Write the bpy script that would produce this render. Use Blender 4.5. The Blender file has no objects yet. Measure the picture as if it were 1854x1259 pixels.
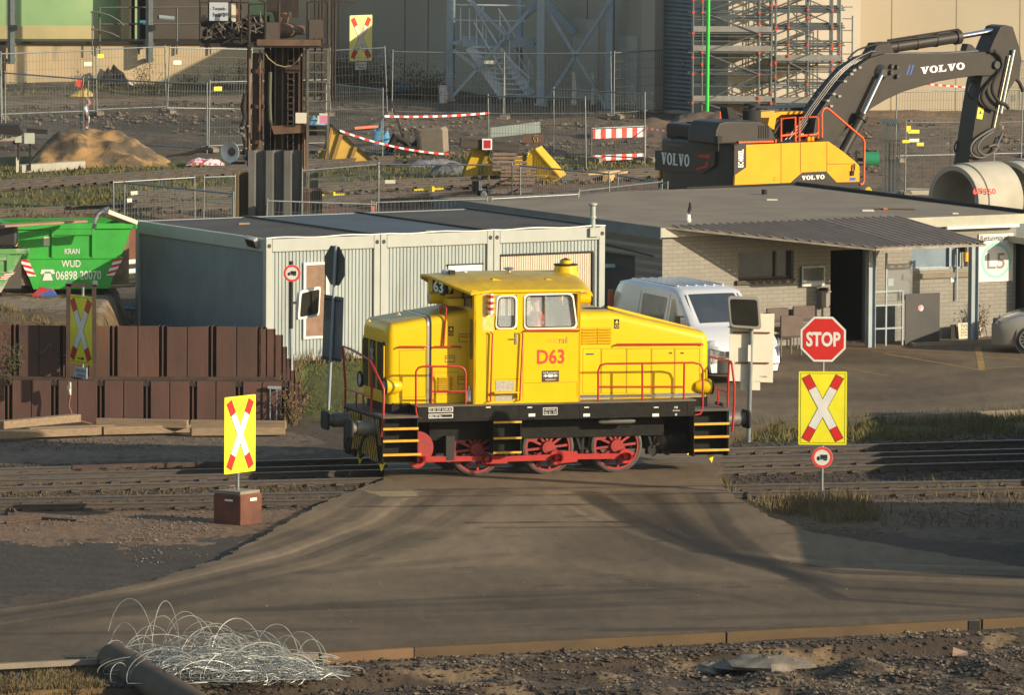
import bpy, math, random
import numpy as np
from mathutils import Vector, Matrix
PI=math.pi; R=math.radians
random.seed(7)
C=bpy.context.scene.collection
# ---------- camera ----------
FPX=18000.0; PITCH=math.atan(1580/18000.0); ROLL=.006; HC=20.46; CX,CY=927.0,629.5
fw=Vector((0,math.cos(PITCH),-math.sin(PITCH))); u0=Vector((0,math.sin(PITCH),math.cos(PITCH))); r0=Vector((1,0,0))
RV=r0*math.cos(ROLL)+u0*math.sin(ROLL); UV=u0*math.cos(ROLL)-r0*math.sin(ROLL)
cd=bpy.data.cameras.new('camera'); cam=bpy.data.objects.new('camera',cd); C.objects.link(cam)
cd.sensor_fit='HORIZONTAL'; cd.sensor_width=36; cd.lens=36*FPX/1854; cd.clip_start=5; cd.clip_end=20000
mw=Matrix((RV,UV,-fw)).transposed().to_4x4(); mw.translation=Vector((0,0,HC)); cam.matrix_world=mw
bpy.context.scene.camera=cam
# ---------- light ----------
SUND=Vector((.846,-.44,.298)).normalized()
EL=math.asin(SUND.z); AZ=math.atan2(SUND.x,SUND.y)
w=bpy.data.worlds.new('World'); bpy.context.scene.world=w; w.use_nodes=True
nt=w.node_tree; bg=nt.nodes['Background']; sk=nt.nodes.new('ShaderNodeTexSky'); sk.sky_type='NISHITA'; sk.sun_disc=False
sk.sun_elevation=EL; sk.sun_rotation=AZ; sk.air_density=1.3; sk.dust_density=1.0
nt.links.new(sk.outputs[0],bg.inputs[0]); bg.inputs[1].default_value=.12
sl=bpy.data.lights.new('sun','SUN'); sl.energy=5; sl.angle=R(.5); sl.color=(1,.84,.62)
so=bpy.data.objects.new('sun',sl); C.objects.link(so); so.rotation_euler=SUND.to_track_quat('Z','Y').to_euler(); so.location=(60,150,60)
vs=bpy.context.scene.view_settings; vs.view_transform='Standard'; vs.look='None'; vs.gamma=1; vs.exposure=.30
# ---------- measuring ----------
def ray(px,py): return (RV*((px-CX)/FPX)+UV*(-(py-CY)/FPX)+fw)
def G(px,py,z=0.0):
    d=ray(px,py); t=(z-HC)/d.z; return Vector((0,0,HC))+d*t
def proj(X,Y,Z):      # numpy: world -> photo pixel
    dx=X; dy=Y; dz=Z-HC
    c=dx*fw.x+dy*fw.y+dz*fw.z
    return CX+FPX*(dx*RV.x+dy*RV.y+dz*RV.z)/c, CY-FPX*(dx*UV.x+dy*UV.y+dz*UV.z)/c
class Fr:             # a local frame: origin + heading; reads off sizes of a thing seen in the photo
    def __init__(s,o,a): s.o=Vector(o); s.a=a; s.u=Vector((math.cos(a),math.sin(a),0)); s.v=Vector((-math.sin(a),math.cos(a),0))
    def loc(s,p): d=p-s.o; return Vector((d.dot(s.u),d.dot(s.v),d.z))
    def h(s,px,py,y):  # on plane local y -> (x,z)
        d=ray(px,py); c=Vector((0,0,HC)); t=(y-(c-s.o).dot(s.v))/d.dot(s.v); q=s.loc(c+d*t); return (q.x,q.z)
    def hx(s,px,py,x): # on plane local x -> (y,z)
        d=ray(px,py); c=Vector((0,0,HC)); t=(x-(c-s.o).dot(s.u))/d.dot(s.u); q=s.loc(c+d*t); return (q.y,q.z)
    def hz(s,px,py,z): q=s.loc(G(px,py,z+s.o.z)); return (q.x,q.y)
    def hs(s,pts,y): return [s.h(a,b,y) for a,b in pts]
# ---------- materials ----------

def M(name,c,c2=None,sc=3,rough=.6,metal=0,bump=0,bs=30,st=(1,1,1),rust=None,coat=0,det=6,emis=None,thr=(.35,.65),alpha=None,attr=None,brick=None,wave=None,spec=None,dust=None):
    m=bpy.data.materials.new(name); m.use_nodes=True; n=m.node_tree; N=n.nodes; Lk=n.links.new
    b=N['Principled BSDF']; b.inputs['Roughness'].default_value=rough; b.inputs['Metallic'].default_value=metal
    if coat: b.inputs['Coat Weight'].default_value=coat; b.inputs['Coat Roughness'].default_value=.12
    if spec is not None: b.inputs['Specular IOR Level'].default_value=spec
    tc=N.new('ShaderNodeTexCoord'); mp=N.new('ShaderNodeMapping'); mp.inputs['Scale'].default_value=st; Lk(tc.outputs['Object'],mp.inputs[0])
    def noise(s,d=det,v=mp.outputs[0],r=.6):
        t=N.new('ShaderNodeTexNoise'); t.inputs['Scale'].default_value=s; t.inputs['Detail'].default_value=d; t.inputs['Roughness'].default_value=r; Lk(v,t.inputs['Vector']); return t.outputs['Fac']
    def rampf(f,a,z):
        t=N.new('ShaderNodeMapRange'); t.inputs[1].default_value=a; t.inputs[2].default_value=z; t.clamp=True; Lk(f,t.inputs[0]); return t.outputs[0]
    def mix(f,a,z,bt='MIX'):
        t=N.new('ShaderNodeMix'); t.data_type='RGBA'; t.blend_type=bt
        if hasattr(f,'links'): Lk(f,t.inputs[0])
        else: t.inputs[0].default_value=f
        for i,q in ((6,a),(7,z)):
            if hasattr(q,'links'): Lk(q,t.inputs[i])
            else: t.inputs[i].default_value=(*q,1)
        return t.outputs[2]
    col=None
    if attr:
        t=N.new('ShaderNodeAttribute'); t.attribute_name=attr; col=t.outputs['Color']
        f=noise(sc); g=rampf(f,.25,.75); s=N.new('ShaderNodeMapRange'); s.inputs[3].default_value,s.inputs[4].default_value=(.78,1.22) if 'asphalt' in name else (.55,1.5); Lk(g,s.inputs[0])
        vm=N.new('ShaderNodeVectorMath'); vm.operation='SCALE'; Lk(col,vm.inputs[0]); Lk(s.outputs[0],vm.inputs['Scale']); col=vm.outputs[0]
    elif brick:
        t=N.new('ShaderNodeTexBrick'); t.inputs['Scale'].default_value=1; t.inputs['Brick Width'].default_value=.29; t.inputs['Row Height'].default_value=.095; t.inputs['Mortar Size'].default_value=.008
        t.inputs['Color1'].default_value=(*c,1); t.inputs['Color2'].default_value=(*c2,1); t.inputs['Mortar'].default_value=(*brick,1)
        rt=N.new('ShaderNodeMapping'); rt.inputs['Rotation'].default_value=(R(90),0,0); Lk(tc.outputs['Object'],rt.inputs[0]); Lk(rt.outputs[0],t.inputs['Vector'])
        col=mix(rampf(noise(1.5),.3,.8),t.outputs['Color'],tuple(q*.72 for q in c))
        bf=t.outputs['Fac']
    elif c2: col=mix(rampf(noise(sc),*thr),c,c2)
    if rust:
        f=rampf(noise(rust[2],8,r=.7),rust[0],rust[0]+rust[3] if len(rust)>3 else rust[0]+.06)
        col=mix(f,col if col is not None else c,rust[1])
    if dust:
        ge=N.new('ShaderNodeNewGeometry'); sx=N.new('ShaderNodeSeparateXYZ'); Lk(ge.outputs['Normal'],sx.inputs[0]); f0=rampf(sx.outputs[2],.55,.95)
        mu=N.new('ShaderNodeMath'); mu.operation='MULTIPLY'; Lk(f0,mu.inputs[0]); g_=N.new('ShaderNodeMapRange'); Lk(noise(2.2),g_.inputs[0]); g_.inputs[1].default_value=.3; g_.inputs[2].default_value=.7; g_.inputs[3].default_value=dust[1]*.5; g_.inputs[4].default_value=dust[1]; Lk(g_.outputs[0],mu.inputs[1])
        col=mix(mu.outputs[0],col if col is not None else c,dust[0])
    if col is None: b.inputs['Base Color'].default_value=(*c,1)
    else: Lk(col,b.inputs['Base Color'])
    if bump:
        bp=N.new('ShaderNodeBump'); bp.inputs['Strength'].default_value=bump; bp.inputs['Distance'].default_value=.03; Lk(noise(bs,4),bp.inputs['Height']); Lk(bp.outputs[0],b.inputs['Normal'])
    if emis: b.inputs['Emission Color'].default_value=(*emis[0],1); b.inputs['Emission Strength'].default_value=emis[1]
    if alpha is not None:
        b.inputs['Alpha'].default_value=alpha
    return m
yel=M('loco_yellow',(.78,.50,.0005),(.70,.44,.0005),2.2,.36,coat=.12,spec=.3,dust=((.20,.15,.035),.75),rust=(.66,(.40,.24,.012),6,.12),bump=.03,bs=3,thr=(.3,.8))
yel2=M('machine_yellow',(.74,.345,.002),(.68,.31,.002),2,.42,spec=.35,rust=(.70,(.35,.2,.06),3,.15))
sigy=M('sign_yellow',(.85,.78,.02),(.76,.70,.02),3,.5,rust=(.72,(.55,.50,.08),4,.2))
sigp=M('sign_pale_yellow',(.86,.76,.25),None,3,.5)
sigr=M('sign_red',(.62,.02,.015),(.54,.02,.015),3,.45)
white=M('white_paint',(.74,.74,.70),(.66,.65,.60),4,.5)
cream=M('cream_board',(.72,.68,.56),(.64,.60,.48),1.5,.6,rust=(.72,(.3,.27,.2),4,.15))
blk=M('black_paint',(.009,.009,.008),(.018,.016,.013),5,.6,spec=.15,rust=(.66,(.03,.024,.016),4,.2),bump=.05)
tarb=M('dull_black',(.02,.019,.018),None,3,.85)
dkg=M('dark_grey_paint',(.038,.034,.029),(.030,.027,.024),2,.45,spec=.3,rust=(.68,(.09,.075,.055),3,.15))
dkg2=M('counterweight_grey',(.038,.037,.035),(.03,.03,.029),2,.45)
redl=M('rail_red',(.44,.022,.016),(.36,.02,.015),6,.4)
redw=M('wheel_red',(.33,.022,.020),(.28,.025,.02),7,.5,rust=(.56,(.05,.02,.015),6,.25))
orr=M('guard_orange',(.80,.10,.02),None,3,.4)
steel=M('galvanised',(.25,.28,.28),(.20,.22,.22),6,.42,.55)
steelb=M('blue_grey_steel',(.30,.36,.40),(.24,.29,.32),2,.5,rust=(.68,(.12,.08,.05),5,.1))
chrome=M('chrome',(.75,.75,.78),None,3,.12,1)
tyre_s=M('wheel_steel',(.10,.09,.08),(.06,.055,.05),8,.45,.5)
alum=M('aluminium_band',(.6,.6,.6),None,3,.25,.9)
rustm=M('rusty_steel',(.085,.05,.035),(.05,.033,.026),4,.85,.1,bump=.25,bs=25,rust=(.62,(.20,.085,.035),3,.15))
rustd=M('dark_rusty_steel',(.05,.036,.028),(.028,.023,.02),3,.85,.1,bump=.2,rust=(.66,(.14,.06,.03),4,.12))
pile=M('sheet_pile',(.13,.062,.046),(.070,.042,.035),.9,.85,.05,bump=.2,bs=12,st=(1,1,.35),rust=(.63,(.17,.11,.05),1.3,.2))
pileg=M('grey_sheet_pile',(.17,.17,.16),(.10,.098,.09),1.5,.6,.3,bump=.12,st=(1,1,.3),rust=(.68,(.16,.09,.05),2,.2))
pileo=M('ochre_sheet_pile',(.13,.095,.045),(.08,.06,.035),1.5,.75,.2,bump=.12,st=(1,1,.3))
railm=M('rail_steel',(.075,.058,.045),(.05,.04,.033),6,.6,.3,rust=(.6,(.10,.055,.03),8,.2))
railt=M('worn_rail_head',(.22,.20,.19),(.14,.12,.11),4,.35,.8)
wood=M('weathered_timber',(.30,.21,.125),(.20,.145,.09),3,.85,bump=.2,st=(.3,6,6))
wood2=M('fresh_timber',(.58,.38,.17),(.45,.29,.13),3,.8,bump=.1,st=(.3,6,6))
woodd=M('dark_timber',(.045,.038,.032),(.085,.07,.055),3,.9,bump=.2,st=(.5,4,4))
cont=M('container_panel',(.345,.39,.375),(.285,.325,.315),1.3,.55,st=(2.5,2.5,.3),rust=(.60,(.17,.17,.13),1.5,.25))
contf=M('container_frame',(.38,.41,.38),(.34,.36,.33),2,.55,rust=(.66,(.22,.21,.17),2.5,.2))
roofd=M('container_roof',(.045,.04,.035),(.075,.065,.055),.9,.75,rust=(.64,(.10,.095,.06),2,.2))
roofl=M('wet_roof',(.07,.09,.11),(.05,.06,.07),.7,.55,spec=.3,rust=(.66,(.10,.11,.12),1.2,.2))
felt=M('roof_felt',(.25,.205,.145),(.19,.155,.11),.8,.8,bump=.15,bs=4,rust=(.7,(.075,.06,.05),.9,.15))
canm=M('canopy_sheet',(.21,.175,.145),(.17,.14,.115),2,.6,rust=(.7,(.22,.12,.07),3,.1))
fasc=M('fascia_grey',(.15,.18,.185),(.12,.14,.15),2,.6)
fascl=M('fascia_cream',(.42,.41,.32),(.34,.33,.26),2,.6,rust=(.66,(.22,.21,.16),2,.2))
brick=M('painted_brick',(.30,.285,.245),(.25,.235,.20),rough=.85,brick=(.15,.135,.11))
dkint=M('dark_interior',(.012,.012,.012),None,3,.9)
glassd=M('dark_glass',(.02,.025,.03),(.05,.06,.065),1.5,.06,coat=1)
contb=M('container_shade_side_panel',(.22,.27,.29),(.19,.235,.255),1.3,.55,rust=(.72,(.17,.18,.16),1.8,.2))  # bluer, darker copy of the front panel: shade put into the colour
glassb=M('bright_cab_glass',(.45,.50,.52),(.22,.27,.30),3,.1,st=(4,4,1),coat=1)
vanp=M('silver_van_paint',(.64,.66,.68),None,3,.3,.1,coat=.6)
carp=M('grey_car_paint',(.30,.285,.255),None,3,.25,.2,coat=.8)
plast=M('black_plastic',(.03,.03,.032),None,3,.55)
rub=M('tyre_rubber',(.022,.021,.02),None,3,.8)
alloy=M('alloy',(.45,.45,.45),None,3,.3,.8)
lampg=M('lamp_glass',(.65,.68,.70),(.35,.38,.42),20,.1,coat=1)
conc=M('concrete',(.33,.29,.22),(.24,.21,.16),.5,.9,bump=.1,bs=8,rust=(.66,(.17,.145,.11),.8,.2))
concw=M('retaining_concrete',(.62,.48,.29),(.46,.35,.21),.6,.9,bump=.15,bs=4,st=(1,1,.25),rust=(.60,(.13,.105,.07),.9,.25))
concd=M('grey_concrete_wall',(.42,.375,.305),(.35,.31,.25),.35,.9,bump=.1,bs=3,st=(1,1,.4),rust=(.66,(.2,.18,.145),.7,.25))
concp=M('pipe_concrete',(.42,.40,.33),(.35,.33,.27),1.5,.85,bump=.08,rust=(.7,(.22,.20,.16),2,.2))
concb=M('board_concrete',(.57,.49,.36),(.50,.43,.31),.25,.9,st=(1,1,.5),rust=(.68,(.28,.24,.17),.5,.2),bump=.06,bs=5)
sand=M('sand',(.36,.215,.085),(.11,.082,.052),1.3,.95,bump=.8,bs=7,thr=(.44,.56))
green=M('skip_green',(.035,.40,.045),(.03,.30,.04),2,.45,rust=(.70,(.35,.28,.16),4,.05))
greenw=M('worn_skip_green',(.10,.30,.09),(.40,.40,.33),1.6,.6,thr=(.45,.56))
tankg=M('tank_green',(.22,.38,.17),(.33,.46,.22),.35,.7,rust=(.66,(.36,.42,.2),.3,.3))
tankb=M('tank_beige',(.42,.38,.22),(.36,.32,.18),.5,.8)
gpole=M('green_pole',(.03,.52,.06),None,3,.4)
oy=M('old_yellow',(.62,.40,.07),(.50,.31,.06),2.5,.7,rust=(.62,(.20,.10,.04),3,.14),bump=.1)
by=M('bufferstop_yellow',(.75,.47,.012),(.65,.38,.012),3,.5,rust=(.72,(.30,.13,.03),3,.08))
blue=M('blue_sheet',(.05,.25,.42),(.04,.18,.32),5,.5,bump=.3,bs=8)
cyan=M('cyan_rack',(.04,.36,.50),None,3,.5)
orange=M('hi_vis_orange',(.85,.16,.04),(.75,.12,.03),6,.8)
skin=M('skin',(.55,.32,.22),None,3,.6)
cloth=M('dark_cloth',(.03,.035,.05),None,3,.9)
tx_w=M('lettering_white',(.8,.8,.78),None,3,.5)
tx_k=M('lettering_black',(.015,.015,.015),None,3,.6)
tx_r=M('lettering_red',(.68,.04,.02),None,3,.5)
tx_b=M('lettering_blue',(.03,.09,.35),None,3,.5)
tx_g=M('lettering_grey',(.13,.12,.10),None,3,.6)
teal=M('teal_ring',(.28,.62,.50),(.25,.58,.48),2,.5)
pink=M('pink_notice',(.62,.25,.38),None,3,.6)
signg=M('sign_back',(.06,.075,.08),(.045,.055,.06),3,.6,.3)
signb=M('sign_back_blue',(.14,.17,.21),(.11,.135,.17),2,.5,.3)
mirr=M('mirror_glass',(.07,.065,.05),(.04,.04,.035),2,.08,.6)
wire=M('wire',(.42,.44,.42),(.26,.27,.26),8,.5,.4)
stone=M('loose_stone',(.20,.16,.115),(.09,.07,.05),3,.9)
stoned=M('ballast_stone',(.075,.056,.040),(.04,.031,.024),3,.9)
grassm=M('grass_blades',(.085,.095,.025),(.16,.12,.045),1.2,.9)
ivym=M('dry_growth',(.05,.045,.025),(.13,.09,.045),1.5,.9)
lip=M('load_edge_beam',(.090,.055,.022),(.055,.035,.016),.8,.85,bump=.1,st=(.5,2,2),rust=(.66,(.06,.035,.02),1.2,.15))
kerbc=M('worn_kerb',(.25,.21,.16),(.18,.15,.11),2,.85)
# ---------- mesh builder ----------
_tx={}
def txt(s,bold=.0):
    if (s,bold) not in _tx:
        cu=bpy.data.curves.new('t','FONT'); cu.body=s; cu.offset=bold; cu.resolution_u=3
        ob=bpy.data.objects.new('t',cu); C.objects.link(ob); dg=bpy.context.evaluated_depsgraph_get()
        me=bpy.data.meshes.new_from_object(ob.evaluated_get(dg))
        V=np.array([v.co[:2] for v in me.vertices]); Fc=[tuple(p.vertices) for p in me.polygons]
        bpy.data.objects.remove(ob); bpy.data.curves.remove(cu); bpy.data.meshes.remove(me)
        V-=V.min(0); _tx[(s,bold)]=(V,Fc)
    return _tx[(s,bold)]
class MB:
    def __init__(s): s.v=[]; s.f=[]; s.m=[]; s.mi=0
    def add(s,V,Fs):
        o=len(s.v); s.v+= [tuple(q) for q in V]
        for f in Fs: s.f.append(tuple(i+o for i in f)); s.m.append(s.mi)
        return s
    def box(s,x0,x1,y0,y1,z0,z1):
        if x0>x1:x0,x1=x1,x0
        if y0>y1:y0,y1=y1,y0
        if z0>z1:z0,z1=z1,z0
        V=[(x,y,z) for z in (z0,z1) for y in (y0,y1) for x in (x0,x1)]
        return s.add(V,[(0,2,3,1),(4,5,7,6),(0,1,5,4),(2,6,7,3),(0,4,6,2),(1,3,7,5)])
    def bar(s,p,q,w=.05,h=None,up=(0,0,1)):
        h=h or w; p=Vector(p); q=Vector(q); d=(q-p)
        if d.length<1e-6: return s
        d.normalize(); up=Vector(up)
        if abs(d.dot(up))>.98: up=Vector((0,1,0)) if abs(d.y)<.9 else Vector((1,0,0))
        a=d.cross(up).normalized(); b=a.cross(d)
        V=[r+a*(i*w/2)+b*(j*h/2) for r in (p,q) for i,j in ((-1,-1),(1,-1),(1,1),(-1,1))]
        return s.add(V,[(0,1,2,3),(7,6,5,4),(0,4,5,1),(1,5,6,2),(2,6,7,3),(3,7,4,0)])
    def tube(s,P,r=.02,n=6,closed=False,cap=True):
        P=[Vector(p) for p in P]; k=len(P); rr=r if hasattr(r,'__len__') else [r]*k
        V=[];a=None
        for i,p in enumerate(P):
            if closed: d=P[(i+1)%k]-P[i-1]
            else: d=P[min(i+1,k-1)]-P[max(i-1,0)]
            d.normalize()
            if a is None:
                a=d.orthogonal().normalized()
            else:
                a=(a-d*a.dot(d)); a=a.normalized() if a.length>1e-6 else d.orthogonal().normalized()
            b=d.cross(a)
            for j in range(n):
                t=2*PI*j/n; V.append(p+(a*math.cos(t)+b*math.sin(t))*rr[i])
        F=[]
        for i in range(k if closed else k-1):
            for j in range(n):
                A=i*n+j;B=i*n+(j+1)%n;i2=(i+1)%k;F.append((A,B,i2*n+(j+1)%n,i2*n+j))
        if cap and not closed: F.append(tuple(range(n))[::-1]); F.append(tuple((k-1)*n+j for j in range(n)))
        return s.add(V,F)
    def cyl(s,p,q,r,n=20,r2=None): return s.tube([p,q],[r,r2 if r2 is not None else r],n)
    def prism(s,P,y0,y1,ax='y'):   # P: list of (a,b) outline; extruded along ax
        f={'y':lambda a,b,t:(a,t,b),'x':lambda a,b,t:(t,a,b),'z':lambda a,b,t:(a,b,t)}[ax]
        n=len(P); V=[f(a,b,y0) for a,b in P]+[f(a,b,y1) for a,b in P]
        return s.add(V,[tuple(range(n)),tuple(range(2*n-1,n-1,-1))]+[(i,n+i,n+(i+1)%n,(i+1)%n) for i in range(n)])
    def lathe(s,P,c=(0,0,0),ax='z',n=24):  # P: (r,h)
        k=len(P);V=[]
        for j in range(n):
            t=2*PI*j/n;cs,sn=math.cos(t),math.sin(t)
            for r,h in P:
                q={'z':(r*cs,r*sn,h),'y':(r*cs,h,r*sn),'x':(h,r*cs,r*sn)}[ax]; V.append((q[0]+c[0],q[1]+c[1],q[2]+c[2]))
        F=[]
        for j in range(n):
            for i in range(k-1):
                A=j*k+i;B=((j+1)%n)*k+i;F.append((A,B,B+1,A+1))
        return s.add(V,F)
    def text(s,t,o,w,h,ux=(1,0,0),uy=(0,0,1),bold=.0):
        V,Fc=txt(t,bold); W,H=V.max(0); o=Vector(o);ux=Vector(ux);uy=Vector(uy)
        if w is None: w=h*W/H
        return s.add([o+ux*(x*w/W)+uy*(y*h/H) for x,y in V],Fc)
    def grid(s,F,nu,nv,closeu=False):
        V=[F(i/(nu if closeu else nu-1),j/(nv-1)) for i in range(nu) for j in range(nv)]
        Q=[]
        for i in range(nu if closeu else nu-1):
            for j in range(nv-1):
                a=i*nv+j;b=((i+1)%nu)*nv+j;Q.append((a,b,b+1,a+1))
        return s.add(V,Q)
    def build(s,name,mats,parent=None,bev=0,smooth=None,kind=None,label=None,solid=0,fix=True):
        me=bpy.data.meshes.new(name); me.from_pydata(s.v,[],s.f); me.update()
        if not isinstance(mats,(list,tuple)): mats=[mats]
        for q in mats: me.materials.append(q)
        me.polygons.foreach_set('material_index',s.m)
        if fix:
            import bmesh
            bm=bmesh.new(); bm.from_mesh(me); bmesh.ops.recalc_face_normals(bm,faces=bm.faces); bm.to_mesh(me); bm.free()
        if smooth is not None:
            me.polygons.foreach_set('use_smooth',[True]*len(me.polygons)); me.set_sharp_from_angle(angle=R(smooth))
        o=bpy.data.objects.new(name,me); C.objects.link(o)
        if parent: o.parent=parent
        if solid: d=o.modifiers.new('s','SOLIDIFY'); d.thickness=solid; d.offset=0
        if bev:
            d=o.modifiers.new('b','BEVEL'); d.width=bev; d.segments=3 if bev>.03 else 2; d.limit_method='ANGLE'; d.angle_limit=R(35)
            if smooth is None: me.polygons.foreach_set('use_smooth',[True]*len(me.polygons)); me.set_sharp_from_angle(angle=R(180)); d.harden_normals=True
        if kind: o['kind']=kind
        if label: o['label']=label
        return o
def tag(o,label,cat,group=None):
    o['label']=label; o['category']=cat
    if group: o['group']=group
    return o
def thing(name,label,cat,loc=(0,0,0),a=0,group=None):
    o=bpy.data.objects.new(name,None); C.objects.link(o); o.empty_display_size=.3
    if isinstance(loc,Fr): o.location=loc.o; o.rotation_euler=(0,0,loc.a)
    else: o.location=loc; o.rotation_euler=(0,0,a)
    return tag(o,label,cat,group)
def solo(mb,name,mats,label,cat,fr=None,group=None,**k):
    o=mb.build(name,mats,**k)
    if fr is not None: o.location=fr.o; o.rotation_euler=(0,0,fr.a)
    return tag(o,label,cat,group)
def dup(root,loc,a,label,group=None):
    r=root.copy(); C.objects.link(r); r.location=loc; r.rotation_euler=(0,0,a); r['label']=label
    if group: r['group']=group
    for ch in root.children:
        c=ch.copy(); C.objects.link(c); c.parent=r
        for g in ch.children: d=g.copy(); C.objects.link(d); d.parent=c
    return r
def inp(P,X,Y):  # points in polygon
    c=np.zeros(X.shape,bool); n=len(P)
    for i in range(n):
        x0,y0=P[i];x1,y1=P[(i+1)%n]
        if y0==y1: continue
        c^=((y0>Y)!=(y1>Y))&(X<(x1-x0)*(Y-y0)/(y1-y0)+x0)
    return c
def vnoise(X,Y,s,seed=0):   # smooth value noise
    rs=np.random.RandomState(seed); T=rs.rand(256,256); x=X*s;y=Y*s; xi=np.floor(x).astype(int); yi=np.floor(y).astype(int); fx=x-xi; fy=y-yi
    fx=fx*fx*(3-2*fx); fy=fy*fy*(3-2*fy); g=lambda a,b:T[a%256,b%256]
    return (g(xi,yi)*(1-fx)+g(xi+1,yi)*fx)*(1-fy)+(g(xi,yi+1)*(1-fx)+g(xi+1,yi+1)*fx)*fy
def sm(x,a,b):
    t=np.clip((x-a)/(b-a),0,1); return t*t*(3-2*t)
# ================= GROUND =================
YW=G(250,765,-.15).y                       # foot of the lower sheet pile wall
X480=G(480,600,1.9).x; YS0=YW+1.3
CF=Fr(G(481,657,.6),R(30))                 # containers: front left bottom corner, heading along the front
def hgt(X,Y):
    X=np.asarray(X,float); Y=np.asarray(Y,float)
    z=np.full(X.shape,-.15)
    yr=np.interp(X,[-15,-4,3,14],[230,232,240,247])
    rear=sm(Y,yr,yr+4)
    z=z*(1-rear)+1.0*rear
    # grass slope up to the containers
    g=sm(Y,YW+1,CF.o.y+.2)*(1-sm(X,G(640,700).x,G(760,700).x))*(1-rear)
    z=z+g*.72
    # left terrace
    xe=np.where(Y<CF.o.y,X480+(Y-YS0)*.2,CF.o.x-(Y-CF.o.y)*.577)
    L=(X<xe)&(Y>YS0+.75)
    t0_=sm(X,G(195,560,1.5).x,G(250,560,1.5).x); tz=(1.85-.85*sm(Y,220,275))*(1-t0_)+(.55+.45*rear)*t0_
    z=np.where(L,tz,z)
    led=(X<X480+.3)&(Y>YW+.75)&(Y<=YS0+.75)
    z=np.where(led,.74,z)
    # foreground rubble bed lies lower than the road edge beam
    px,py=proj(X,Y,np.zeros_like(X))
    low=sm(py+(px-1200)*.058,1167,1176)
    z=z-low*.25+low*(vnoise(X,Y,1.3,5)-.5)*.35
    # small relief
    rough=np.where(Y>238,1.,.25)
    z=z+rough*((vnoise(X,Y,.35,1)-.5)*.22+(vnoise(X,Y,1.7,2)-.5)*.10)
    bank=np.exp(-((Y-(325+3*np.sin(X*.3)))/5.)**2)*.9*(vnoise(X,Y,.25,9)*.8+.2)
    z=z+bank*(Y>300)
    return z
def hz(x,y): return float(hgt(np.array([x]),np.array([y]))[0])
def GG(px,py):                              # photo pixel -> point on the terrain
    z=0.
    for _ in range(12): p=G(px,py,z); z=.5*z+.5*hz(p.x,p.y)
    p.z=hz(p.x,p.y); return p
ROAD=[(-150,1118),(0,1103),(100,1090),(280,1050),(400,1010),(480,968),(545,930),(590,905),(640,888),(690,868),(700,800),(660,740),(640,690),(700,655),(1100,630),(1200,628),(1500,612),(1990,600),(1990,738),(1854,743),(1600,752),(1415,762),(1330,790),(1300,840),(1310,876),(1345,907),(1400,938),(1480,965),(1600,985),(1750,1010),(2000,1050),(2000,1108),(1854,1116),(1310,1143),(740,1170),(580,1180),(180,1192),(-150,1205)]
nr=640; ks=np.linspace(1/158.,1/520.,nr); Ys=1/ks; nc=460; Ts=np.linspace(-.088,.088,nc)
X=(Ys[:,None]*Ts[None,:]); Y=np.repeat(Ys[:,None],nc,1); Z=hgt(X,Y)
PX,PY=proj(X,Y,Z)
j1=(vnoise(X,Y,1.1,11)-.5); j2=(vnoise(X,Y,4,12)-.5); j3=(vnoise(X*1.0,Y*.3,7,14)-.5); JX=PX+j1*60+j2*24; JY=PY+j1*18+j2*10+j3*8
col=np.zeros(X.shape+(3,)); 
nz=vnoise(X,Y,.5,3)*.6+vnoise(X,Y,2.2,4)*.4
def lay(mask,c,c2=None):
    c=np.array(c); c2=np.array(c2 if c2 else c); t=nz[...,None]
    col[mask]=(c*(1-t)+c2*t)[mask] if c.ndim==1 else c[mask]
lay(np.ones(X.shape,bool),(.055,.042,.031),(.085,.063,.045))
rear=(Y>236); lay(rear,(.085,.072,.058),(.15,.125,.10))
def P(pts,c,c2=None,extra=None):
    m=inp(pts,JX,JY)
    if extra is not None: m&=extra
    lay(m,c,c2)
# foreground left: reddish gravel, then dark dirt
P([(-400,925),(300,915),(640,905),(520,950),(420,978),(250,990),(-400,1005)],(.16,.105,.070),(.22,.155,.105))
P([(-400,985),(60,985),(250,985),(420,978),(530,945),(480,1000),(300,1060),(-400,1110)],(.028,.023,.019),(.045,.037,.030))
P([(-400,905),(500,895),(690,880),(640,905),(500,920),(-400,925)],(.085,.08,.032),(.15,.10,.05))
P([(-400,780),(520,780),(600,800),(450,835),(-400,845)],(.10,.082,.066),(.21,.175,.14))
P([(530,640),(760,640),(760,750),(530,760)],(.075,.10,.02),(.10,.12,.03))
# right of the crossing
P([(1310,770),(1420,764),(1990,745),(1990,800),(1330,805)],(.07,.072,.02),(.12,.10,.04))
P([(1310,880),(1990,860),(1990,900),(1340,905)],(.08,.07,.028),(.11,.085,.045))
P([(1340,905),(1500,915),(1590,935),(1600,960),(1400,945)],(.085,.08,.025),(.14,.105,.05))
P([(1560,905),(1990,890),(1990,975),(1700,985),(1590,960)],(.10,.08,.06),(.17,.135,.10))
# foreground rubble
fr=(PY+(PX-1200)*.058)>1168; lay(fr,(.035,.029,.024),(.075,.060,.046)); 
m=fr&(vnoise(X,Y,1.6,21)>.62); lay(m,(.16,.13,.09),(.22,.18,.13))
P([(-400,1195),(190,1190),(200,1300),(-400,1300)],(.14,.095,.04),(.20,.14,.06),fr)
# terrace
P([(-400,395),(700,395),(700,600),(-400,600)],(.11,.088,.045),(.16,.125,.07),Y<232)
P([(-400,536),(260,536),(260,560),(-400,556)],(.22,.205,.18),(.28,.26,.23),Y<232)
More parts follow.
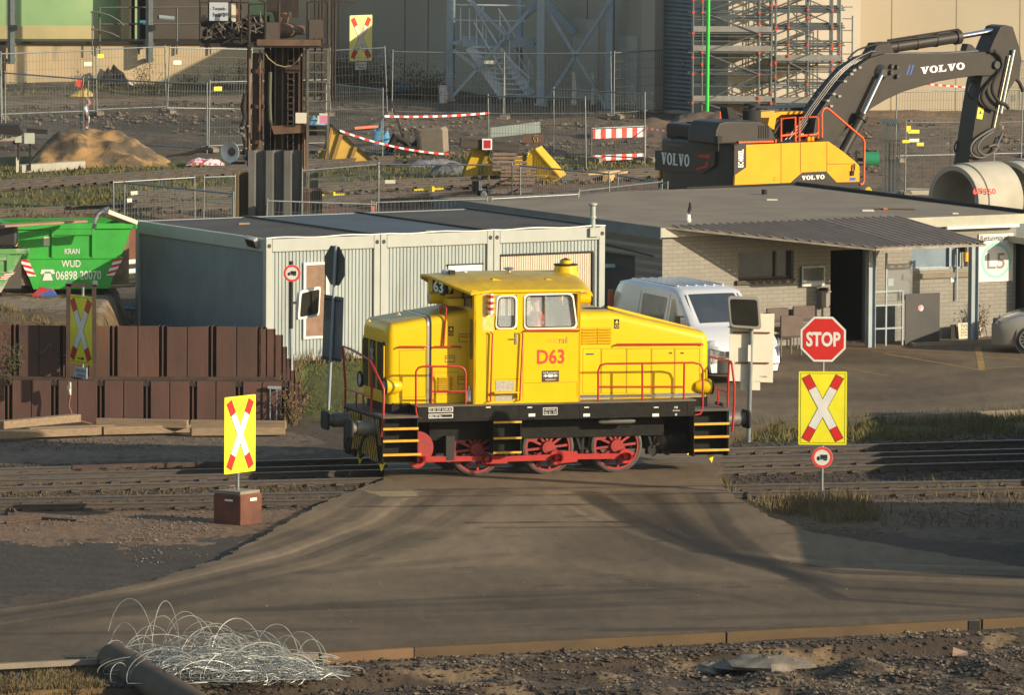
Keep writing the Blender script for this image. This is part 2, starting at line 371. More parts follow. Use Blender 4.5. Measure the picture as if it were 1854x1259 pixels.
# rear yard: grass, tracks, soil, grey pads
P([(-400,285),(420,290),(420,400),(-400,400)],(.085,.105,.022),(.12,.135,.035),rear)
P([(560,285),(900,278),(1180,285),(1240,330),(560,345)],(.085,.105,.022),(.12,.125,.04),rear)
P([(-400,395),(430,370),(560,345),(1250,318),(1250,400),(560,400)],(.15,.085,.065),(.19,.13,.10),rear)
P([(-400,150),(450,148),(600,155),(600,170),(440,178),(-400,172)],(.075,.075,.03),(.12,.10,.05),rear)
P([(-400,172),(600,172),(690,200),(300,210),(-400,215)],(.12,.098,.07),(.16,.13,.10),rear)
P([(-400,212),(450,210),(700,215),(690,240),(-400,235)],(.05,.045,.04),(.07,.062,.055),rear)
P([(690,190),(880,185),(900,215),(880,240),(700,238)],(.17,.155,.14),(.20,.185,.165),rear)
P([(560,180),(900,180),(1250,200),(1250,225),(900,232),(620,210)],(.17,.145,.11),(.13,.11,.085),rear)
P([(1480,198),(1990,192),(1990,330),(1560,340)],(.14,.115,.085),(.20,.165,.125),rear)
P([(1620,212),(1990,208),(1990,228),(1600,232)],(.22,.16,.115),(.27,.20,.15),rear)
me=bpy.data.meshes.new('ground'); idx=np.arange(nr*nc).reshape(nr,nc)
q=np.stack([idx[:-1,:-1],idx[:-1,1:],idx[1:,1:],idx[1:,:-1]],-1).reshape(-1,4)
V=np.stack([X,Y,Z],-1).reshape(-1,3)
me.vertices.add(len(V)); me.vertices.foreach_set('co',V.ravel()); me.loops.add(q.size); me.loops.foreach_set('vertex_index',q.ravel())
me.polygons.add(len(q)); me.polygons.foreach_set('loop_start',np.arange(len(q))*4); me.polygons.foreach_set('loop_total',np.full(len(q),4)); me.update()
col*=np.array([.80,.68,.53])
ca=me.color_attributes.new('Col','FLOAT_COLOR','POINT'); ca.data.foreach_set('color',np.concatenate([col.reshape(-1,3),np.ones((len(V),1))],1).ravel())
me.polygons.foreach_set('use_smooth',[True]*len(q))
gm=M('earth',(.1,.1,.1),attr='Col',sc=5,st=(1,.4,1),rough=.95,bump=.9,bs=9,det=9)
me.materials.append(gm); go=bpy.data.objects.new('ground',me); C.objects.link(go); go['kind']='structure'
MB().add([(-3000,-500,-1.2),(3000,-500,-1.2),(3000,9000,-1.2),(-3000,9000,-1.2)],[(0,1,2,3)]).build('outer_ground',M('outer_earth',(.09,.075,.055),(.13,.11,.08),.05,.95),kind='structure')
# road: a slab whose top is level with the rail heads
rp=[G(a,b,0) for a,b in ROAD]; rpx=[]
for i in range(len(rp)):
    a=rp[i];b=rp[(i+1)%len(rp)];n=max(1,int((b-a).length/.35))
    for k in range(n):
        p=a.lerp(b,k/n); d=(b-a).normalized(); nrm=Vector((d.y,-d.x,0)); o=(random.random()-.5)*.14 if abs(p.y-G(927,1150).y)>6 else 0
        rpx.append(p+nrm*o)
yy=[p.y for p in rpx]; xx=[p.x for p in rpx]
# fine grid clipped to the outline, so that wear and tone can be mapped as vertex colours
gy=1/np.linspace(1/(min(yy)-.1),1/(max(yy)+.1),420); gx=np.linspace(min(xx),max(xx),520)
RX,RY=np.meshgrid(gx,gy); pp=[(p.x,p.y) for p in rpx]; ins=inp(pp,RX,RY)
QX,QY=proj(RX,RY,np.zeros_like(RX))
rc=np.array([.170,.122,.072])*np.ones(RX.shape+(1,))
t=(vnoise(RX,RY,.22,31)*.5+vnoise(RX,RY*.3,.9,32)*.3+vnoise(RX,RY*.25,2.5,33)*.2)[...,None]
rc=rc*(.72+.56*t)
def seg(P):
    d=np.full(RX.shape,1e9)
    for (x0,y0),(x1,y1) in zip(P[:-1],P[1:]):
        A=G(x0,y0,0);B=G(x1,y1,0);ux,uy=B.x-A.x,B.y-A.y;L2=ux*ux+uy*uy
        tt=np.clip(((RX-A.x)*ux+(RY-A.y)*uy)/L2,0,1); d=np.minimum(d,np.hypot(RX-A.x-tt*ux,RY-A.y-tt*uy))
    return d[...,None]
def mark(P,wd,k,soft=.6):
    global rc
    d=seg(P); a=1-sm(d,wd*(1-soft),wd); a=a*(.55+.9*(vnoise(RX,RY,.8,77)[...,None])); a=np.clip(a,0,1); rc=rc*(1-a)+rc*k*a
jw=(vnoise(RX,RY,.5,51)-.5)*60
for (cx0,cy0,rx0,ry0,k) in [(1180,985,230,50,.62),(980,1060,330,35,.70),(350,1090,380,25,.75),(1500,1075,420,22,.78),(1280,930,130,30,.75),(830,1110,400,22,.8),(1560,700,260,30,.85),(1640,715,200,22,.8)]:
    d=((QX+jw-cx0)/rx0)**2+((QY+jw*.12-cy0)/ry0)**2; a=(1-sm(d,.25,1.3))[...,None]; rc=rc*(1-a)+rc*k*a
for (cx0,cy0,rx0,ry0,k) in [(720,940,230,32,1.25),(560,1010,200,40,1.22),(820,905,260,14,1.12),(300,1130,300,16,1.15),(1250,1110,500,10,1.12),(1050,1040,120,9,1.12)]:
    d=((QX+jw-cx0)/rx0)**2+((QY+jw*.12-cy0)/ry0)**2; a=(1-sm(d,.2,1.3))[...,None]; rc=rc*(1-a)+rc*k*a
mark([(1080,905),(1140,930),(1200,968),(1290,1000),(1420,1018),(1560,1025),(1700,1030),(1854,1035)],.45,.66,.5)
mark([(1040,900),(1110,940),(1170,985),(1280,1035),(1450,1060)],.45,.8,.5)
mark([(960,1000),(1040,1035),(1200,1060)],.4,.82)
mark([(560,1038),(760,1020),(900,1005)],.45,.72)
mark([(590,1095),(850,1083),(1000,1078),(1180,1070)],.35,.6)
mark([(1160,1060),(1300,1075),(1420,1100)],.3,.75)
mark([(0,1120),(400,1075),(700,1040),(900,1030)],.9,.85)
mark([(1400,690),(1600,700),(1854,670)],1.0,.75); mark([(1380,715),(1600,720),(1854,690)],1.2,.78); mark([(1300,735),(1600,738),(1854,718)],.9,.85); mark([(1560,640),(1500,650),(1650,655)],1.6,.62)
random.seed(12)
for k in range(46):
    s=random.random(); off=random.uniform(-40,60); sd=random.choice((-1,1)) 
    if sd<0: Pq=[(760+off*3,890),(680+off*2.5,945+off*.3),(520+off*2,1005+off*.5),(250,1070+off*.7),(-80,1115+off*.8)]
    else: Pq=[(1100+off*3,892),(1180+off*2.5,950+off*.3),(1300+off*2,1005+off*.5),(1520,1045+off*.7),(1950,1060+off*.9)]
    mark(Pq,random.uniform(.12,.5),random.choice((.72,.8,.86,1.15,1.22)),.5)
for k in range(16):
    y_=random.uniform(1045,1170); x_=random.uniform(-50,1300); mark([(x_,y_+ (1200-x_)*.03),(x_+random.uniform(200,700),y_+(1200-x_)*.03-random.uniform(4,20))],random.uniform(.15,.5),random.choice((.7,.8,1.15)),.6)
for k in range(60):
    x_=random.uniform(500,1500); y_=random.uniform(890,1150); mark([(x_,y_),(x_+random.uniform(8,30),y_-1)],random.uniform(.08,.25),random.choice((.6,.7,1.3)),.7)
dd=sm(QY+(QX-1200)*.04,1040,1110)[...,None]*(.6+.4*vnoise(RX,RY,.3,91)[...,None]); rc=rc*(1-.50*dd)  # road darkened towards its near edge
# seams and flangeways in the crossing
for P_,wd in [([(760,887.5),(1330,880)],.11),([(735,900),(1345,893)],.10),([(640,918.5),(1350,911)],.10),([(850,947),(1150,945.5)],.10),([(880,956),(1140,955)],.09)]:
    mark(P_,wd*1.5,.28,.5)
a=inp([(660,889),(745,888),(760,898.5),(690,899.5)],QX,QY); rc[a]=(.30,.235,.12)
sel=np.where(ins[:-1,:-1]&ins[:-1,1:]&ins[1:,1:]&ins[1:,:-1]); id2=np.arange(RX.size).reshape(RX.shape)
q=np.stack([id2[sel],id2[sel[0],sel[1]+1],id2[sel[0]+1,sel[1]+1],id2[sel[0]+1,sel[1]]],-1)
us,inv=np.unique(q,return_inverse=True); RZ=np.where(sm(QY+(QX-1200)*.058,1174,1180)>0,0,0)
V=np.stack([RX.ravel()[us],RY.ravel()[us],np.zeros(len(us))+.0],-1); q=inv.reshape(-1,4)
# skirt
from collections import Counter
ed=Counter(); 
for f in q:
    for i in range(4): ed[tuple(sorted((f[i],f[(i+1)%4])))]+=1
bd=[e for e,c in ed.items() if c==1]; nb={}
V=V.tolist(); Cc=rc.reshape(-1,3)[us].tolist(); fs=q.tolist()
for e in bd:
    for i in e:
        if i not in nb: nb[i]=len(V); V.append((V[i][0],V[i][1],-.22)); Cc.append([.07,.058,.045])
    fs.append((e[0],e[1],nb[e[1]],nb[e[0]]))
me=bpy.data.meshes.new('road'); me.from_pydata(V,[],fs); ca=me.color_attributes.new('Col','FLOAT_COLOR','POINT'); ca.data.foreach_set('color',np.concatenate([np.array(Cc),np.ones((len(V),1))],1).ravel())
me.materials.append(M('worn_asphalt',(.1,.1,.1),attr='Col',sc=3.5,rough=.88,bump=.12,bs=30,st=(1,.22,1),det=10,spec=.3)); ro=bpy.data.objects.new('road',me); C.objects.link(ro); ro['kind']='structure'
# yellow parking lines
mp=MB()
yl=M('road_paint_yellow',(.42,.25,.05),(.20,.14,.07),3,.8)
for A,B,wd in [((1580,636),(1854,651),.10),((1600,640),(1780,671),.10),((1770,628),(1778,670),.16),((1778,668),(1860,663),.09),((1770,628),(1854,640),.08),((1520,665),(1610,681),.07)]:
    a=G(*A,.004);b=G(*B,.004); d=(b-a).normalized(); n=Vector((-d.y,d.x,0))*wd/2; mp.add([a-n,b-n,b+n,a+n],[(0,1,2,3)])
mp.build('parking_lines',yl,kind='structure')
# ================= TRACKS =================
def railpoly(): return [(-.07,-.15),(.07,-.15),(.07,-.135),(.012,-.115),(.012,-.04),(.036,-.032),(.036,-.004),(.03,.004),(-.03,.004),(-.036,-.004),(-.036,-.032),(-.012,-.04),(-.012,-.115),(-.07,-.135)]
def rail_mb(mb,A,B,z0=0.,clip=True):
    d=(B-A); L=d.length; d.normalize(); n=Vector((-d.y,d.x,0)); R_=railpoly(); k=len(R_)
    V=[p+n*a+Vector((0,0,b+z0)) for p in (A,B) for a,b in R_]
    mb.mi=0
    for i in range(k):
        mb.mi=1 if i in (6,7,8) else 0
        j=(i+1)%k; mb.add([V[i],V[j],V[k+j],V[k+i]],[(0,1,2,3)])
    mb.mi=0; s=.3
    while s<L:
        p=A+d*s
        for sd in (-1,1):
            q=p+n*sd*.11; mb.bar(q+Vector((0,0,-.11+z0))-d*.09,q+Vector((0,0,-.11+z0))+d*.09,.09,.05)
        s+=.62
LA=R(17.3); _p=G(987,857,.004); LF=Fr(_p-Vector((-math.sin(LA),math.cos(LA),0))*-.75-Vector((0,0,.004)),LA)
def lfw(x,y): p=LF.o+LF.u*x+LF.v*y; return (p,)
def track(pts,label,grp='railway tracks',z0=0.,zp=0.,name='railway_track',sl=True):
    (l0,l1),(r0_,r1)=pts   # near rail ends, far rail ends as photo points
    g=lambda q: q[0] if len(q)==1 else G(*q,zp)
    A,B,c,D=g(l0),g(l1),g(r0_),g(r1)
    o=thing(name,label,'railway track',(A+B)/2,0,grp)
    off=(A+B)/2
    for p,q in ((A,B),(c,D)):
        e=(q-p).normalized(); p=p-e*6; q=q+e*6
        mb=MB(); rail_mb(mb,p-off,q-off,z0); mb.build('rail',[railm,railt],o)
    if sl:
        mb=MB(); d=(B-A); L=d.length+10; d.normalize(); s=-5.
        while s<L:
            p=A+d*s; t=(D-c); q=c+(t.normalized())*(s)
            e=(q-p).normalized(); mb.bar(p-e*.5-off+Vector((0,0,z0-.215)),q+e*.5-off+Vector((0,0,z0-.215)),.24,.13); s+=.62
        mb.build('sleepers',woodd,o,kind='stuff')
    return o
track((((0,914.5),(1854,882)),((0,902),(1854,869))),'front railway track embedded in the crossing, nearest the camera')
track(((lfw(-13,-.75),lfw(13,-.75)),(lfw(-13,.75),lfw(13,.75))),'railway track carrying the yellow shunting locomotive')
track((((0,858.5),(1854,813)),((0,848),(1854,797))),'railway track directly behind the yellow locomotive')
RZ1=1.17
track((((0,386),(620,362)),((0,378),(620,354))),'rear railway track passing left of the sheet piles, nearer the skips','tracks in the yard',0,RZ1)
track((((0,335),(440,306)),((0,327),(440,299))),'rear railway track on mossy ground below the sand pile','tracks in the yard',0,RZ1)
track((((560,341),(900,325)),((560,333),(900,317))),'rear railway track in front of the yellow buffer stop','tracks in the yard',0,RZ1)
track((((0,190),(450,178)),((0,184),(450,172))),'farthest railway track behind the construction fences','tracks in the yard',0,RZ1,sl=False)
# guard rail piece with brackets
o=thing('guard_rail','short rusty guard rail on brackets beside the rear track',"guard rail",G(128,848,0))
A=G(130,850,.02);B=G(425,842,.02);mb=MB();mb.bar(A-o.location+Vector((0,0,.03)),B-o.location+Vector((0,0,.03)),.08,.10);mb.build('rail_bar',rustm,o)
mb=MB();d=(B-A)
for i in range(7):
    for e in (0,.02): p=A+d*(.04+i*.155+e)-o.location; mb.prism([(p.x-.012,p.z-.12),(p.x+.012,p.z-.12),(p.x+.012,p.z+.02),(p.x-.012,p.z+.02)],p.y-.3,p.y-.02)
mb.build('bracket_row',rustd,o)
# ================= LOCOMOTIVE =================
lo=thing('shunting_locomotive','yellow three-axle diesel shunting locomotive with red wheels and the number D63 on its cab','locomotive',LF)
H=LF.h
CW=1.33; HW=.90; FW=1.42       # half widths: cab, hoods, frame
def part(mb,n,m,**k): return mb.build(n,m,k.pop('parent',lo),**k)
xF=H(700,725,-HW)[0]; xB=H(857,730,-CW)[0]; xC=H(1050,730,-CW)[0]; xE=H(1284,715,-HW)[0]
zD=H(900,732,-FW)[1]           # deck height
zb=H(900,762,-FW)[1]
x0=H(757,750,-FW)[0]; x1=H(1258,750,-FW)[0]
mb=MB(); mb.box(x0,x1,-FW,-FW+.06,zb,zD-.03); mb.box(x0,x1,FW-.06,FW,zb,zD-.03); mb.box(x0,x1,-FW+.06,FW-.06,zb+.15,zD-.03)
for px in (895,940,1050,1245): 
    x=H(px,750,-FW)[0]; mb.box(x-.008,x+.008,-FW-.006,-FW,zb,zD-.03)
mb.box(-2.55,2.5,-.95,.95,.75,zb+.15); mb.box(-2.4,2.3,-.6,.6,.45,.75)
for px in (962,1062,1187,1110,880): x,z=H(px,757,-FW); mb.box(x-.1,x+.1,-FW-.02,-FW,z-.01,z+.0)
part(mb,'underframe',blk,bev=.008)
mb=MB(); mb.box(x0-.02,x1+.02,-FW-.02,FW+.02,zD-.03,zD)
part(mb,'walkway',M('walkway_plate',(.17,.14,.09),(.10,.085,.06),3,.8))
# plates on the frame
mb=MB(); 
for (a,b,c_,d,t1) in ((776,737,820,747,'D Sbf'),(776,749,820,758,'8bG 557 km')):
    X0,Z0=H(a,d,-FW);X1,Z1=H(c_,b,-FW); mb.box(X0,X1,-FW-.008,-FW,Z0,Z1)
X0,Z0=H(983,752,-FW);X1,Z1=H(1009,738,-FW); mb.box(X0,X1,-FW-.008,-FW,Z0,Z1)
part(mb,'number_plate',tx_w)
mb=MB()
for (a,b,c_,d) in ((777.3,738.2,818.7,745.8),(777.3,750.2,818.7,756.8),(984,739,1008,751)):
    X0,Z0=H(a,d,-FW);X1,Z1=H(c_,b,-FW); mb.box(X0,X1,-FW-.011,-FW-.002,Z0,Z1)
part(mb,'plate_ground',tarb)
mb=MB()
def ltx(t,a,b,c_,d,y,bold=0): X0,Z0=H(a,d,y);X1,Z1=H(c_,b,y); mb.text(t,(X0,y-.003,Z0),X1-X0,Z1-Z0,bold=bold)
ltx('D Sbf  557  61/87-24',779,739.5,817,744.8,-FW-.011); ltx('8bG 557 km',779,751.5,800,756,-FW-.011); ltx('HENSCHEL',986,740.5,1006,744,-FW-.011); ltx('No 31  72',986,745.5,1006,750,-FW-.011)
for px in (963,1062,1187): x,z=H(px,752,-FW); mb.box(x-.07,x+.07,-FW-.005,-FW,z-.03,z+.03)
for px in (959,1062,1188,884): x,z=H(px,738,-FW); mb.box(x-.05,x+.05,-FW-.005,-FW,z-.01,z+.01)
ltx('HB',1221,736,1227,740,-FW); ltx('Abnahme',1218,742,1231,745,-FW); ltx('8',1222,749,1226,753,-FW)
part(mb,'frame_lettering',tx_w)
# ---- end platforms, steps, buffer beams
zE=zD-.20; xbL=H(693,760,-FW)[0]; xbR=H(1320,750,-FW)[0]
for s_,(xa,xb,xo) in ((-1,(xbL,x0,xbL)),(1,(x1,xbR,xbR))):
    mb=MB(); mb.box(xa,xb,-FW,FW,zE-.05,zE); part(mb,'end_platform',M('platform_plate',(.12,.10,.075),(.07,.06,.05),3,.8) if s_<0 else bpy.data.materials['platform_plate'])
    mb=MB(); mb.box(xo-.04*s_,xo,-FW,FW,zE-.62,zE-.05); 
    mb.prism([(-FW,zE-.62),(FW,zE-.62),(FW*.86,zE-.98),(.62,zE-1.02),(.5,zE-.85),(-.5,zE-.85),(-.62,zE-1.02),(-FW*.86,zE-.98)],xo-.04*s_,xo,'x')
    part(mb,'buffer_beam',blk)
    if s_<0:
        mb=MB(); x=xo-.045
        for i in range(-11,12):
            b=i*.13
            for sg in (-1,1):
                y=sg*b if sg*b>-9 else 0
                if sg*i<0: continue
                yb=abs(b); 
                zt=zE-.08; zl=zE-.95 if .55<yb<1.28 else (zE-.84 if yb<=.55 else zE-.6)
                # slanted stripe, clipped by construction
                L_=(zt-zl); dy=min(L_*.42,yb); zc=zt-dy/.42
                mb.add([(x,sg*yb,zl if dy<L_*.41 else zl),(x,sg*(yb+.062),zl),(x,sg*(yb+.062-dy),zl+dy/.42),(x,sg*(yb-dy),zl+dy/.42)],[(0,1,2,3)])
        part(mb,'warning_stripes',M('worn_stripe_yellow',(.60,.36,.01),(.32,.19,.02),5,.6),fix=False)
    # stair boxes both sides
    for sy in (-1,1):
        sb=[(768,.0),(776,.0),(798,.0),(823,.0)]
        mb=MB(); xi,xj=(xbL,H(757,780,-FW)[0]) if s_<0 else (H(1256,780,-FW)[0],xbR)
        ya,yb=sy*FW,sy*(FW-.32)
        mb.box(xi,xj,yb,yb+sy*.02,zE-.98,zE-.05)
        mb.box(xi,xi+.02,ya,yb,zE-.98,zE-.05); mb.box(xj-.02,xj,ya,yb,zE-.98,zE-.05)
        st=part(mb,'step_box',blk)
        for k,pz in enumerate((776,798,823)):
            z=H(720,pz,-FW)[1] if s_<0 else H(1285,(767,790.5,814.5)[k],-FW)[1]
            mb=MB(); mb.box(xi+.03,xj-.03+(.06 if k==2 and s_<0 else 0),ya+sy*.03,yb,z-.025,z); mb.build('tread',tarb,st)
            mb=MB(); mb.box(xi+.0,xj-.0+(.06 if k==2 and s_<0 else 0),ya+sy*.035,ya+sy*.031,z-.035,z+.015); mb.build('tread_edge',M('tread_yellow',(.72,.40,.02),(.55,.30,.02),5,.5) if 'tread_yellow' not in bpy.data.materials else bpy.data.materials['tread_yellow'],st)
# middle steps
for sy in (-1,1):
    xi,xj=H(893,780,-FW)[0],H(944,780,-FW)[0]; mb=MB(); ya,yb=sy*FW,sy*(FW-.28); z0_=H(900,822,-FW)[1]
    mb.box(xi,xj,yb,yb+sy*.02,z0_,zb+.1); mb.box(xi,xi+.02,ya,yb,z0_,zb+.1); mb.box(xj-.02,xj,ya,yb,z0_,zb+.1); st=part(mb,'step_box',blk)
    for pz in (764,793,819):
        z=H(918,pz,-FW)[1]; mb=MB(); mb.box(xi+.02,xj-.02,ya+sy*.02,yb,z-.025,z); mb.build('tread',tarb,st)
        mb=MB(); mb.box(xi,xj,ya+sy*.024,ya+sy*.02,z-.03,z+.012); mb.build('tread_edge',bpy.data.materials['tread_yellow'],st)
# ---- hoods
def rounded(pts,r,n=5):
    out=[];k=len(pts)
    for i,(p) in enumerate(pts):
        rr=r[i] if hasattr(r,'__len__') else r
        p=Vector(p);a=Vector(pts[i-1]);b=Vector(pts[(i+1)%k])
        da=(a-p);db=(b-p);la=min(rr,da.length*.48);lb=min(rr,db.length*.48)
        if rr<1e-4: out.append(tuple(p));continue
        A=p+da.normalized()*la;B=p+db.normalized()*lb
        for j in range(n+1):
            t=j/n; q=A*(1-t)**2+p*2*t*(1-t)+B*t*t; out.append(tuple(q))
    return out
def hood(x0,x1,za,zb_,zlow,hw,rt=.17,n=14):   # body of rounded section, top sloping za->zb_
    mb=MB(); S=[]
    N=24
    for i in range(N+1):
        t=i/N; x=x0+(x1-x0)*t; z=za+(zb_-za)*t; e=0
        sec=rounded([(-hw,zlow),(hw,zlow),(hw,z),(-hw,z)],(0,0,rt,rt),6); S.append([(x,a,b) for a,b in sec])
    return S
def hoodmesh(name,x0,x1,za,z2,hw,round_at):
    # close with rounded end: scale sections near the end
    S=[];N=30
    for i in range(N+1):
        t=i/N; x=x0+(x1-x0)*t; d=abs(x-(x0 if round_at<0 else x1)); r=.16
        k=0 if d>=r else r-math.sqrt(max(0,r*r-(r-d)**2)); 
        z=za+(z2-za)*t-k; h=hw-k; sec=rounded([(-h,zD),(h,zD),(h,z),(-h,z)],(0,0,.2,.2),7); S.append([(x,a,b) for a,b in sec])
    # dense near end
    X=[]; r=.16
    for i in range(9): 
        a=PI/2*i/8; X.append((r*(1-math.cos(a)), r*(1-math.sin(a))))
    S=[]
    def sec(x,k):
        t=(x-x0)/(x1-x0); z=za+(z2-za)*t-k; h=hw-k; return [(x,a,b) for a,b in rounded([(-h,zD+.0),(h,zD+.0),(h,z),(-h,z)],(0,0,.2,.2),7)]
    if round_at<0:
        for d,k in X: S.append(sec(x0+d,k))
        S.append(sec(x1,0))
    else:
        S.append(sec(x0,0))
        for d,k in X[::-1]: S.append(sec(x1-d,k))
    k=len(S[0]); mb=MB(); V=[p for s in S for p in s]; F=[]
    for i in range(len(S)-1):
        for j in range(k): F.append((i*k+j,i*k+(j+1)%k,(i+1)*k+(j+1)%k,(i+1)*k+j))
    F.append(tuple(range(k))); F.append(tuple((len(S)-1)*k+j for j in range(k)))
    mb.add(V,F); return part(mb,name,yel,smooth=40)
zF0=H(712,592,-HW)[1]; zF1=H(848,566,-HW)[1]
front=hoodmesh('front_hood',xF,xB+.1,zF0+.05,zF1+.07,HW,-1)
zR0=H(1060,567,-HW)[1]; zR1=H(1277,606,-HW)[1]
# rear hood: level top then sloping down
rearh=None
mbx=[]
r=.16; X=[(r*(1-math.cos(PI/2*i/8)),r*(1-math.sin(PI/2*i/8))) for i in range(9)]
def zr(x):
    xk=H(1105,575,-HW)[0]; return zR0+.04 if x<xk else zR0+.04+(zR1-zR0)*(x-xk)/(xE-xk)
S=[]
for x,k in [(xC-.1,0),(H(1105,575,-HW)[0],0)]+[(xE-d,k) for d,k in X[::-1]]:
    z=zr(x)-k;h=HW-k; S.append([(x,a,b) for a,b in rounded([(-h,zD+.0),(h,zD+.0),(h,z),(-h,z)],(0,0,.2,.2),7)])
k=len(S[0]); mb=MB(); V=[p for s in S for p in s]; F=[(i*k+j,i*k+(j+1)%k,(i+1)*k+(j+1)%k,(i+1)*k+j) for i in range(len(S)-1) for j in range(k)]
F+= [tuple(range(k)),tuple((len(S)-1)*k+j for j in range(k))]; mb.add(V,F); rearh=part(mb,'rear_hood',yel,smooth=40)
# black skirt under the front end, polished strip under the rear hood
mb=MB(); mb.box(xbL+.35,xF+.5,-HW-.0,HW+.0,zE,zD+.02); part(mb,'front_sill',blk)
mb=MB(); a,z=H(1053,724,-HW); mb.box(xC+.02,xE-.1,-HW-.012,-HW,zD+.02,zD+.09); part(mb,'sill_strip',alum); 
mb=MB(); mb.box(xE-.5,xE-.03,-HW+.03,HW-.03,zE,zD+.01); part(mb,'rear_sill',blk)
# silver band and black cab joint
def band(x,w_,m,nm,zt,e=.012):
    mb=MB(); o=rounded([(-HW-e,zD),(HW+e,zD),(HW+e,zt+e),(-HW-e,zt+e)],(0,0,.2,.2),7); i_=rounded([(-HW+.02,zD),(HW-.02,zD),(HW-.02,zt-.02),(-HW+.02,zt-.02)],(0,0,.2,.2),7)
    k=len(o); V=[(x+s,a,b) for s in (0,w_) for a,b in o]; mb.add(V,[(j,(j+1)%k,k+(j+1)%k,k+j) for j in range(k)]+[tuple(range(k)),tuple(range(k,2*k))]); return part(mb,nm,m,smooth=40)
def ztop(x): return zF0+.05+(zF1-zF0+.02)*(x-xF)/(xB+.1-xF)
xs=H(778,660,-HW)[0]; band(xs-.06,.045,alum,'hood_band',ztop(xs-.03)); band(xs-.015,.05,tarb,'hood_joint',ztop(xs),.008)
xs=H(851,660,-HW)[0]; band(xs-.05,.09,tarb,'bellows',ztop(xs),.01)
# radiator grille on the nose
gx=xF-.006
def yz(px,py): return LF.hx(px,py,xF)
g=[yz(657,603),yz(696,612),yz(696,712),yz(657,704)]
gy=max(-HW+.12,min(p[0] for p in g)),HW-.12; gz=(g[2][1]+.02,g[0][1]-.05)
mb=MB(); mb.prism(rounded([(-gy[1],gz[0]),(gy[1],gz[0]),(gy[1],gz[1]),(-gy[1],gz[1])],.1),gx-.012,gx+.03,'x'); gr=part(mb,'radiator_grille',tarb)
mb=MB()
for i in range(-11,12):
    mb.box(gx-.02,gx-.012,i*.065-.006,i*.065+.006,gz[0]+.03,gz[1]-.03)
z=gz[0]+.06
while z<gz[1]-.04: mb.box(gx-.022,gx-.012,-gy[1]+.03,gy[1]-.03,z-.006,z+.006); z+=.055
mb.build('grille_mesh',M('grille_dull',(.10,.075,.02),(.06,.05,.025),4,.7),gr)
mb=MB()
for y in (-.26,.26): mb.box(gx-.035,gx-.01,y-.02,y+.02,gz[0],gz[1])
for y in (-gy[1],gy[1]): mb.box(gx-.03,gx-.01,y-.02,y+.02,gz[0]+.08,gz[1]-.08)
for z in gz: mb.box(gx-.03,gx-.01,-gy[1]+.08,gy[1]-.08,z-.02,z+.02)
mb.build('grille_frame',yel,gr)
mb=MB(); cz=yz(676,640)[1]
st_=[]
for i in range(12): a=PI*i/6/1+PI/2; rr=.26 if i%2==0 else .085; st_.append((rr*math.cos(a)*.6,cz+rr*math.sin(a)))
mb.prism(st_,gx-.05,gx-.035,'x'); mb.build('maker_star',M('star_grey',(.34,.37,.38),None,3,.4,.5),gr)
# headlamps on hood corners
for sy in (-1,1):
    for xx,dr in ((xF,-1),(xE,1)):
        z=H(716,700,-HW)[1] if dr<0 else H(1280,700,-HW)[1]
        mb=MB(); mb.lathe([(0,.34*-dr),(.10,.33*-dr),(.155,.22*-dr),(.165,0),(.165,.04*dr),(.14,.04*dr)],(xx+dr*.02,sy*(HW-.02),z),'x',20); hl=part(mb,'headlamp',yel,smooth=50)
        mb=MB(); mb.lathe([(0,.035*dr),(.14,.03*dr)],(xx+dr*.02,sy*(HW-.02),z),'x',20); mb.build('lamp_glass',lampg,hl,smooth=50)
        mb=MB(); mb.lathe([(.13,.045*dr),(.168,.045*dr),(.168,.0)],(xx+dr*.02,sy*(HW-.02),z),'x',20); mb.build('lamp_rim',blk,hl)
# doors / hatch outlines on the near and far hood sides
def outline(mb,a,b,c_,d,y,w_=.012,sd=-1):
    X0,Z0=H(a,d,-HW);X1,Z1=H(c_,b,-HW)
    for (p,q) in (((X0,Z0),(X1,Z0)),((X0,Z1),(X1,Z1)),((X0,Z0),(X0,Z1)),((X1,Z0),(X1,Z1))):
        mb.box(min(p[0],q[0])-w_/2,max(p[0],q[0])+w_/2,y-.002*(1 if sd<0 else -1),y,min(p[1],q[1])-w_/2,max(p[1],q[1])+w_/2)
seam=M('panel_seam',(.30,.19,.01),None,3,.7)
for sd in (-1,1):
    y=sd*(HW+.001); mb=MB()
    outline(mb,723,634,771,720,y-.001*0,.012,sd); outline(mb,786,674,830,715,y,.009,sd)
    for a,c_ in ((1089,1134),(1135,1179),(1180,1221),(1222,1267)): outline(mb,a,631,c_,713,y,.011,sd)
    outline(mb,1055,631,1088,713,y,.011,sd)
    part(mb,'panel_joints',seam)
# hatch handles
mb=MB()
for (a,b,c_,d) in ((831,605,848,619),(806,644,823,656),(829,682,848,696)): outline(mb,a,b,c_,d,-HW-.001,.016); X,Z=H((a+c_)/2,(b+d)/2-2,-HW); mb.box(X-.08,X+.08,-HW-.02,-HW,Z-.008,Z+.008)
part(mb,'hatch_frames',M('hatch_line',(.20,.12,.02),None,3,.6))
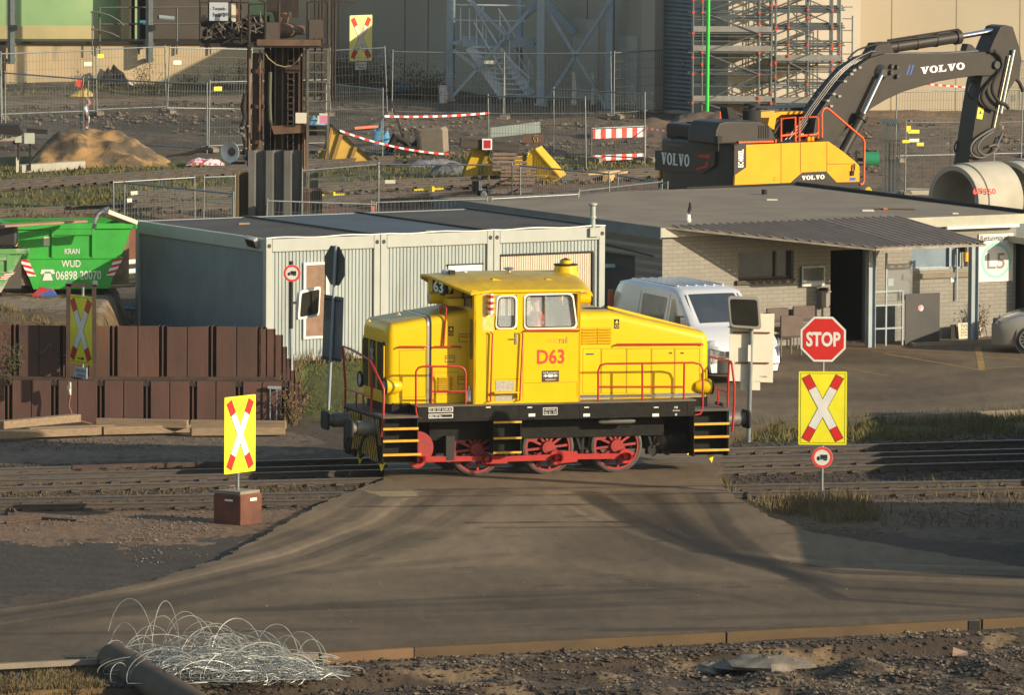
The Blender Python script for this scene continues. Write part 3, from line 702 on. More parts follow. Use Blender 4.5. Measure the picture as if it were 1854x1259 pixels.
# louvres
def louv(a,b,c_,d,n,nm,split=0):
    X0,Z0=H(a,d,-HW);X1,Z1=H(c_,b,-HW); mb=MB(); dz=(Z1-Z0)/n
    for sp in range(split+1):
        xa=X0+(X1-X0)*sp/(split+1)+.01;xb=X0+(X1-X0)*(sp+1)/(split+1)-.01
        for i in range(n):
            z=Z0+i*dz; mb.add([(xa,-HW-.001,z+dz*.85),(xb,-HW-.001,z+dz*.85),(xb,-HW-.045,z+dz*.2),(xa,-HW-.045,z+dz*.2),(xa,-HW-.001,z+dz*.12),(xb,-HW-.001,z+dz*.12)],[(0,1,2,3),(3,2,5,4),(0,3,4),(1,5,2)])
    return part(mb,nm,yel,fix=False)
louv(1053,592,1108,624,6,'louvre_panel',1); louv(792,682,820,711,7,'louvre_panel')
# nameplates / small signs on hood
def plate(a,b,c_,d,y,m,nm,t=.006):
    X0,Z0=H(a,d,y);X1,Z1=H(c_,b,y); mb=MB(); mb.box(X0,X1,y-t,y,Z0,Z1); return part(mb,nm,m)
for px,py in ((812,591),(1112,578)):
    q=plate(px,py,px+9,py+17.5,-HW,tarb,'warning_plate')
    X,Z=H(px+4.5,py+4.5,-HW); mb=MB(); mb.prism([(X-.035,Z-.03),(X+.035,Z-.03),(X,Z+.035)],-HW-.010,-HW-.006); mb.build('warning_triangle',sigy,q)
    X,Z=H(px+4.5,py+12.5,-HW); mb=MB(); mb.lathe([(.022,0),(.04,0)],(X,-HW-.009,Z),'y',16); mb.build('warning_ring',M('plate_orange',(.6,.3,.03),None,3,.5),q)
for a,b in ((1061,640),(1211,638),(1232,638)): plate(a,b,a+(14 if a<1100 else 6),b+3,-HW,signg,'small_plate')
# ---- cab
zs=H(950,600,-CW)[1]; zr_=H(950,532,-CW)[1]; zt=H(960,527,-CW)[1]
mb=MB()
def cabwall(y,t):   # side wall with two window holes built from strips
    xw=[H(p,560,-CW)[0] for p in (896,936,948,1046)]; z0_=H(915,597,-CW)[1]; z1_=H(915,534,-CW)[1]
    mb.box(xB,xC,y,y+t,zD,z0_); mb.box(xB,xC,y,y+t,z1_,zt)
    mb.box(xB,xw[0],y,y+t,z0_,z1_); mb.box(xw[1],xw[2],y,y+t,z0_,z1_); mb.box(xw[3],xC,y,y+t,z0_,z1_); return xw,z0_,z1_
xw,w0,w1=cabwall(-CW,.05); cabwall(CW-.05,.05)
# end walls
for x,zl in ((xB,zF1),(xC-.05,zR0)):
    mb.box(x,x+.05,-CW,CW,zD,zl+.12); mb.box(x,x+.05,-CW,CW,w1+.02,zt); mb.box(x,x+.05,-.12,.12,zl+.12,w1+.02)
    for sy in (-1,1): mb.box(x,x+.05,sy*CW,sy*(CW-.14),zl+.12,w1+.02)
cab=part(mb,'cab',yel,bev=.0)
def winframe(a,b,c_,d,y,rr,rr2=None):
    X0,Z0=H(a,d,-CW);X1,Z1=H(c_,b,-CW); o=rounded([(X0,Z0),(X1,Z0),(X1,Z1),(X0,Z1)],rr,5); return X0,Z0,X1,Z1,o
cg=M('cab_window_glass',(.80,.88,.92),(.55,.66,.72),2.0,.12,st=(1,1,.5),alpha=.24)  # pale base colour stands in for sky reflection and the bright view through
for (a,b,c_,d,tr) in ((896,534,936,597,0),(948,530,1046,597,1)):
    for sy in (-1,1):
        y=sy*(CW+.004)
        X0,Z0=H(a,d,-CW);X1,Z1=H(c_,b,-CW)
        q=[(X0,Z0),(X1,Z0),(X1-.10*tr,Z1),(X0+.04*(1-tr),Z1)]; o=rounded(q,.11,6); cx_=(X0+X1)/2;cz_=(Z0+Z1)/2
        i_=[(cx_+(p[0]-cx_)*(1-.09/(X1-X0)*1.0),cz_+(p[1]-cz_)*(1-.09/(Z1-Z0))) for p in o]
        k=len(o); mb=MB(); mb.add([(p[0],y-.012*-sy*1,p[1]) for p in o]+[(p[0],y+.02*sy,p[1]) for p in i_]+[(p[0],y-.05*sy,p[1]) for p in i_],[(j,(j+1)%k,k+(j+1)%k,k+j) for j in range(k)]+[(k+j,k+(j+1)%k,2*k+(j+1)%k,2*k+j) for j in range(k)])
        # corner fill so the opening reads as rounded
        wf=part(mb,'side_window',M('window_surround',(.85,.78,.60),None,3,.25) if 'window_surround' not in bpy.data.materials else bpy.data.materials['window_surround'],solid=.012,fix=False)
        mb=MB(); mb.prism(i_,y-.03*sy,y-.036*sy); mb.build('window_glass',cg,wf)
        mb=MB(); mb.tube([(p[0],y+.022*sy,p[1]) for p in i_],.012,5,closed=True); mb.build('rubber_seal',tarb,wf)
        if tr: mb=MB(); xm=X0+(X1-X0)*.40; mb.box(xm-.018,xm+.018,y-.03*sy,y+.02*sy,Z0+.04,Z1-.04); mb.build('window_bar',alum,wf)
# corner infills around openings (bright paint) 
for xx in (xB-.006,xC+.006):
    for sy in (-1,1):
        mb=MB(); z0_=(zF1 if xx<0 else zR0)+.10; mb.prism(rounded([(sy*.16,z0_),(sy*(CW-.1),z0_),(sy*(CW-.16),w1+.02),(sy*.16,w1+.02)],.08),xx-.012,xx+.012,'x'); part(mb,'end_window',glassd)
X,Z=H(863,615,-CW); mb=MB(); mb.prism(rounded([(-CW+.08,Z-.42),(-CW+.26,Z-.42),(-CW+.26,Z+.42),(-CW+.08,Z+.42)],.09),xB-.012,xB,'x'); part(mb,'quarter_window',glassd)
# roof: curved section, overhanging both ends and sides, pointed front visor
xr0=H(843,500,-.9)[0]; xr1=H(1068,520,-CW)[0]; ztp=zt
zc_=H(960,492,0)[1]
mb=MB(); n=18; NS=7
def rz(y): t=abs(y)/(CW+.06); return zc_-(zc_-ztp-.02)*(t**2.6)
stn=[(xB-.62,.0),(xB-.45,.02),(xB-.2,.16),(xB,.3)]
V=[];rows=[]
xst=[(xB-.05,1.0),(xC+.1,1.0)]
def rsec(x,hwr,lift=0,drop=0):
    row=[]
    for i in range(n+1):
        y=-hwr+2*hwr*i/n; row.append((x,y,rz(y*(CW+.06)/hwr)+lift-drop))
    return row
# front visor sweeps forward in the middle: side edges end earlier
rows=[]
for t in (0,.15,.35,.6,.8,1.0):
    row=[]
    for i in range(n+1):
        y=-(CW+.06)+2*(CW+.06)*i/n; a=abs(y)/(CW+.06)
        xf=xB-.60+.52*a**3.2; xs_=xB+.35
        row.append((xf+(xs_-xf)*t,y,rz(y)+.02-.05*(1-t)))
    rows.append(row)
for x,dr in ((xC-.2,0),(xC+.05,.0),(xC+.16,.04),(xC+.24,.11)):
    rows.append([(x,y_,z_-dr) for (_,y_,z_) in rsec(x,CW+.06)])
k=n+1; V=[p for r_ in rows for p in r_]+[(p[0],p[1],p[2]-.05) for r_ in rows for p in r_]; m_=len(rows)*k
F=[(i*k+j,i*k+j+1,(i+1)*k+j+1,(i+1)*k+j) for i in range(len(rows)-1) for j in range(n)]
F+=[(m_+i*k+j,m_+(i+1)*k+j,m_+(i+1)*k+j+1,m_+i*k+j+1) for i in range(len(rows)-1) for j in range(n)]
for i in range(len(rows)-1): F+=[(i*k,(i+1)*k,m_+(i+1)*k,m_+i*k),(i*k+n,m_+i*k+n,m_+(i+1)*k+n,(i+1)*k+n)]
for j in range(n): F+=[(j,m_+j,m_+j+1,j+1)]; e=(len(rows)-1)*k; F+=[(e+j,e+j+1,m_+e+j+1,m_+e+j)]
mb.add(V,F); roof=part(mb,'cab_roof',yel,smooth=40)
mb=MB(); mb.box(xB-.05,xC+.06,-CW-.03,-CW,ztp-.02,ztp+.03); mb.box(xB-.05,xC+.06,CW,CW+.03,ztp-.02,ztp+.03); mb.build('rain_gutter',yel,roof)
mb=MB()
for px in (898,995): x,z=H(px,507,-.8); mb.prism([(x-.1,z-.04),(x+.12,z-.04),(x+.14,z+.0),(x-.12,z+.04)],-.95,-.8)
mb.build('roof_hatch',yel,roof)
x,z=H(1024,492,-.1); mb=MB(); mb.lathe([(.27,-.12),(.25,0),(.23,.14),(0,.16)],(x,-.1,z),'z',24); mb.lathe([(.05,.14),(.12,.15),(.12,.24),(0,.27)],(x,-.1,z),'z',16); ve=mb.build('roof_ventilator',yel,roof,smooth=40)
mb=MB(); mb.lathe([(.24,.12),(.25,.15),(0,.17)],(x,-.1,z+.01),'z',24); mb.lathe([(.10,.15),(.10,.25),(0,.29)],(x,-.1,z),'z',16); mb.build('ventilator_cap',tarb,ve,smooth=40)
x,z=H(921,490,0); mb=MB(); mb.cyl((x,0,z-.12),(x,0,z),.05,12); mb.lathe([(.0,-.06),(.08,-.03),(.12,.0),(.06,.02),(0,.025)],(x,0,z+.05),'z',20); mb.build('horn',alum,roof,smooth=40)
x,z=H(842,493,0); mb=MB(); mb.cyl((x,0,z-.14),(x,0,z+.02),.045,12); mb.build('antenna_stub',cream,roof)
x,z=H(801,492,0); mb=MB(); mb.lathe([(0,.05),(.1,.04),(.12,0),(.12,-.12)],(x+.1,0,z),'z',16); mb.build('roof_beacon',lampg,roof); mb=MB(); x,z=H(818,492,-.2); mb.box(x-.06,x+.06,-.25,-.15,z-.1,z+.03); mb.build('aerial_box',tarb,roof)
mb=MB(); P_=[]; 
for i in range(20): t=i/19; x,z=H(855+170*t,492+(2 if i%3 else 0),.1); P_.append((x,.1,z-.02))
mb.tube(P_,.012,5); mb.build('roof_cable',alum,roof)
# visor front wall + number 63
xv=xB-.02
xn=H(806,515,-.62)[0]
mb=MB(); mb.prism([(-.62,w1-.1),(.62,w1-.1),(.62,zc_-.06),(-.62,zc_-.06)],xn,xv,'x'); mb.box(xv-.34,xv,-.75,.75,zF1+.12,w1-.1); nf=part(mb,'number_housing',yel,bev=.03)
x_=xn-.005
mb=MB(); mb.box(x_-.014,x_,-.64,.22,w1-.06,zc_-.08); pb=mb.build('number_panel',tarb,nf)
mb=MB(); mb.text('63',(x_-.02,.14,w1-.02),.70,zc_-w1-.12,ux=(0,-1,0),bold=.03); mb.build('number_lettering',tx_w,pb)
# number plate on the near side of the visor
a0,b0=H(788,535,-.64),H(806,496,-.64)
mb=MB(); mb.box(x_-.01,x_+.17,-.66,-.64,w1-.02,zc_-.10); pb=part(mb,'side_number_board',tarb); 
x=x_+.09; z=zc_-.27; mb=MB(); mb.prism([(x-.01,z+.10),(x+.05,z+.10),(x+.02,z+.02),(x+.06,z+.02),(x-.03,z-.1),(x,z-.01),(x-.04,z-.01)],-.668,-.66); mb.build('flash_symbol',sigy,pb)
x,z=H(789,541,-.5); mb=MB(); mb.lathe([(0,.36),(.11,.34),(.125,.1),(.13,0),(.11,0)],(xv-.62,-.25,z),'x',18); hl=part(mb,'top_lamp',yel,smooth=40); mb=MB(); mb.lathe([(0,.0),(.115,.01)],(xv-.63,-.25,z),'x',18); mb.build('lamp_glass',lampg,hl)
x,z=H(1060,540,-.6); mb=MB(); mb.lathe([(0,-.34),(.11,-.32),(.125,-.1),(.13,0),(0,0)],(xC+.42,-.6,z),'x',18); mb.box(xC,xC+.14,-.75,-.45,zR0,z+.05); part(mb,'rear_lamp',yel,smooth=40)
# door, its joints, kick plates, handle
mb=MB()
for px in (881,947): x=H(px,650,-CW)[0]; mb.box(x-.006,x+.006,-CW-.003,-CW,zD+.12,w0-.05)
x,z=H(914,687,-CW); mb.box(H(893,687,-CW)[0],H(941,687,-CW)[0],-CW-.003,-CW,z-.006,z+.006)
z=H(1000,693,-CW)[1]; mb.box(H(947,693,-CW)[0],H(1046,693,-CW)[0],-CW-.003,-CW,z-.005,z+.005); mb.box(H(1045,700,-CW)[0]-.005,H(1045,700,-CW)[0]+.005,-CW-.003,-CW,zD+.1,z)
part(mb,'cab_joints',seam)
mb=MB(); 
for a,b,c_,d in ((897,689,931,708),(896,714,930,726)): X0,Z0=H(a,d,-CW);X1,Z1=H(c_,b,-CW); mb.box(X0,X1,-CW-.008,-CW,Z0,Z1)
part(mb,'kick_plate',M('chequer_plate',(.55,.52,.45),(.32,.30,.24),30,.4,.4))
X0,Z0=H(892,711,-CW);X1,_=H(937,711,-CW); mb=MB(); mb.box(X0,X1,-CW-.14,-CW,Z0-.015,Z0+.015); mb.prism([(X1-.04,Z0),(X1,Z0),(X1-.02,Z0-.12)],-CW-.1,-CW); part(mb,'door_step',yel)
X0,Z0=H(934,613,-CW); mb=MB(); mb.box(X0-.02,X0+.02,-CW-.02,-CW,Z0-.12,Z0+.12); mb.bar((X0,-CW-.05,Z0),(X0-.12,-CW-.05,Z0),.02); part(mb,'door_handle',alum)
# sun glint beside the small window, painted in as a lighter patch
mb=MB(); X0,Z0=H(873,600,-CW); X1,Z1=H(894,530,-CW); mb.box(X0,X1,-CW-.003,-CW,Z0,Z1); part(mb,'glint_patch',M('glint_paint',(.80,.62,.30),(.85,.52,.03),9,.3))
x,z=H(884,551,-CW); mb=MB(); mb.cyl((x+.03,-CW-.09,z-.2),(x+.03,-CW-.09,z+.22),.045,12); sg=part(mb,'signal_torches',tx_w)
mb=MB(); 
for dz_ in (-.12,.0,.13): mb.cyl((x+.03,-CW-.09,z+dz_),(x+.03,-CW-.09,z+dz_+.06),.048,12)
mb.build('torch_bands',sigr,sg); mb=MB()
for dz_ in (-.2,-.08,.04,.16): mb.bar((x-.06,-CW-.05,z+dz_),(x+.1,-CW-.16,z+dz_),.012)
mb.build('torch_rack',rustm,sg)
# lettering on the cab side
mb=MB(); ltx('D63',972,632,1022,660,-CW,.025); part(mb,'running_number',tx_r)
mb=MB(); ltx('rail',1012,610,1027,622,-CW); part(mb,'operator_lettering',tx_g); mb=MB(); ltx('saar',990,613,1011,621,-CW); part(mb,'operator_lettering',M('faded_lettering',(.62,.38,.03),None,3,.6))
pl=plate(981,671,1012,692,-CW,M('board_brown',(.05,.025,.012),None,3,.5),'approval_board')
def chl(parent,m,*L):
    global mb
    mb=MB()
    for q in L: ltx(*q)
    mb.build('board_text',m,parent)
chl(pl,tx_w,('Auf Bundesbahn',983,673,1010,677.5,-CW-.006),('zugelassen',987,685.5,1006,690,-CW-.006))
mb=MB(); X0,Z0=H(983,681,-CW);X1,_=H(1010,681,-CW); mb.box(X0+.03,X1-.03,-CW-.01,-CW-.006,Z0-.01,Z0+.01)
xm=(X0+X1)/2; mb.box(xm-.05,xm+.05,-CW-.011,-CW-.006,Z0-.028,Z0+.028); mb.prism([(X0,Z0),(X0+.07,Z0+.035),(X0+.07,Z0-.035)],-CW-.01,-CW-.006); mb.prism([(X1,Z0),(X1-.07,Z0-.035),(X1-.07,Z0+.035)],-CW-.01,-CW-.006); mb.build('arrow_symbol',tx_w,pl)
# cab interior
mb=MB(); mb.box(xB+.05,xC-.05,-CW+.05,CW-.05,zD,zD+.05); mb.box(xB+.05,xB+.6,-.5,.5,zD+.05,zD+1.0); mb.box(xC-.7,xC-.1,-.4,.5,zD+.05,w0-.1); part(mb,'cab_interior',M('cab_trim',(.5,.53,.52),(.35,.37,.36),2,.7))
# ---- handrails
def rail(P_,y,nm='handrail',r_=.022,m=redl):
    mb=MB()
    for L in P_:
        pts=[]
        for q in L:
            if len(q)==2: a,b=H(q[0],q[1],y); pts.append((a,y,b))
            else: a,b=H(q[0],q[1],q[2]); pts.append((a,q[2],b))
        mb.tube(pts,r_,8)
    return part(mb,nm,m,smooth=50)
yr_=-FW+.02
rail([[(763,758),(755,754),(753,744),(753,673),(758,666),(766,664),(833,664),(840,668),(843,675),(843,732)],[(782,664),(781,732)],[(782,709),(843,709)]],yr_)
rail([[(1083,727),(1083,672),(1087,662),(1096,659),(1255,657),(1268,660),(1273,670),(1272,742),(1268,750),(1258,752)],[(1163,658),(1163,727)],[(1239,658),(1238,727)],[(1084,701),(1239,701)]],yr_)
for (a,b,c_,d) in ((892,602,888,727),(947,602,941,725)):
    rail([[(a-4,b),(a,b+2),(c_,d),(c_-4,d+1)]],-CW-.06,'grab_rail',.018)
for P_ in ([(950,599),(1049,599)],): rail([P_],-CW-.03,'grab_rail',.02)
rail([[(719,631),(723,628),(770,628),(772,630)]],-HW-.05,'grab_rail',.018); rail([[(783,631),(787,628),(833,628),(835,630)]],-HW-.05,'grab_rail',.018)
rail([[(1113,627),(1117,624),(1270,623),(1273,625)]],-HW-.05,'grab_rail',.02)
rail([[(797,573,-.7),(798,558,-.7),(801,552,-.7),(805,552,-.75),(808,558,-HW-.03),(803,628,-HW-.04)]],-HW,'grab_rail',.02)
# end rails (near and far side posts joined by a top bar falling to the near side)
def erail(xx,sgn):
    mb=MB(); y0_,y1_=-FW+.03,FW-.03
    if sgn<0:
        A=[H(q[0],q[1],y0_) for q in ((691,792),(694,756),(695,705),(691,694),(659,659))]
        zt_=A[-1][1]
        mb.tube([(A[0][0],y0_,A[0][1]),(A[1][0],y0_,A[1][1]),(A[2][0],y0_,A[2][1]),(A[3][0],y0_+.05,A[3][1]),(A[3][0]-.0,-.55,zt_+.0),(A[3][0],.9,zt_+.1),(A[3][0]-.02,y1_,zt_+.12),(A[2][0],y1_,zE+.35),(A[1][0],y1_,zE)],.026,8)
        mb.tube([(A[3][0],-.55,zt_),(A[2][0]+.0,-.52,zE+.55),(A[1][0],-.52,zE)],.026,8)
        mb.tube([(A[2][0],-.52,zE+.32),(A[2][0],y1_,zE+.32)],.02,8)
        for y in (.1,.6): mb.tube([(A[2][0],y,zE+.32),(A[2][0],y,zE)],.02,6)
    else:
        A=[H(q[0],q[1],y0_) for q in ((1326,782),(1329,735),(1330,700),(1328,656))]
        x=A[3][0]
        mb.tube([(A[0][0],y0_,A[0][1]),(A[1][0],y0_,A[1][1]),(A[2][0],y0_,A[2][1]),(x-.03,y0_,A[3][1]-.06),(x-.02,y0_+.12,A[3][1]),(x-.02,.5,A[3][1]-.02),(x-.02,.6,A[3][1]-.05),(x,.62,zE)],.026,8)
        mb.tube([(x-.05,y0_+.14,A[3][1]-.02),(x-.05,y0_+.2,zE+.3),(x-.05,y0_+.2,zE)],.024,8)
        mb.tube([(x-.05,y0_+.2,zE+.32),(x-.02,.62,zE+.32)],.02,6); mb.tube([(x-.03,-.5,zE+.32),(x-.03,-.5,zE)],.02,6)
    return part(mb,'end_handrail',redl,smooth=50)
erail(xbL,-1); erail(xbR,1)
# exhaust on the rear hood, solar-like bonnet rails
mb=MB(); P0=H(1100,556,0);P1=H(1255,594,0)
for dy,dz_ in ((-.16,0),(.10,0)):
    a=H(1100,556,dy);b=H(1256,596,dy); mb.bar((a[0],dy,a[1]),(b[0],dy,b[1]),.09,.05)
part(mb,'hood_top_rail',yel); mb=MB(); a=H(1100,559,-.03);b=H(1250,598,-.03); mb.bar((a[0],-.03,a[1]-.02),(b[0],-.03,b[1]-.02),.26,.03); part(mb,'hood_top_slot',tarb)
x,z=H(1075,561,-.3); mb=MB(); mb.lathe([(.24,-.08),(.25,0),(.24,.03),(0,.05)],(x,-.3,z),'z',28); part(mb,'exhaust_lid',tarb,smooth=40)
x,z=H(846,716,-1.0); mb=MB(); mb.lathe([(0,.2),(.025,.2),(.03,.14),(.07,.09),(.075,-.12),(0,-.12)],(x,-1.15,z),'z',14); part(mb,'oil_can',alum,smooth=40)
mb=MB()
for px,py in ((668,579),(709,590),(722,567),(763,583),(773,580)): x,z=H(px,py+4,-.5); mb.tube([(x-.03,-.5+(.9 if px in(668,722) else 0)*0,z),(x,-.5,z+.05),(x+.03,-.5,z)],.012,5)
part(mb,'lifting_eyes',yel)
x,z=H(793,566,.2); mb=MB(); mb.box(x-.25,x+.25,-.1,.3,z-.02,z+.02); mb.box(x-.2,x+.2,-.05,.25,z-.1,z); part(mb,'roof_step',yel)
# ---- buffers, hook, hoses
for xx,dr in ((xbL,-1),(xbR,1)):
    zbf=1.04
    for sy in (-1,1):
        mb=MB(); c_=(xx,sy*.875,zbf)
        mb.lathe([(0,0),(.17,0),(.17,dr*.06),(.15,dr*.08),(.15,dr*.40),(.125,dr*.41),(.125,dr*.53),(0,dr*.53)],c_,'x',20); bf=part(mb,'buffer',M('buffer_grey',(.24,.225,.20),(.15,.14,.125),6,.55,.3) if 'buffer_grey' not in bpy.data.materials else bpy.data.materials['buffer_grey'],smooth=40)
        hd=rounded([(c_[1]-.26,zbf-.19),(c_[1]+.26,zbf-.19),(c_[1]+.26,zbf+.19),(c_[1]-.26,zbf+.19)],.1,5); mb=MB(); mb.prism(hd,xx+dr*.53,xx+dr*.58,'x'); mb.build('buffer_head',tarb,bf,bev=.012)
    mb=MB(); mb.tube([(xx,0,.98),(xx+dr*.16,0,.98),(xx+dr*.28,0,1.03),(xx+dr*.34,0,.97),(xx+dr*.28,0,.88)],.04,8); mb.tube([(xx+dr*.25,-.07,.95),(xx+dr*.3,-.07,.6),(xx+dr*.28,0,.5),(xx+dr*.3,.07,.6),(xx+dr*.25,.07,.95)],.022,6); part(mb,'draw_hook',tarb,smooth=40)
    mb=MB()
    for y in (-.45,.42,.6): mb.tube([(xx,y,.85),(xx+dr*.12,y,.8),(xx+dr*.2,y+.02,.55),(xx+dr*.14,y+.12,.38),(xx+dr*.04,y+.25,.42)],.032,8)
    part(mb,'brake_hose',rub,smooth=50)
    for sy in (-1,1):
        mb=MB(); mb.prism([(xx-dr*.1,.34),(xx-dr*.28,.34),(xx-dr*.16,.13)],sy*.78-.02,sy*.78+.02); mb.prism([(xx-dr*.1,.33),(xx-dr*.3,.33),(xx-dr*.3,.6),(xx-dr*.1,.6)],sy*.80,sy*.83); part(mb,'rail_guard',sigy)
# ---- wheels, rods
zh=H(1116,801,-.9)[1]; xs_w=[H(p,801,-.9)[0] for p in (862,992,1116)]; RW=.545
def wheel(x,sy,ph):
    y=sy*.86; yo=sy*.93
    mb=MB(); mb.lathe([(RW-.055,-.065*sy),(RW,-.06*sy),(RW+.004,.06*sy),(RW-.02,.065*sy),(RW-.055,.065*sy)],(x,y,RW+.0),'y',40); mb.lathe([(RW-.055,-.065*sy),(RW+.03,-.08*sy),(RW+.03,-.055*sy),(RW,-.05*sy)],(x,y,RW),'y',40)
    t=part(mb,'wheel',tyre_s,smooth=50)
    mb=MB(); mb.lathe([(RW-.055,-.05*sy),(RW-.055,.055*sy),(RW-.10,.055*sy),(RW-.10,-.05*sy)],(x,y,RW),'y',40)
    mb.lathe([(0,.10*sy),(.13,.10*sy),(.15,.07*sy),(.155,-.05*sy)],(x,y,RW),'y',24); mb.lathe([(0,.105*sy),(.085,.105*sy),(.09,.09*sy)],(x,y,RW),'y',20)
    for i in range(12):
        a=2*PI*i/12+.1; ca_,sa=math.cos(a),math.sin(a)
        mb.bar((x+.13*ca_,y+sy*.02,RW+.13*sa),(x+(RW-.08)*ca_,y+sy*.01,RW+(RW-.08)*sa),.05,.045,up=(0,1,0))
    # counterweight, upper left
    P_=[(x+rr*math.cos(a),RW+rr*math.sin(a)) for rr,al in ((RW-.09,[ph-.5+i*.125 for i in range(9)]),(RW-.26,[ph+.3,ph,ph-.3])) for a in al]
    mb.prism(P_,y-sy*.02,y+sy*.05)
    # crank web to the rod pin
    mb.prism(rounded([(x-.13,RW+.02),(x+.05,RW-.32),(x+.25,RW-.30),(x+.16,RW+.02)],.08),y+sy*.05,y+sy*.09)
    mb.build('wheel_centre',redw,t,smooth=40)
for x in xs_w:
    for sy in (-1,1): wheel(x,sy,2.35)
    mb=MB(); mb.cyl((x,-.8,RW),(x,.8,RW),.09,14); part(mb,'axle',tarb)
for sy in (-1,1):
    y=sy*1.06; pts=[H(p,q,-1.06) for p,q in ((755,832),(880,830.5),(1007,828),(1132,826))]
    mb=MB(); t=.035
    def rodseg(a,b,h0,h1): mb.prism([(a[0],a[1]-h0),(b[0],b[1]-h1),(b[0],b[1]+h1),(a[0],a[1]+h0)],y-t,y+t)
    rodseg(pts[0],(pts[1][0]-.1,pts[1][1]),.06,.05); rodseg((pts[1][0]-.1,pts[1][1]-.03),(pts[1][0]+.45,pts[1][1]-.03),.08,.08); rodseg((pts[1][0]+.45,pts[1][1]-.02),pts[2],.055,.06); rodseg(pts[2],(pts[2][0]+.45,pts[2][1]),.14,.10);rodseg((pts[2][0]+.45,pts[2][1]),pts[3],.055,.055)
    for q,r_ in zip(pts,(.18,.09,.15,.15)):
        mb.lathe([(0,t+.02),(r_*.75,t+.02),(r_,t),(r_,-t),(0,-t)],(q[0],y,q[1]),'y',22)
    for q in pts: mb.lathe([(0,.09),(.07,.09),(.08,.07),(.08,-.07)],(q[0],y-.0 if sy>0 else y-.12,q[1]),'y',16); mb.cyl((q[0],y-sy*.16,q[1]),(q[0],y+sy*.07,q[1]),.065,14)
    part(mb,'coupling_rod',redl,smooth=40)
    # jackshaft crank disc
    x,z=H(757,800,-.95); mb=MB(); mb.lathe([(0,.03),(.32,.03),(.34,0),(.34,-.05),(0,-.05)],(pts[0][0]+.02,sy*.98,.62),'y',28); mb.prism(rounded([(pts[0][0]-.2,.6),(pts[0][0]-.17,.3),(pts[0][0]+.17,.3),(pts[0][0]+.22,.6)],.1),sy*.98,sy*1.02); part(mb,'jackshaft_crank',redw,smooth=40)
    # springs, brake gear, tanks between the wheels
    mb=MB()
    for px in (822,925,1050,1180): x,z=H(px,790,-.9); mb.box(x-.09,x+.09,sy*.72,sy*.8,.35,1.0); mb.bar((x-.12,sy*.86,.95),(x+.02,sy*.86,.5),.05); mb.bar((x+.1,sy*.86,.9),(x+.05,sy*.86,.3),.04)
    for px in (1190,1215): x,z=H(px,790,-.9); mb.bar((x-.1,sy*.9,.5),(x+.3,sy*.95,.75),.05); mb.lathe([(0,.05),(.1,.05),(.12,0)],(x-.1,sy*.95,.45),'y',14)
    part(mb,'brake_gear',tarb)
    x,z=H(1215,795,-.9); mb=MB(); mb.lathe([(0,-.45),(.2,-.42),(.26,-.3),(.27,.3),(.2,.42),(0,.45)],(x+.1,sy*.72,.6),'x',24); part(mb,'air_tank',blk,smooth=40)
    x,z=H(1116,763,-1.2); mb=MB(); mb.lathe([(0,-.42),(.03,-.4),(.05,-.32),(.055,.3),(.035,.38),(0,.4)],(x,sy*1.25,z),'x',14); part(mb,'brake_cylinder',M('buffer_grey2',(.10,.10,.085),None,4,.6),smooth=40)
    x,z=H(829,795,-1.0); mb=MB(); mb.box(x-.28,x-.1,sy*.95,sy*1.1,.35,.85); part(mb,'grease_box',dkg)
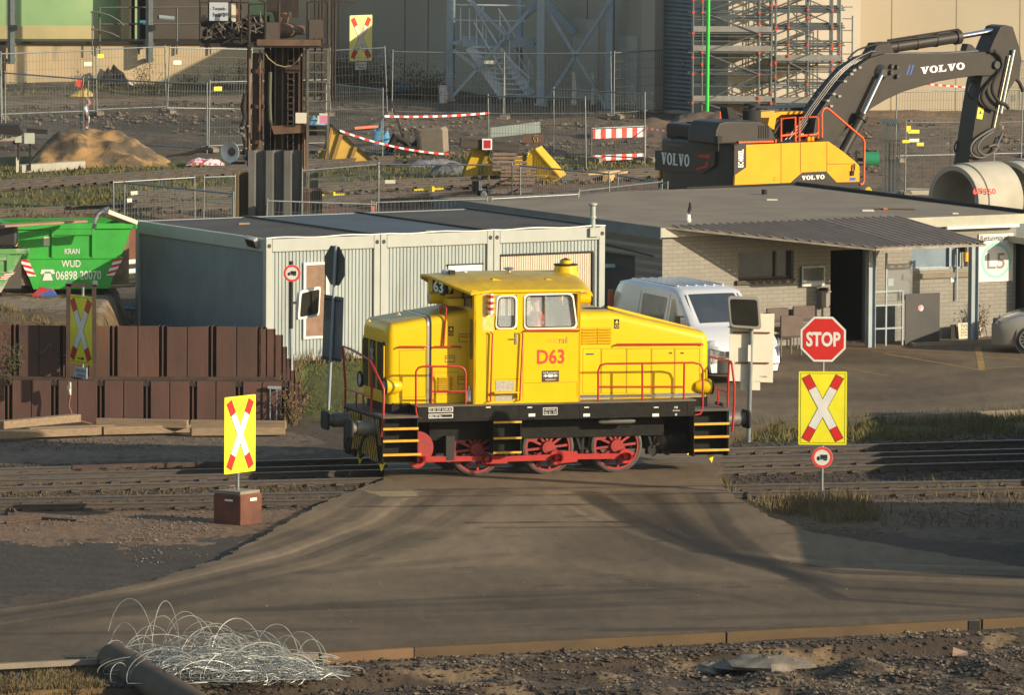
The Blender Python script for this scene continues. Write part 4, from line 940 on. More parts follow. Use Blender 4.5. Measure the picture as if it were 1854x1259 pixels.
# ---- driver
def skinmesh(name,J,Ed,m,parent=None,loc=None,a=0,sub=2):
    me=bpy.data.meshes.new(name); me.from_pydata([j[:3] for j in J],Ed,[]); o=bpy.data.objects.new(name,me); C.objects.link(o)
    sk_=o.modifiers.new('k','SKIN'); sk_.use_smooth_shade=True; sv=me.skin_vertices[0].data
    for i,j in enumerate(J): sv[i].radius=(j[3],j[4] if len(j)>4 else j[3]); sv[i].use_root=(i==0)
    d=o.modifiers.new('u','SUBSURF'); d.levels=sub; d.render_levels=sub; me.materials.append(m)
    if parent: o.parent=parent
    if loc is not None: o.location=loc; o.rotation_euler=(0,0,a)
    return o
def driver(loc,a):
    # standing, facing local -x, both forearms forward on the controls
    J=[(0,0,.92,.15,.12),(0,0,1.15,.15,.12),(0,0,1.36,.18,.13),(0,0,1.47,.08,.07),(-.01,0,1.54,.055),(-.03,0,1.62,.085,.08),(-.03,0,1.72,.085,.08),(-.13,0,1.63,.018),
       (0,.10,.86,.09),(-.01,.11,.46,.065),(0,.11,.08,.045),(-.14,.11,.035,.035),(0,-.10,.86,.09),(-.01,-.11,.46,.065),(0,-.11,.08,.045),(-.14,-.11,.035,.035),
       (0,.20,1.40,.065),(-.05,.25,1.14,.05),(-.28,.22,1.08,.036),(-.36,.21,1.08,.03),(0,-.20,1.40,.065),(-.05,-.25,1.14,.05),(-.28,-.22,1.08,.036),(-.36,-.21,1.08,.03)]
    Ed=[(0,1),(1,2),(2,3),(3,4),(4,5),(5,6),(5,7),(0,8),(8,9),(9,10),(10,11),(0,12),(12,13),(13,14),(14,15),(2,16),(16,17),(17,18),(18,19),(2,20),(20,21),(21,22),(22,23)]
    for sy,b in ((1,19),(-1,23)):
        for k,(dy,l) in enumerate(((-.022,.07),(-.007,.08),(.008,.075),(.022,.06))):
            n=len(J); J+= [(-.40,sy*(.21+dy),1.08,.010),(-.40-l*.6,sy*(.21+dy),1.07,.008),(-.40-l*.7,sy*(.21+dy),1.035,.007)]; Ed+=[(b,n),(n,n+1),(n+1,n+2)]
        n=len(J); J+=[(-.375,sy*.17,1.085,.010),(-.41,sy*.155,1.075,.008)]; Ed+=[(b,n),(n,n+1)]
    b=skinmesh('person',J,Ed,skin,None,loc,a); tag(b,'driver in orange hi-vis jacket standing behind the large side window of the yellow locomotive cab','person')
    Jj=[(0,0,.86,.19,.15),(0,0,1.15,.18,.145),(0,0,1.37,.20,.15),(0,.20,1.41,.085),(-.05,.25,1.14,.07),(-.24,.225,1.09,.055),(0,-.20,1.41,.085),(-.05,-.25,1.14,.07),(-.24,-.225,1.09,.055),(0,0,1.47,.09)]
    skinmesh('jacket',Jj,[(0,1),(1,2),(2,3),(3,4),(4,5),(2,6),(6,7),(7,8),(2,9)],orange,b)
    Jt=[(0,0,.88,.17,.14),(0,.10,.84,.11),(-.01,.11,.46,.085),(0,.11,.10,.07),(0,-.10,.84,.11),(-.01,-.11,.46,.085),(0,-.11,.10,.07)]
    skinmesh('trousers',Jt,[(0,1),(1,2),(2,3),(0,4),(4,5),(5,6)],cloth,b)
    mb=MB(); 
    for z in (1.02,1.22): mb.lathe([(.195,z),(.197,z+.03),(.195,z+.06)],(0,0,0),'z',20)
    q=mb.build('reflective_band',M('reflective_grey',(.55,.56,.5),None,3,.4),b); q.scale=(1,1,1)
    mb=MB(); mb.lathe([(.105,0),(.11,.05),(.08,.11),(0,.13)],(-.03,0,1.70),'z',18); mb.box(-.2,-.1,-.06,.06,1.70,1.715); mb.build('cap',orange,b,smooth=50)
    mb=MB(); 
    for y in (-.035,.035): mb.lathe([(0,-.012),(.012,0),(0,.012)],(-.112,y,1.665),'x',8)
    mb.box(-.116,-.108,-.03,.03,1.592,1.60)
    mb.build('face_features',tarb,b)
x,z=H(966,570,-.75); p=LF.o+LF.u*x+LF.v*(-.98); driver((p.x,p.y,LF.o.z+H(966,529,-.85)[1]-1.86),LF.a)
# ================= SIGNS =================
def yrail(name): pass
def cross_panel(mb_parent,w_,h_,y,z,back=signg,pale=False):
    # local: plate in the x-z plane facing -y, centre x=0, bottom z
    mb=MB(); mb.prism(rounded([(-w_/2,z),(w_/2,z),(w_/2,z+h_),(-w_/2,z+h_)],.03,3),y,y+.012); pl=mb.build('cross_board',sigp if pale else sigy,mb_parent)
    mb=MB(); 
    if not pale:
        e=.035;t=.008
        for (a,b,c_,d) in ((-w_/2+e,w_/2-e,z+e,z+e+t),(-w_/2+e,w_/2-e,z+h_-e-t,z+h_-e),(-w_/2+e,-w_/2+e+t,z+e,z+h_-e),(w_/2-e-t,w_/2-e,z+e,z+h_-e)): mb.box(a,b,y-.002,y,c_,d)
        mb.build('board_border',tx_k,pl)
    A=R(62); cx_,cz_=0,z+h_*.5; Lx=h_*.43/math.sin(A); hwid=w_*.085
    def arm(sg,a0,a1,m,nm,yy,ex=0,label=None):
        u=Vector((math.cos(A)*sg,math.sin(A)));v=Vector((-u.y,u.x)); mb=MB()
        for (s0,s1) in ((a0,a1),(-a1,-a0)) if a0>0 else ((-a1,a1),):
            q=[u*s0-v*(hwid+ex),u*s1-v*(hwid+ex),u*s1+v*(hwid+ex),u*s0+v*(hwid+ex)]
            mb.prism([(cx_+p.x,cz_+p.y) for p in q],yy-.003,yy)
        return mb
    V=[];k=0
    for sg,yo in ((1,0),(-1,0.0)):
        arm(sg,0,Lx+.009,tx_k,'o',y-.001-yo,.010).build('cross_outline',tx_k,pl)
    mb=MB(); i=0
    for sg in (1,-1):
        q=arm(sg,0,Lx*.62,white,'w',y-.003-.0015*i); mb.add(q.v,q.f); i+=1
    mb.build('white_cross',white if not pale else M('faded_white',(.62,.58,.46),None,3,.6),pl)
    mb=MB()
    for sg in (1,-1): q=arm(sg,Lx*.62+.004,Lx,sigr,'r',y-.003); mb.add(q.v,q.f)
    mb.build('red_tips',sigr,pl)
    return pl
def truck_disc(par,r_,y,z,x=0):
    mb=MB(); mb.lathe([(0,0),(r_,0),(r_,.012),(0,.012)],(x,y,z),'y',36); d=mb.build('truck_ban_disc',white,par)
    mb=MB(); mb.lathe([(r_*.74,-.003),(r_*.985,-.003),(r_*.985,0)],(x,y,z),'y',36); mb.build('red_ring',M('ring_red',(.72,.06,.04),None,3,.45) if 'ring_red' not in bpy.data.materials else bpy.data.materials['ring_red'],d)
    s=r_; mb=MB(); mb.box(x-.18*s,x+.48*s,y-.004,y,z-.12*s,z+.27*s); mb.box(x-.50*s,x+.5*s,y-.004,y,z-.2*s,z-.14*s); mb.prism([(x-.5*s,z-.2*s),(x-.24*s,z-.2*s),(x-.24*s,z+.12*s),(x-.38*s,z+.12*s),(x-.5*s,z-.02*s)],y-.004,y)
    for q in (-.36,.2,.36): mb.lathe([(0,-.004),(.075*s,-.004),(.075*s,0)],(x+q*s,y,z-.22*s),'y',12)
    mb.build('truck_symbol',tx_k,d); return d
def pole(par,z0,z1,r_=.032,m=steel,x=0,y=.05,nm='pole',lean=0):
    mb=MB(); mb.cyl((x,y,z0),(x+lean,y,z1),r_,12); return mb.build(nm,m,par)
# 1. stop sign
b=G(1488,913,-.15); s=FPX/((b.y)*math.cos(PITCH)+HC*math.sin(PITCH)+.0); F=Fr(b,0)
o=thing('crossing_sign_post','grey pole by the road with a STOP octagon above a large yellow cross board','traffic sign',F)
z_=lambda py,px=1490: F.h(px,py,0)[1]
pole(o,-.1,z_(640))
zc=z_(614.5); r_=.455/math.cos(R(22.5)); P8=[(r_*math.cos(R(22.5+45*i)),zc+r_*math.sin(R(22.5+45*i))) for i in range(8)]
mb=MB(); mb.prism(P8,0,.012); so_=mb.build('stop_octagon',white,o)
mb=MB(); mb.prism([(a*.91,zc+(c_-zc)*.91) for a,c_ in P8],-.003,0); mb.build('red_field',sigr,so_)
mb=MB(); mb.text('STOP',(-.345,-.006,zc-.15),.69,.30,bold=.035); mb.build('lettering',white,so_)
cross_panel(o,.97,z_(673)-z_(806),0,z_(806)); truck_disc(o,.215,0,z_(829))
# 2. left front sign in concrete block
b=G(434,948,-.15); F=Fr(b,R(53)); o=thing('crossing_sign_post','yellow cross board on a pole set in a rusty brown block beside the front track','traffic sign',F)
z_=lambda py,px=438: F.h(px,py,0)[1]
zt_=z_(718);zl=z_(857); cross_panel(o,.98,1.52,0,z_(856)-.0); zbk=.62; pole(o,zbk-.1,z_(760))
mb=MB(); mb.box(-.34,.34,-.29,.39,-.15,.60); bk=mb.build('foundation_block',M('block_rust',(.17,.06,.032),(.09,.038,.026),2.5,.85,bump=.2,rust=(.64,(.32,.24,.17),3,.1)),o,bev=.025)
mb=MB(); mb.box(-.31,.31,-.26,.36,.60,.66); mb.tube([(-.2,.1,.64),(-.2,.1,.74),(-.05,.1,.74),(-.05,.1,.64)],.01,6); mb.build('block_top',kerbc,bk,bev=.02)
mb=MB()
for k in range(16): mb.box(-.345,.345,-.295,.395,-.10+k*.043,-.10+k*.043+.012)
mb.build('block_ribs',bpy.data.materials['block_rust'],bk)
mb=MB(); mb.box(-.05,.16,-.302,-.296,.46,.52); mb.box(-.35,-.346,-.1,.1,.46,.50); mb.build('block_label',white,bk)
# 3. left back sign
b=G(146,757,-.15); F=Fr(b,R(-54)); o=thing('crossing_sign_post','shaded yellow cross board with small white plate in front of the sheet pile wall','traffic sign',F)
z_=lambda py,px=144: F.h(px,py,0)[1]
cross_panel(o,.98,1.5,0,z_(659)); pole(o,-.1,z_(519)); 
mb=MB(); mb.box(-.24,.24,0,.01,z_(685),z_(665)); pb=mb.build('small_plate',M('plate_bluish',(.55,.62,.66),None,3,.5),o)
mb=MB(); zz=(z_(685),z_(665)); hh=zz[1]-zz[0]; mb.text('Mehrere',(-.2,-.004,zz[0]+hh*.56),.4,hh*.3); mb.text('Gleise',(-.16,-.004,zz[0]+hh*.14),.32,hh*.3); mb.build('lettering',tx_k,pb)
mb=MB(); za=z_(649); mb.box(-.12,.06,-.006,0,za-.012,za+.012); mb.prism([(.05,za-.04),(.14,za),(.05,za+.04)],-.006,0); mb.build('arrow',tx_k,o)
# 4. far sign
b=GG(653,179); F=Fr(b,R(38)); o=thing('crossing_sign_post','pale sunlit cross board with small white plate in front of the shaded concrete wall','traffic sign',F)
z_=lambda py,px=653: F.h(px,py,0)[1]
cross_panel(o,.88,z_(27)-z_(110),0,z_(110),pale=True); pole(o,-.1,z_(90))
mb=MB(); mb.box(-.22,.22,0,.01,z_(126),z_(112)); pb=mb.build('small_plate',cream,o)
mb=MB(); zz=(z_(126),z_(112)); hh=zz[1]-zz[0]; mb.text('Mehrere',(-.18,-.004,zz[0]+hh*.56),.36,hh*.3); mb.text('Gleise',(-.15,-.004,zz[0]+hh*.14),.3,hh*.3); mb.build('lettering',tx_k,pb)
# 5. mirrors
def mirror(px,py0,px0,px1,pytop,pybot,a,base,label,boards,polet):
    b=G(px,base,0 if px>900 else .1); F=Fr(b,a); o=thing('traffic_mirror',label,'traffic mirror',F); z_=lambda py,p=px: F.h(p,py,0)[1]
    return F,o,z_
F,o,z_=mirror(1355,0,1320,1378,537,597,R(8),793,'traffic mirror on a pole with pale backs of sign boards, right of the locomotive',0,0)
mb=MB(); mb.cyl((0,0,-.1),(.05,0,z_(560)),.05,12); mb.build('pole',steel,o)
def mbox(par,pts,y,m,mg,fr=.055,tilt=0):
    q=F.hs(pts,y); cx_=sum(p[0] for p in q)/4;cz_=sum(p[1] for p in q)/4
    mb=MB(); mb.prism(rounded(q,.09,5),y,y+.09); fr_=mb.build('mirror_frame',m,par,bev=.012)
    mb=MB(); mb.prism(rounded([(cx_+(a-cx_)*.84,cz_+(b-cz_)*.82) for a,b in q],.07,5),y-.012,y); mb.build('mirror_face',mg,fr_,bev=.004); return fr_
mbox(o,[(1322,593),(1379,597),(1375,538),(1317,536)],-.18,M('mirror_frame_grey',(.26,.25,.22),(.2,.19,.17),3,.5),mirr)
mb=MB(); q=F.hs([(1319,690),(1399,693),(1402,568),(1322,569)],.10); mb.prism(q,.08,.10); bd=mb.build('board_back',cream,o)
q=F.hs([(1341,706),(1376,707),(1376,690),(1341,690)],.10); mb=MB(); mb.prism(q,.08,.10); mb.build('small_board_back',cream,o)
mb=MB(); 
for py,a,b in ((602,1327,1394),(657,1334,1392)): (X0,Z0),(X1,Z1)=F.h(a,py,.05),F.h(b,py+1,.05); mb.bar((X0,.06,Z0),(X1,.06,Z1),.03)
mb.build('clamp_rail',M('clamp_red',(.16,.03,.025),None,3,.6),o)
mb=MB(); X,Z=F.h(1357,625,-.06); 
mb.box(X-.03,X+.03,-.056,-.052,F.h(1357,655,-.06)[1],Z); mb.build('pole_label',white,o); mb=MB(); X,Z=F.h(1375,684,.08); mb.text('T-7004',(X,.076,Z),.16,.035); mb.build('lettering',tx_g,bd)
F,o,z_=mirror(528,0,538,580,517,580,0,732,'white framed traffic mirror and truck ban disc on a dark pole by the container',0,0)
mb=MB(); mb.cyl((0,0,-.1),(-.02,0,z_(595)),.04,12); mb.build('pole',steelb,o)
mb=MB(); mb.cyl((-.02,0,z_(595)),(-.02,0,z_(473)),.045,12); mb.build('dark_pole',tarb,o)
F2=F; MA=R(60); F=Fr(F.o,MA)
q=[(F.h(a,b_,-.1)) for a,b_ in [(538,580),(577,572),(580,518),(542,527)]]
mb=MB(); mb.prism(rounded(q,.09,5),-.12,-.04); fr_=mb.build('mirror_frame',white,o,bev=.012); fr_.rotation_euler=(0,0,MA); cx_=sum(p[0] for p in q)/4;cz_=sum(p[1] for p in q)/4
mb=MB(); mb.prism(rounded([(cx_+(a-cx_)*.84,cz_+(b_-cz_)*.82) for a,b_ in q],.07,5),-.132,-.12); mb.build('mirror_face',mirr,fr_)
mb=MB(); X,Z=F.h(545,548,-.1); mb.bar((0,0,Z),(X,-.05,Z),.05); mb.build('mirror_bracket',tarb,fr_)
truck_disc(o,.19,-.08,F2.h(528,495,-.08)[1])
# 6. back of octagon
b=GG(597,742); F=Fr(b,R(-58)); o=thing('sign_back_post','leaning pole with the dark back of an octagonal sign and a blue grey board','traffic sign',F)
z_=lambda py,px=605: F.h(px,py,0)[1]
zt=z_(444); x_t=F.h(611,444,0)[0]
mb=MB(); mb.cyl((0,-.04,-.1),(x_t,-.04,zt),.035,12); mb.build('pole',steelb,o)
x8,z8=F.h(606,481,0); P8=[(x8+.43/math.cos(R(22.5))*math.cos(R(22.5+45*i)),z8+.43/math.cos(R(22.5))*math.sin(R(22.5+45*i))) for i in range(8)]
mb=MB(); mb.prism(P8,0,.012); mb.build('octagon_back',signg,o); mb=MB(); mb.text('3',(x8+.15,-.004,z8-.25),.06,.10); mb.build('lettering',tx_g,o)
q=F.hs([(583,651),(619,656),(622,539),(587,533)],0); mb=MB(); mb.prism(q,0,.012); bd=mb.build('board_back',signb,o)
mb=MB()
for a,b_,c_,d in ((588,541,619,546),(585,647,615,652)): p=F.h(a,b_,-.02);r__=F.h(c_,d,-.02); mb.bar((p[0],-.02,p[1]),(r__[0],-.02,r__[1]),.03)
mb.build('clamp_rail',tarb,bd)
# ================= CONTAINERS =================
CH=CF.h(481,433,0)[1]; ML=3.0
names=['left office container with a brown window and corner floodlight','middle office container with a white window','right office container with a wide cream roller shutter and roof vent']
xe=CF.h(1096,530,0)[0]; wd=xe/3; DEP=-CF.hx(245,405,0)[0] if False else CF.hx(245,408,0)[0]
for k in range(3):
    F=Fr(CF.o+CF.u*(wd*k),CF.a); o=thing('office_container',names[k],'container',F,group='row of three office containers')
    g=.012; w_=wd-g; t=.16
    mb=MB(); mb.box(0,t,0,t,0,CH); mb.box(w_-t,w_,0,t,0,CH); mb.box(0,t,DEP-t,DEP,0,CH); mb.box(w_-t,w_,DEP-t,DEP,0,CH)
    mb.box(t,w_-t,0,.14,CH-.30,CH-.01); mb.box(t,w_-t,0,.14,0,.14); mb.box(t,w_-t,DEP-.14,DEP,CH-.3,CH-.01); mb.box(0,.14,t,DEP-t,CH-.30,CH-.01); mb.box(w_-.14,w_,t,DEP-t,CH-.3,CH-.01); mb.box(0,.14,t,DEP-t,0,.14)
    mb.build('frame',contf,o,bev=.015)
    # trapezoid walls, front
    wins={0:(F.h(554,600,0)[0],F.h(590,600,0)[0],.55,F.h(570,480,0)[1]),1:(CF.h(813,480,0)[0]-wd,CF.h(874,480,0)[0]-wd,1.1,CF.h(840,480,0)[1]),2:(CF.h(908,480,0)[0]-2*wd,CF.h(1072,480,0)[0]-2*wd,.15,CF.h(990,461,0)[1])}
    wx0,wx1,wz0,wz1=wins[k]
    mb=MB(); n=int((w_-2*t)/.09)
    for i in range(n):
        x=t+i*(w_-2*t)/n; x2=x+(w_-2*t)/n; m_=(x+x2)/2
        for (za,zb__) in ((.14,CH-.30),):
            segs=[(za,zb__)]
            if m_>wx0 and m_<wx1: segs=[(za,wz0),(wz1,zb__)]
            for a,b_ in segs:
                if b_-a>.05: mb.add([(x,.07,a),(x+.016,.05,a),(x2-.03,.05,a),(x2-.014,.07,a),(x2,.07,a),(x,.07,b_),(x+.016,.05,b_),(x2-.03,.05,b_),(x2-.014,.07,b_),(x2,.07,b_)],[(i_,i_+1,i_+6,i_+5) for i_ in range(4)])
    mb.build('front_wall',cont,o,fix=False)
    if k==0:
        mb=MB(); n=int((DEP-2*t)/.10)
        for i in range(n):
            y=t+i*(DEP-2*t)/n;y2=y+(DEP-2*t)/n
            mb.add([(.07,y,.14),(.05,y+.016,.14),(.05,y2-.03,.14),(.07,y2-.014,.14),(.07,y2,.14),(.07,y,CH-.3),(.05,y+.016,CH-.3),(.05,y2-.03,CH-.3),(.07,y2-.014,CH-.3),(.07,y2,CH-.3)],[(i_,i_+1,i_+6,i_+5) for i_ in range(4)])
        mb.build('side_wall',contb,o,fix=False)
    mb=MB(); mb.box(.10,w_-.05,.1,DEP-.05,.1,CH-.05); mb.build('core',M('core_grey',(.2,.2,.19),None,3,.8) if k==0 else bpy.data.materials['core_grey'],o) if False else None
    mb=MB(); mb.box(.02,w_-.02,DEP-.10,DEP-.08,.1,CH-.3); mb.box(w_-.09,w_-.07,.1,DEP-.1,.1,CH-.3); mb.build('rear_walls',cont,o)
    mb=MB(); mb.box(.08,w_-.08,.10,DEP-.08,CH-.055,CH-.02); rf=mb.build('roof',[roofd,roofd,roofd][k],o)
    if k==1: 
        mb=MB(); mb.box(.15,w_-.1,.25,DEP-.25,CH-.02,CH-.012); mb.build('rain_water',roofl,rf)
    mb=MB(); mb.box(w_-.14,w_-.02,.02,DEP,CH-.01,CH+.02); mb.build('roof_seam',tarb,rf)
    mb=MB(); mb.tube([(-.0+i*w_/12,.0,CH+.015+(.03*math.sin(i*.9+k*2) if 0<i<12 else 0)*.5) for i in range(13)],.018,5); mb.build('edge_strip',white,rf)
    mb=MB()
    for x in (.08,w_-.08):
        mb.lathe([(0,-.01),(.045,-.01),(.05,0)],(x,0,CH-.16),'y',12)
    mb.build('corner_eyes',dkg,o)
    # openings
    if k==0:
        mb=MB(); e=.06; mb.box(wx0-e,wx0,.0,.06,wz0-e,wz1+e); mb.box(wx1,wx1+e,.0,.06,wz0-e,wz1+e); mb.box(wx0,wx1,0,.06,wz1,wz1+e); mb.box(wx0,wx1,0,.06,wz0-e,wz0); wf=mb.build('window',white,o)
        mb=MB(); mb.box(wx0,wx1,.03,.05,wz0,wz1); mb.build('window_panel',M('brown_screen',(.24,.14,.085),(.16,.09,.055),6,.6,rust=(.66,(.4,.33,.25),40,.05)),wf)
    elif k==1:
        mb=MB(); mb.box(wx0,wx1,.02,.05,wz0,wz1); wf=mb.build('window',white,o); mb=MB(); mb.box(wx0-.03,wx1+.03,.0,.05,wz1,wz1+.025); mb.build('drip_edge',tarb,wf)
    else:
        mb=MB(); n=40
        for i in range(n):
            x=wx0+(wx1-wx0)*i/n;x2=wx0+(wx1-wx0)*(i+1)/n; mb.add([(x,.05,wz0),(x+.01,.035,wz0),(x2-.01,.035,wz0),(x2,.05,wz0),(x,.05,wz1),(x+.01,.035,wz1),(x2-.01,.035,wz1),(x2,.05,wz1)],[(j,j+1,j+5,j+4) for j in range(3)])
        sh=mb.build('roller_shutter',M('shutter_cream',(.58,.50,.38),(.52,.45,.34),2,.6),o,fix=False)
        mb=MB(); mb.box(wx0-.04,wx1+.04,.0,.06,wz1,wz1+.04); mb.box(wx1,wx1+.05,.0,.06,wz0,wz1); mb.build('shutter_frame',tarb,sh)
        vx,vz=CF.h(1074,405,.0); mb=MB(); mb.box(vx-2*wd-.12,vx-2*wd+.14,-.08,.02,CH-.22,CH-.02); mb.cyl((vx-2*wd,.02,CH-.2),(vx-2*wd,.02,CH+.20),.06,12); mb.cyl((vx-2*wd,.02,CH+.2),(vx-2*wd,.02,CH+.27),.09,12,.06); mb.cyl((vx-2*wd,.02,CH+.27),(vx-2*wd,.02,CH+.47),.065,12); mb.lathe([(0,.56),(.10,.54),(.10,.50),(.05,.47)],(vx-2*wd,.02,CH),'z',12); mb.build('vent_pipe',contf,o,smooth=40)
F=Fr(CF.o,CF.a); 
# floodlight on the corner
fo=[q for q in bpy.data.objects if q.name=='office_container'][0]
mb=MB(); p=Vector((-.12,.35,CH-.05)); mb.prism(rounded([(-.16,-.13),(.16,-.13),(.16,.13),(-.16,.13)],.02,2),-.05,.07); q=mb.build('floodlight',M('floodlight_body',(.35,.35,.33),None,3,.5),fo,bev=.01); q.location=(-.12,.45,CH-.10); q.rotation_euler=(R(35),R(8),R(-72))
mb=MB(); mb.prism([(-.13,-.10),(.13,-.10),(.13,.10),(-.13,.10)],-.054,-.05); q2=mb.build('floodlight_lens',dkint,q)
# small loose things on the container roof
solo(MB().box(-.12,.12,-.05,.05,0,.06),'timber_offcut',wood,'small brown timber block lying on the middle container roof edge','timber',Fr(CF.o+CF.u*(CF.h(779,413,.15)[0])+CF.v*.2+Vector((0,0,CH-.02)),CF.a))
solo(MB().box(-.14,.14,-.04,.04,0,.04),'timber_offcut',wood,'short pale wood strip lying on the left container roof','timber',Fr(CF.o+CF.u*(CF.hz(441,405,CH)[0])+CF.v*(CF.hz(441,405,CH)[1])+Vector((0,0,CH-.02)),CF.a))
# ================= SHEET PILE WALLS =================
def zpile(mb,A,B,z0,z1,z1b=None,depth=.34,mod=1.2,t=.012,pr=((0,0),(.36,0),(.50,1),(.86,1))):
    A=Vector(A);B=Vector(B);d=B-A;L=d.length;d.normalize();n=Vector((-d.y,d.x,0)); N_=max(1,round(L/mod)); m_=L/N_
    prof=[]
    for i in range(N_):
        for a,b in pr: prof.append((i*m_+a*m_,b*depth))
    prof.append((L,0)); jt=random.Random(int(z1*97)); jz=[jt.uniform(-.012,.010) if len(pr)>5 else 0 for _ in range(N_*2+2)]; zt=lambda s: z1+jz[int(s/m_*2+.001)%len(jz)]
    V=[];F_=[]
    for e in (0,t):
        for s,b in prof:
            p=A+d*s+n*(b+e); V+= [(p.x,p.y,z0),(p.x,p.y,zt(s))]
    k=len(prof)
    for i in range(k-1):
        F_+= [(2*i,2*i+1,2*i+3,2*i+2),(2*k+2*i,2*k+2*i+2,2*k+2*i+3,2*k+2*i+1),(2*i+1,2*k+2*i+1,2*k+2*i+3,2*i+3)]
    F_+=[(0,2*k,2*k+1,1),(2*k-2,2*k-1,4*k-1,4*k-2)]
    mb.add(V,F_)
    # interlocks
    for s,b in prof[2::4]:
        pass
    return prof
xl=G(-60,765,-.15).x; xr=G(527,762,-.15).x; zl_=F_z=None
PR=((0,0),(.36,0),(.37,.06),(.385,.06),(.395,0),(.80,0),(.82,.7),(.855,.7),(.87,.1),(.90,.1),(.915,.7),(.955,.7),(.975,0))
WF=Fr(Vector((0,YW,0)),0); zlow=WF.h(250,690,0)[1]
mb=MB(); zpile(mb,(xl,YW,0),(xr,YW,0),-.3,zlow,mod=1.05,pr=PR); solo(mb,'sheet_pile_wall',pile,'lower rusty brown sheet pile wall above the timber beams','wall',fix=False)
UF=Fr(Vector((0,YS0,0)),0); zup=UF.h(250,591,0)[1]
mb=MB(); zpile(mb,(xl,YS0,0),(X480,YS0,0),.3,zup,mod=1.02,pr=PR); solo(mb,'sheet_pile_wall',pile,'upper rusty brown sheet pile wall in front of the blue grey container side','wall',fix=False)
# stepped return wall
A_=Vector((X480,YS0,0)); B_=G(531,738,.05); mb=MB(); n=13; dd=(B_-A_); dd.z=0
for i in range(n):
    p=A_+dd*(i/n); q=A_+dd*((i+1)/n); z1=zup+(0.12-zup)*(i+.3)/n; o_=Vector((.10 if i%2 else -.02,0,0)); mb.bar((p+q)/2+o_+Vector((0,0,-.3)),(p+q)/2+o_+Vector((0,0,z1)),.30,dd.length/n*.92,up=(dd.x,dd.y,0)) if False else mb.prism([(p.x+o_.x-.16,p.y),(p.x+o_.x+.16,p.y),(q.x+o_.x+.16,q.y-.02),(q.x+o_.x-.16,q.y-.02)],-.3,z1,'z')
solo(mb,'stepped_sheet_pile_wall',pile,'stepped rusty sheet pile wall descending beside the container corner','wall')
# ledge capping on the lower wall + gas bottle like rungs
mb=MB(); mb.box(xl,xr,YW+.02,YW+.55,zlow-.12,zlow-.02); solo(mb,'ledge_beam',rustd,'dark steel ledge lying behind the top of the lower sheet pile wall','beam',None)
mb=MB(); X0,Z0=WF.h(489,700,-.1); X1,_=WF.h(501,700,-.1)
for x in (X0,X1): mb.cyl((x,-.1,Z0),(x,-.1,-.1),.012,6)
mb.bar((X0-.05,-.1,Z0-.02),(X1+.1,-.1,Z0-.03),.06,.06); solo(mb,'pipe_bracket',steelb,'pair of thin grey pipes with a clamp on the shaded lower wall','bracket',WF)
# timber beams at the wall foot
random.seed(3)
for k,(a,b_,c_,d,dy,zz,lb) in enumerate([(-60,790,180,780,0,.10,'long weathered beam at far left, lying flat'),(0,770,140,757,0,.22,'weathered beam raised on others at far left'),(50,782,205,776,0,.10,'weathered beam in the middle of the left pile'),(175,765,340,768,0,.20,'pale beam just right of the sign pole'),(185,780,343,776,0,.08,'lower beam right of the sign pole'),(345,768,518,770,0,.16,'shaded upper beam at the right end'),(345,782,515,780,0,.06,'lowest beam in shade at the right end')]):
    p=G(a,b_,zz-.1);q=G(c_,d,zz-.1); mb=MB(); m_=(p+q)/2; mb.bar(p-m_,q-m_,.24,.17); solo(mb,'timber_beam',wood,lb+' at the foot of the sheet piles','timber',Fr(m_,0),group='timber beams at the wall foot',bev=.012)
# rusty steel frame (posts + top bar) behind the left sign
o=thing('rusty_frame','rusty steel frame of two posts and a top bar behind the shaded cross board','steel frame',Fr(G(148,700,.7),0)); F=Fr(o.location,0)
mb=MB()
for a,b_ in (((124,516),(123,690)),((170,518),(172,690))): p=F.h(*a,0);q=F.h(*b_,0); mb.bar((p[0],0,p[1]),(q[0],0,q[1]),.09)
mb.build('post_pair',rustm,o); p=F.h(118,516,0);q=F.h(176,518,0); mb=MB(); mb.bar((p[0],0,p[1]),(q[0],0,q[1]),.10,.06); mb.build('top_bar',rustm,o)
mb=MB()
for x in (125,172): p=F.h(x,510,0); mb.box(p[0]-.05,p[0]+.05,-.05,.05,p[1]-.1,p[1]+.02)
mb.build('end_caps',steel,o)
# hoses and lashings hanging by the frame
def cable(px,m,r_,lab,cat,name='cable',zz=0,**k):
    P_=[]
    for q in px:
        z=q[2] if len(q)>2 else None
        P_.append(GG(q[0],q[1])+Vector((0,0,r_)) if z is None else G(q[0],q[1],z))
    c_=P_[0].copy(); S=[]
    # catmull-rom
    n=len(P_)
    for i in range(n-1):
        p0=P_[max(0,i-1)];p1=P_[i];p2=P_[i+1];p3=P_[min(n-1,i+2)]
        for j in range(6):
            t=j/6; S.append(.5*((2*p1)+(p2-p0)*t+(2*p0-5*p1+4*p2-p3)*t*t+(3*p1-p0-3*p2+p3)*t**3)-c_)
    S.append(P_[-1]-c_); mb=MB(); mb.tube(S,r_,6); return solo(mb,name,m,lab,cat,Fr(c_,0),smooth=60,**k)
yq=YW-.35
def onwall(px,py): x,z=Fr(Vector((0,yq,0)),0).h(px,py,0); return Vector((x,yq,z))
def wcable(pts,m,r_,lab,name='cable'):
    Q=[onwall(*p) for p in pts]; c_=Q[0].copy(); mb=MB(); mb.tube([q-c_ for q in Q],r_,6); return solo(mb,name,m,lab,'strap',Fr(c_,0),smooth=60)
wcable([(123,692),(127,715),(124,735),(132,755),(145,763),(165,768),(172,772)],M('rope_brown',(.25,.11,.06),None,3,.8),.02,'brown strap hanging from the frame to the beams')
wcable([(60,640),(75,640),(90,622),(100,640),(115,645),(132,640)],tarb,.015,'thin dark cable sagging across the upper wall')
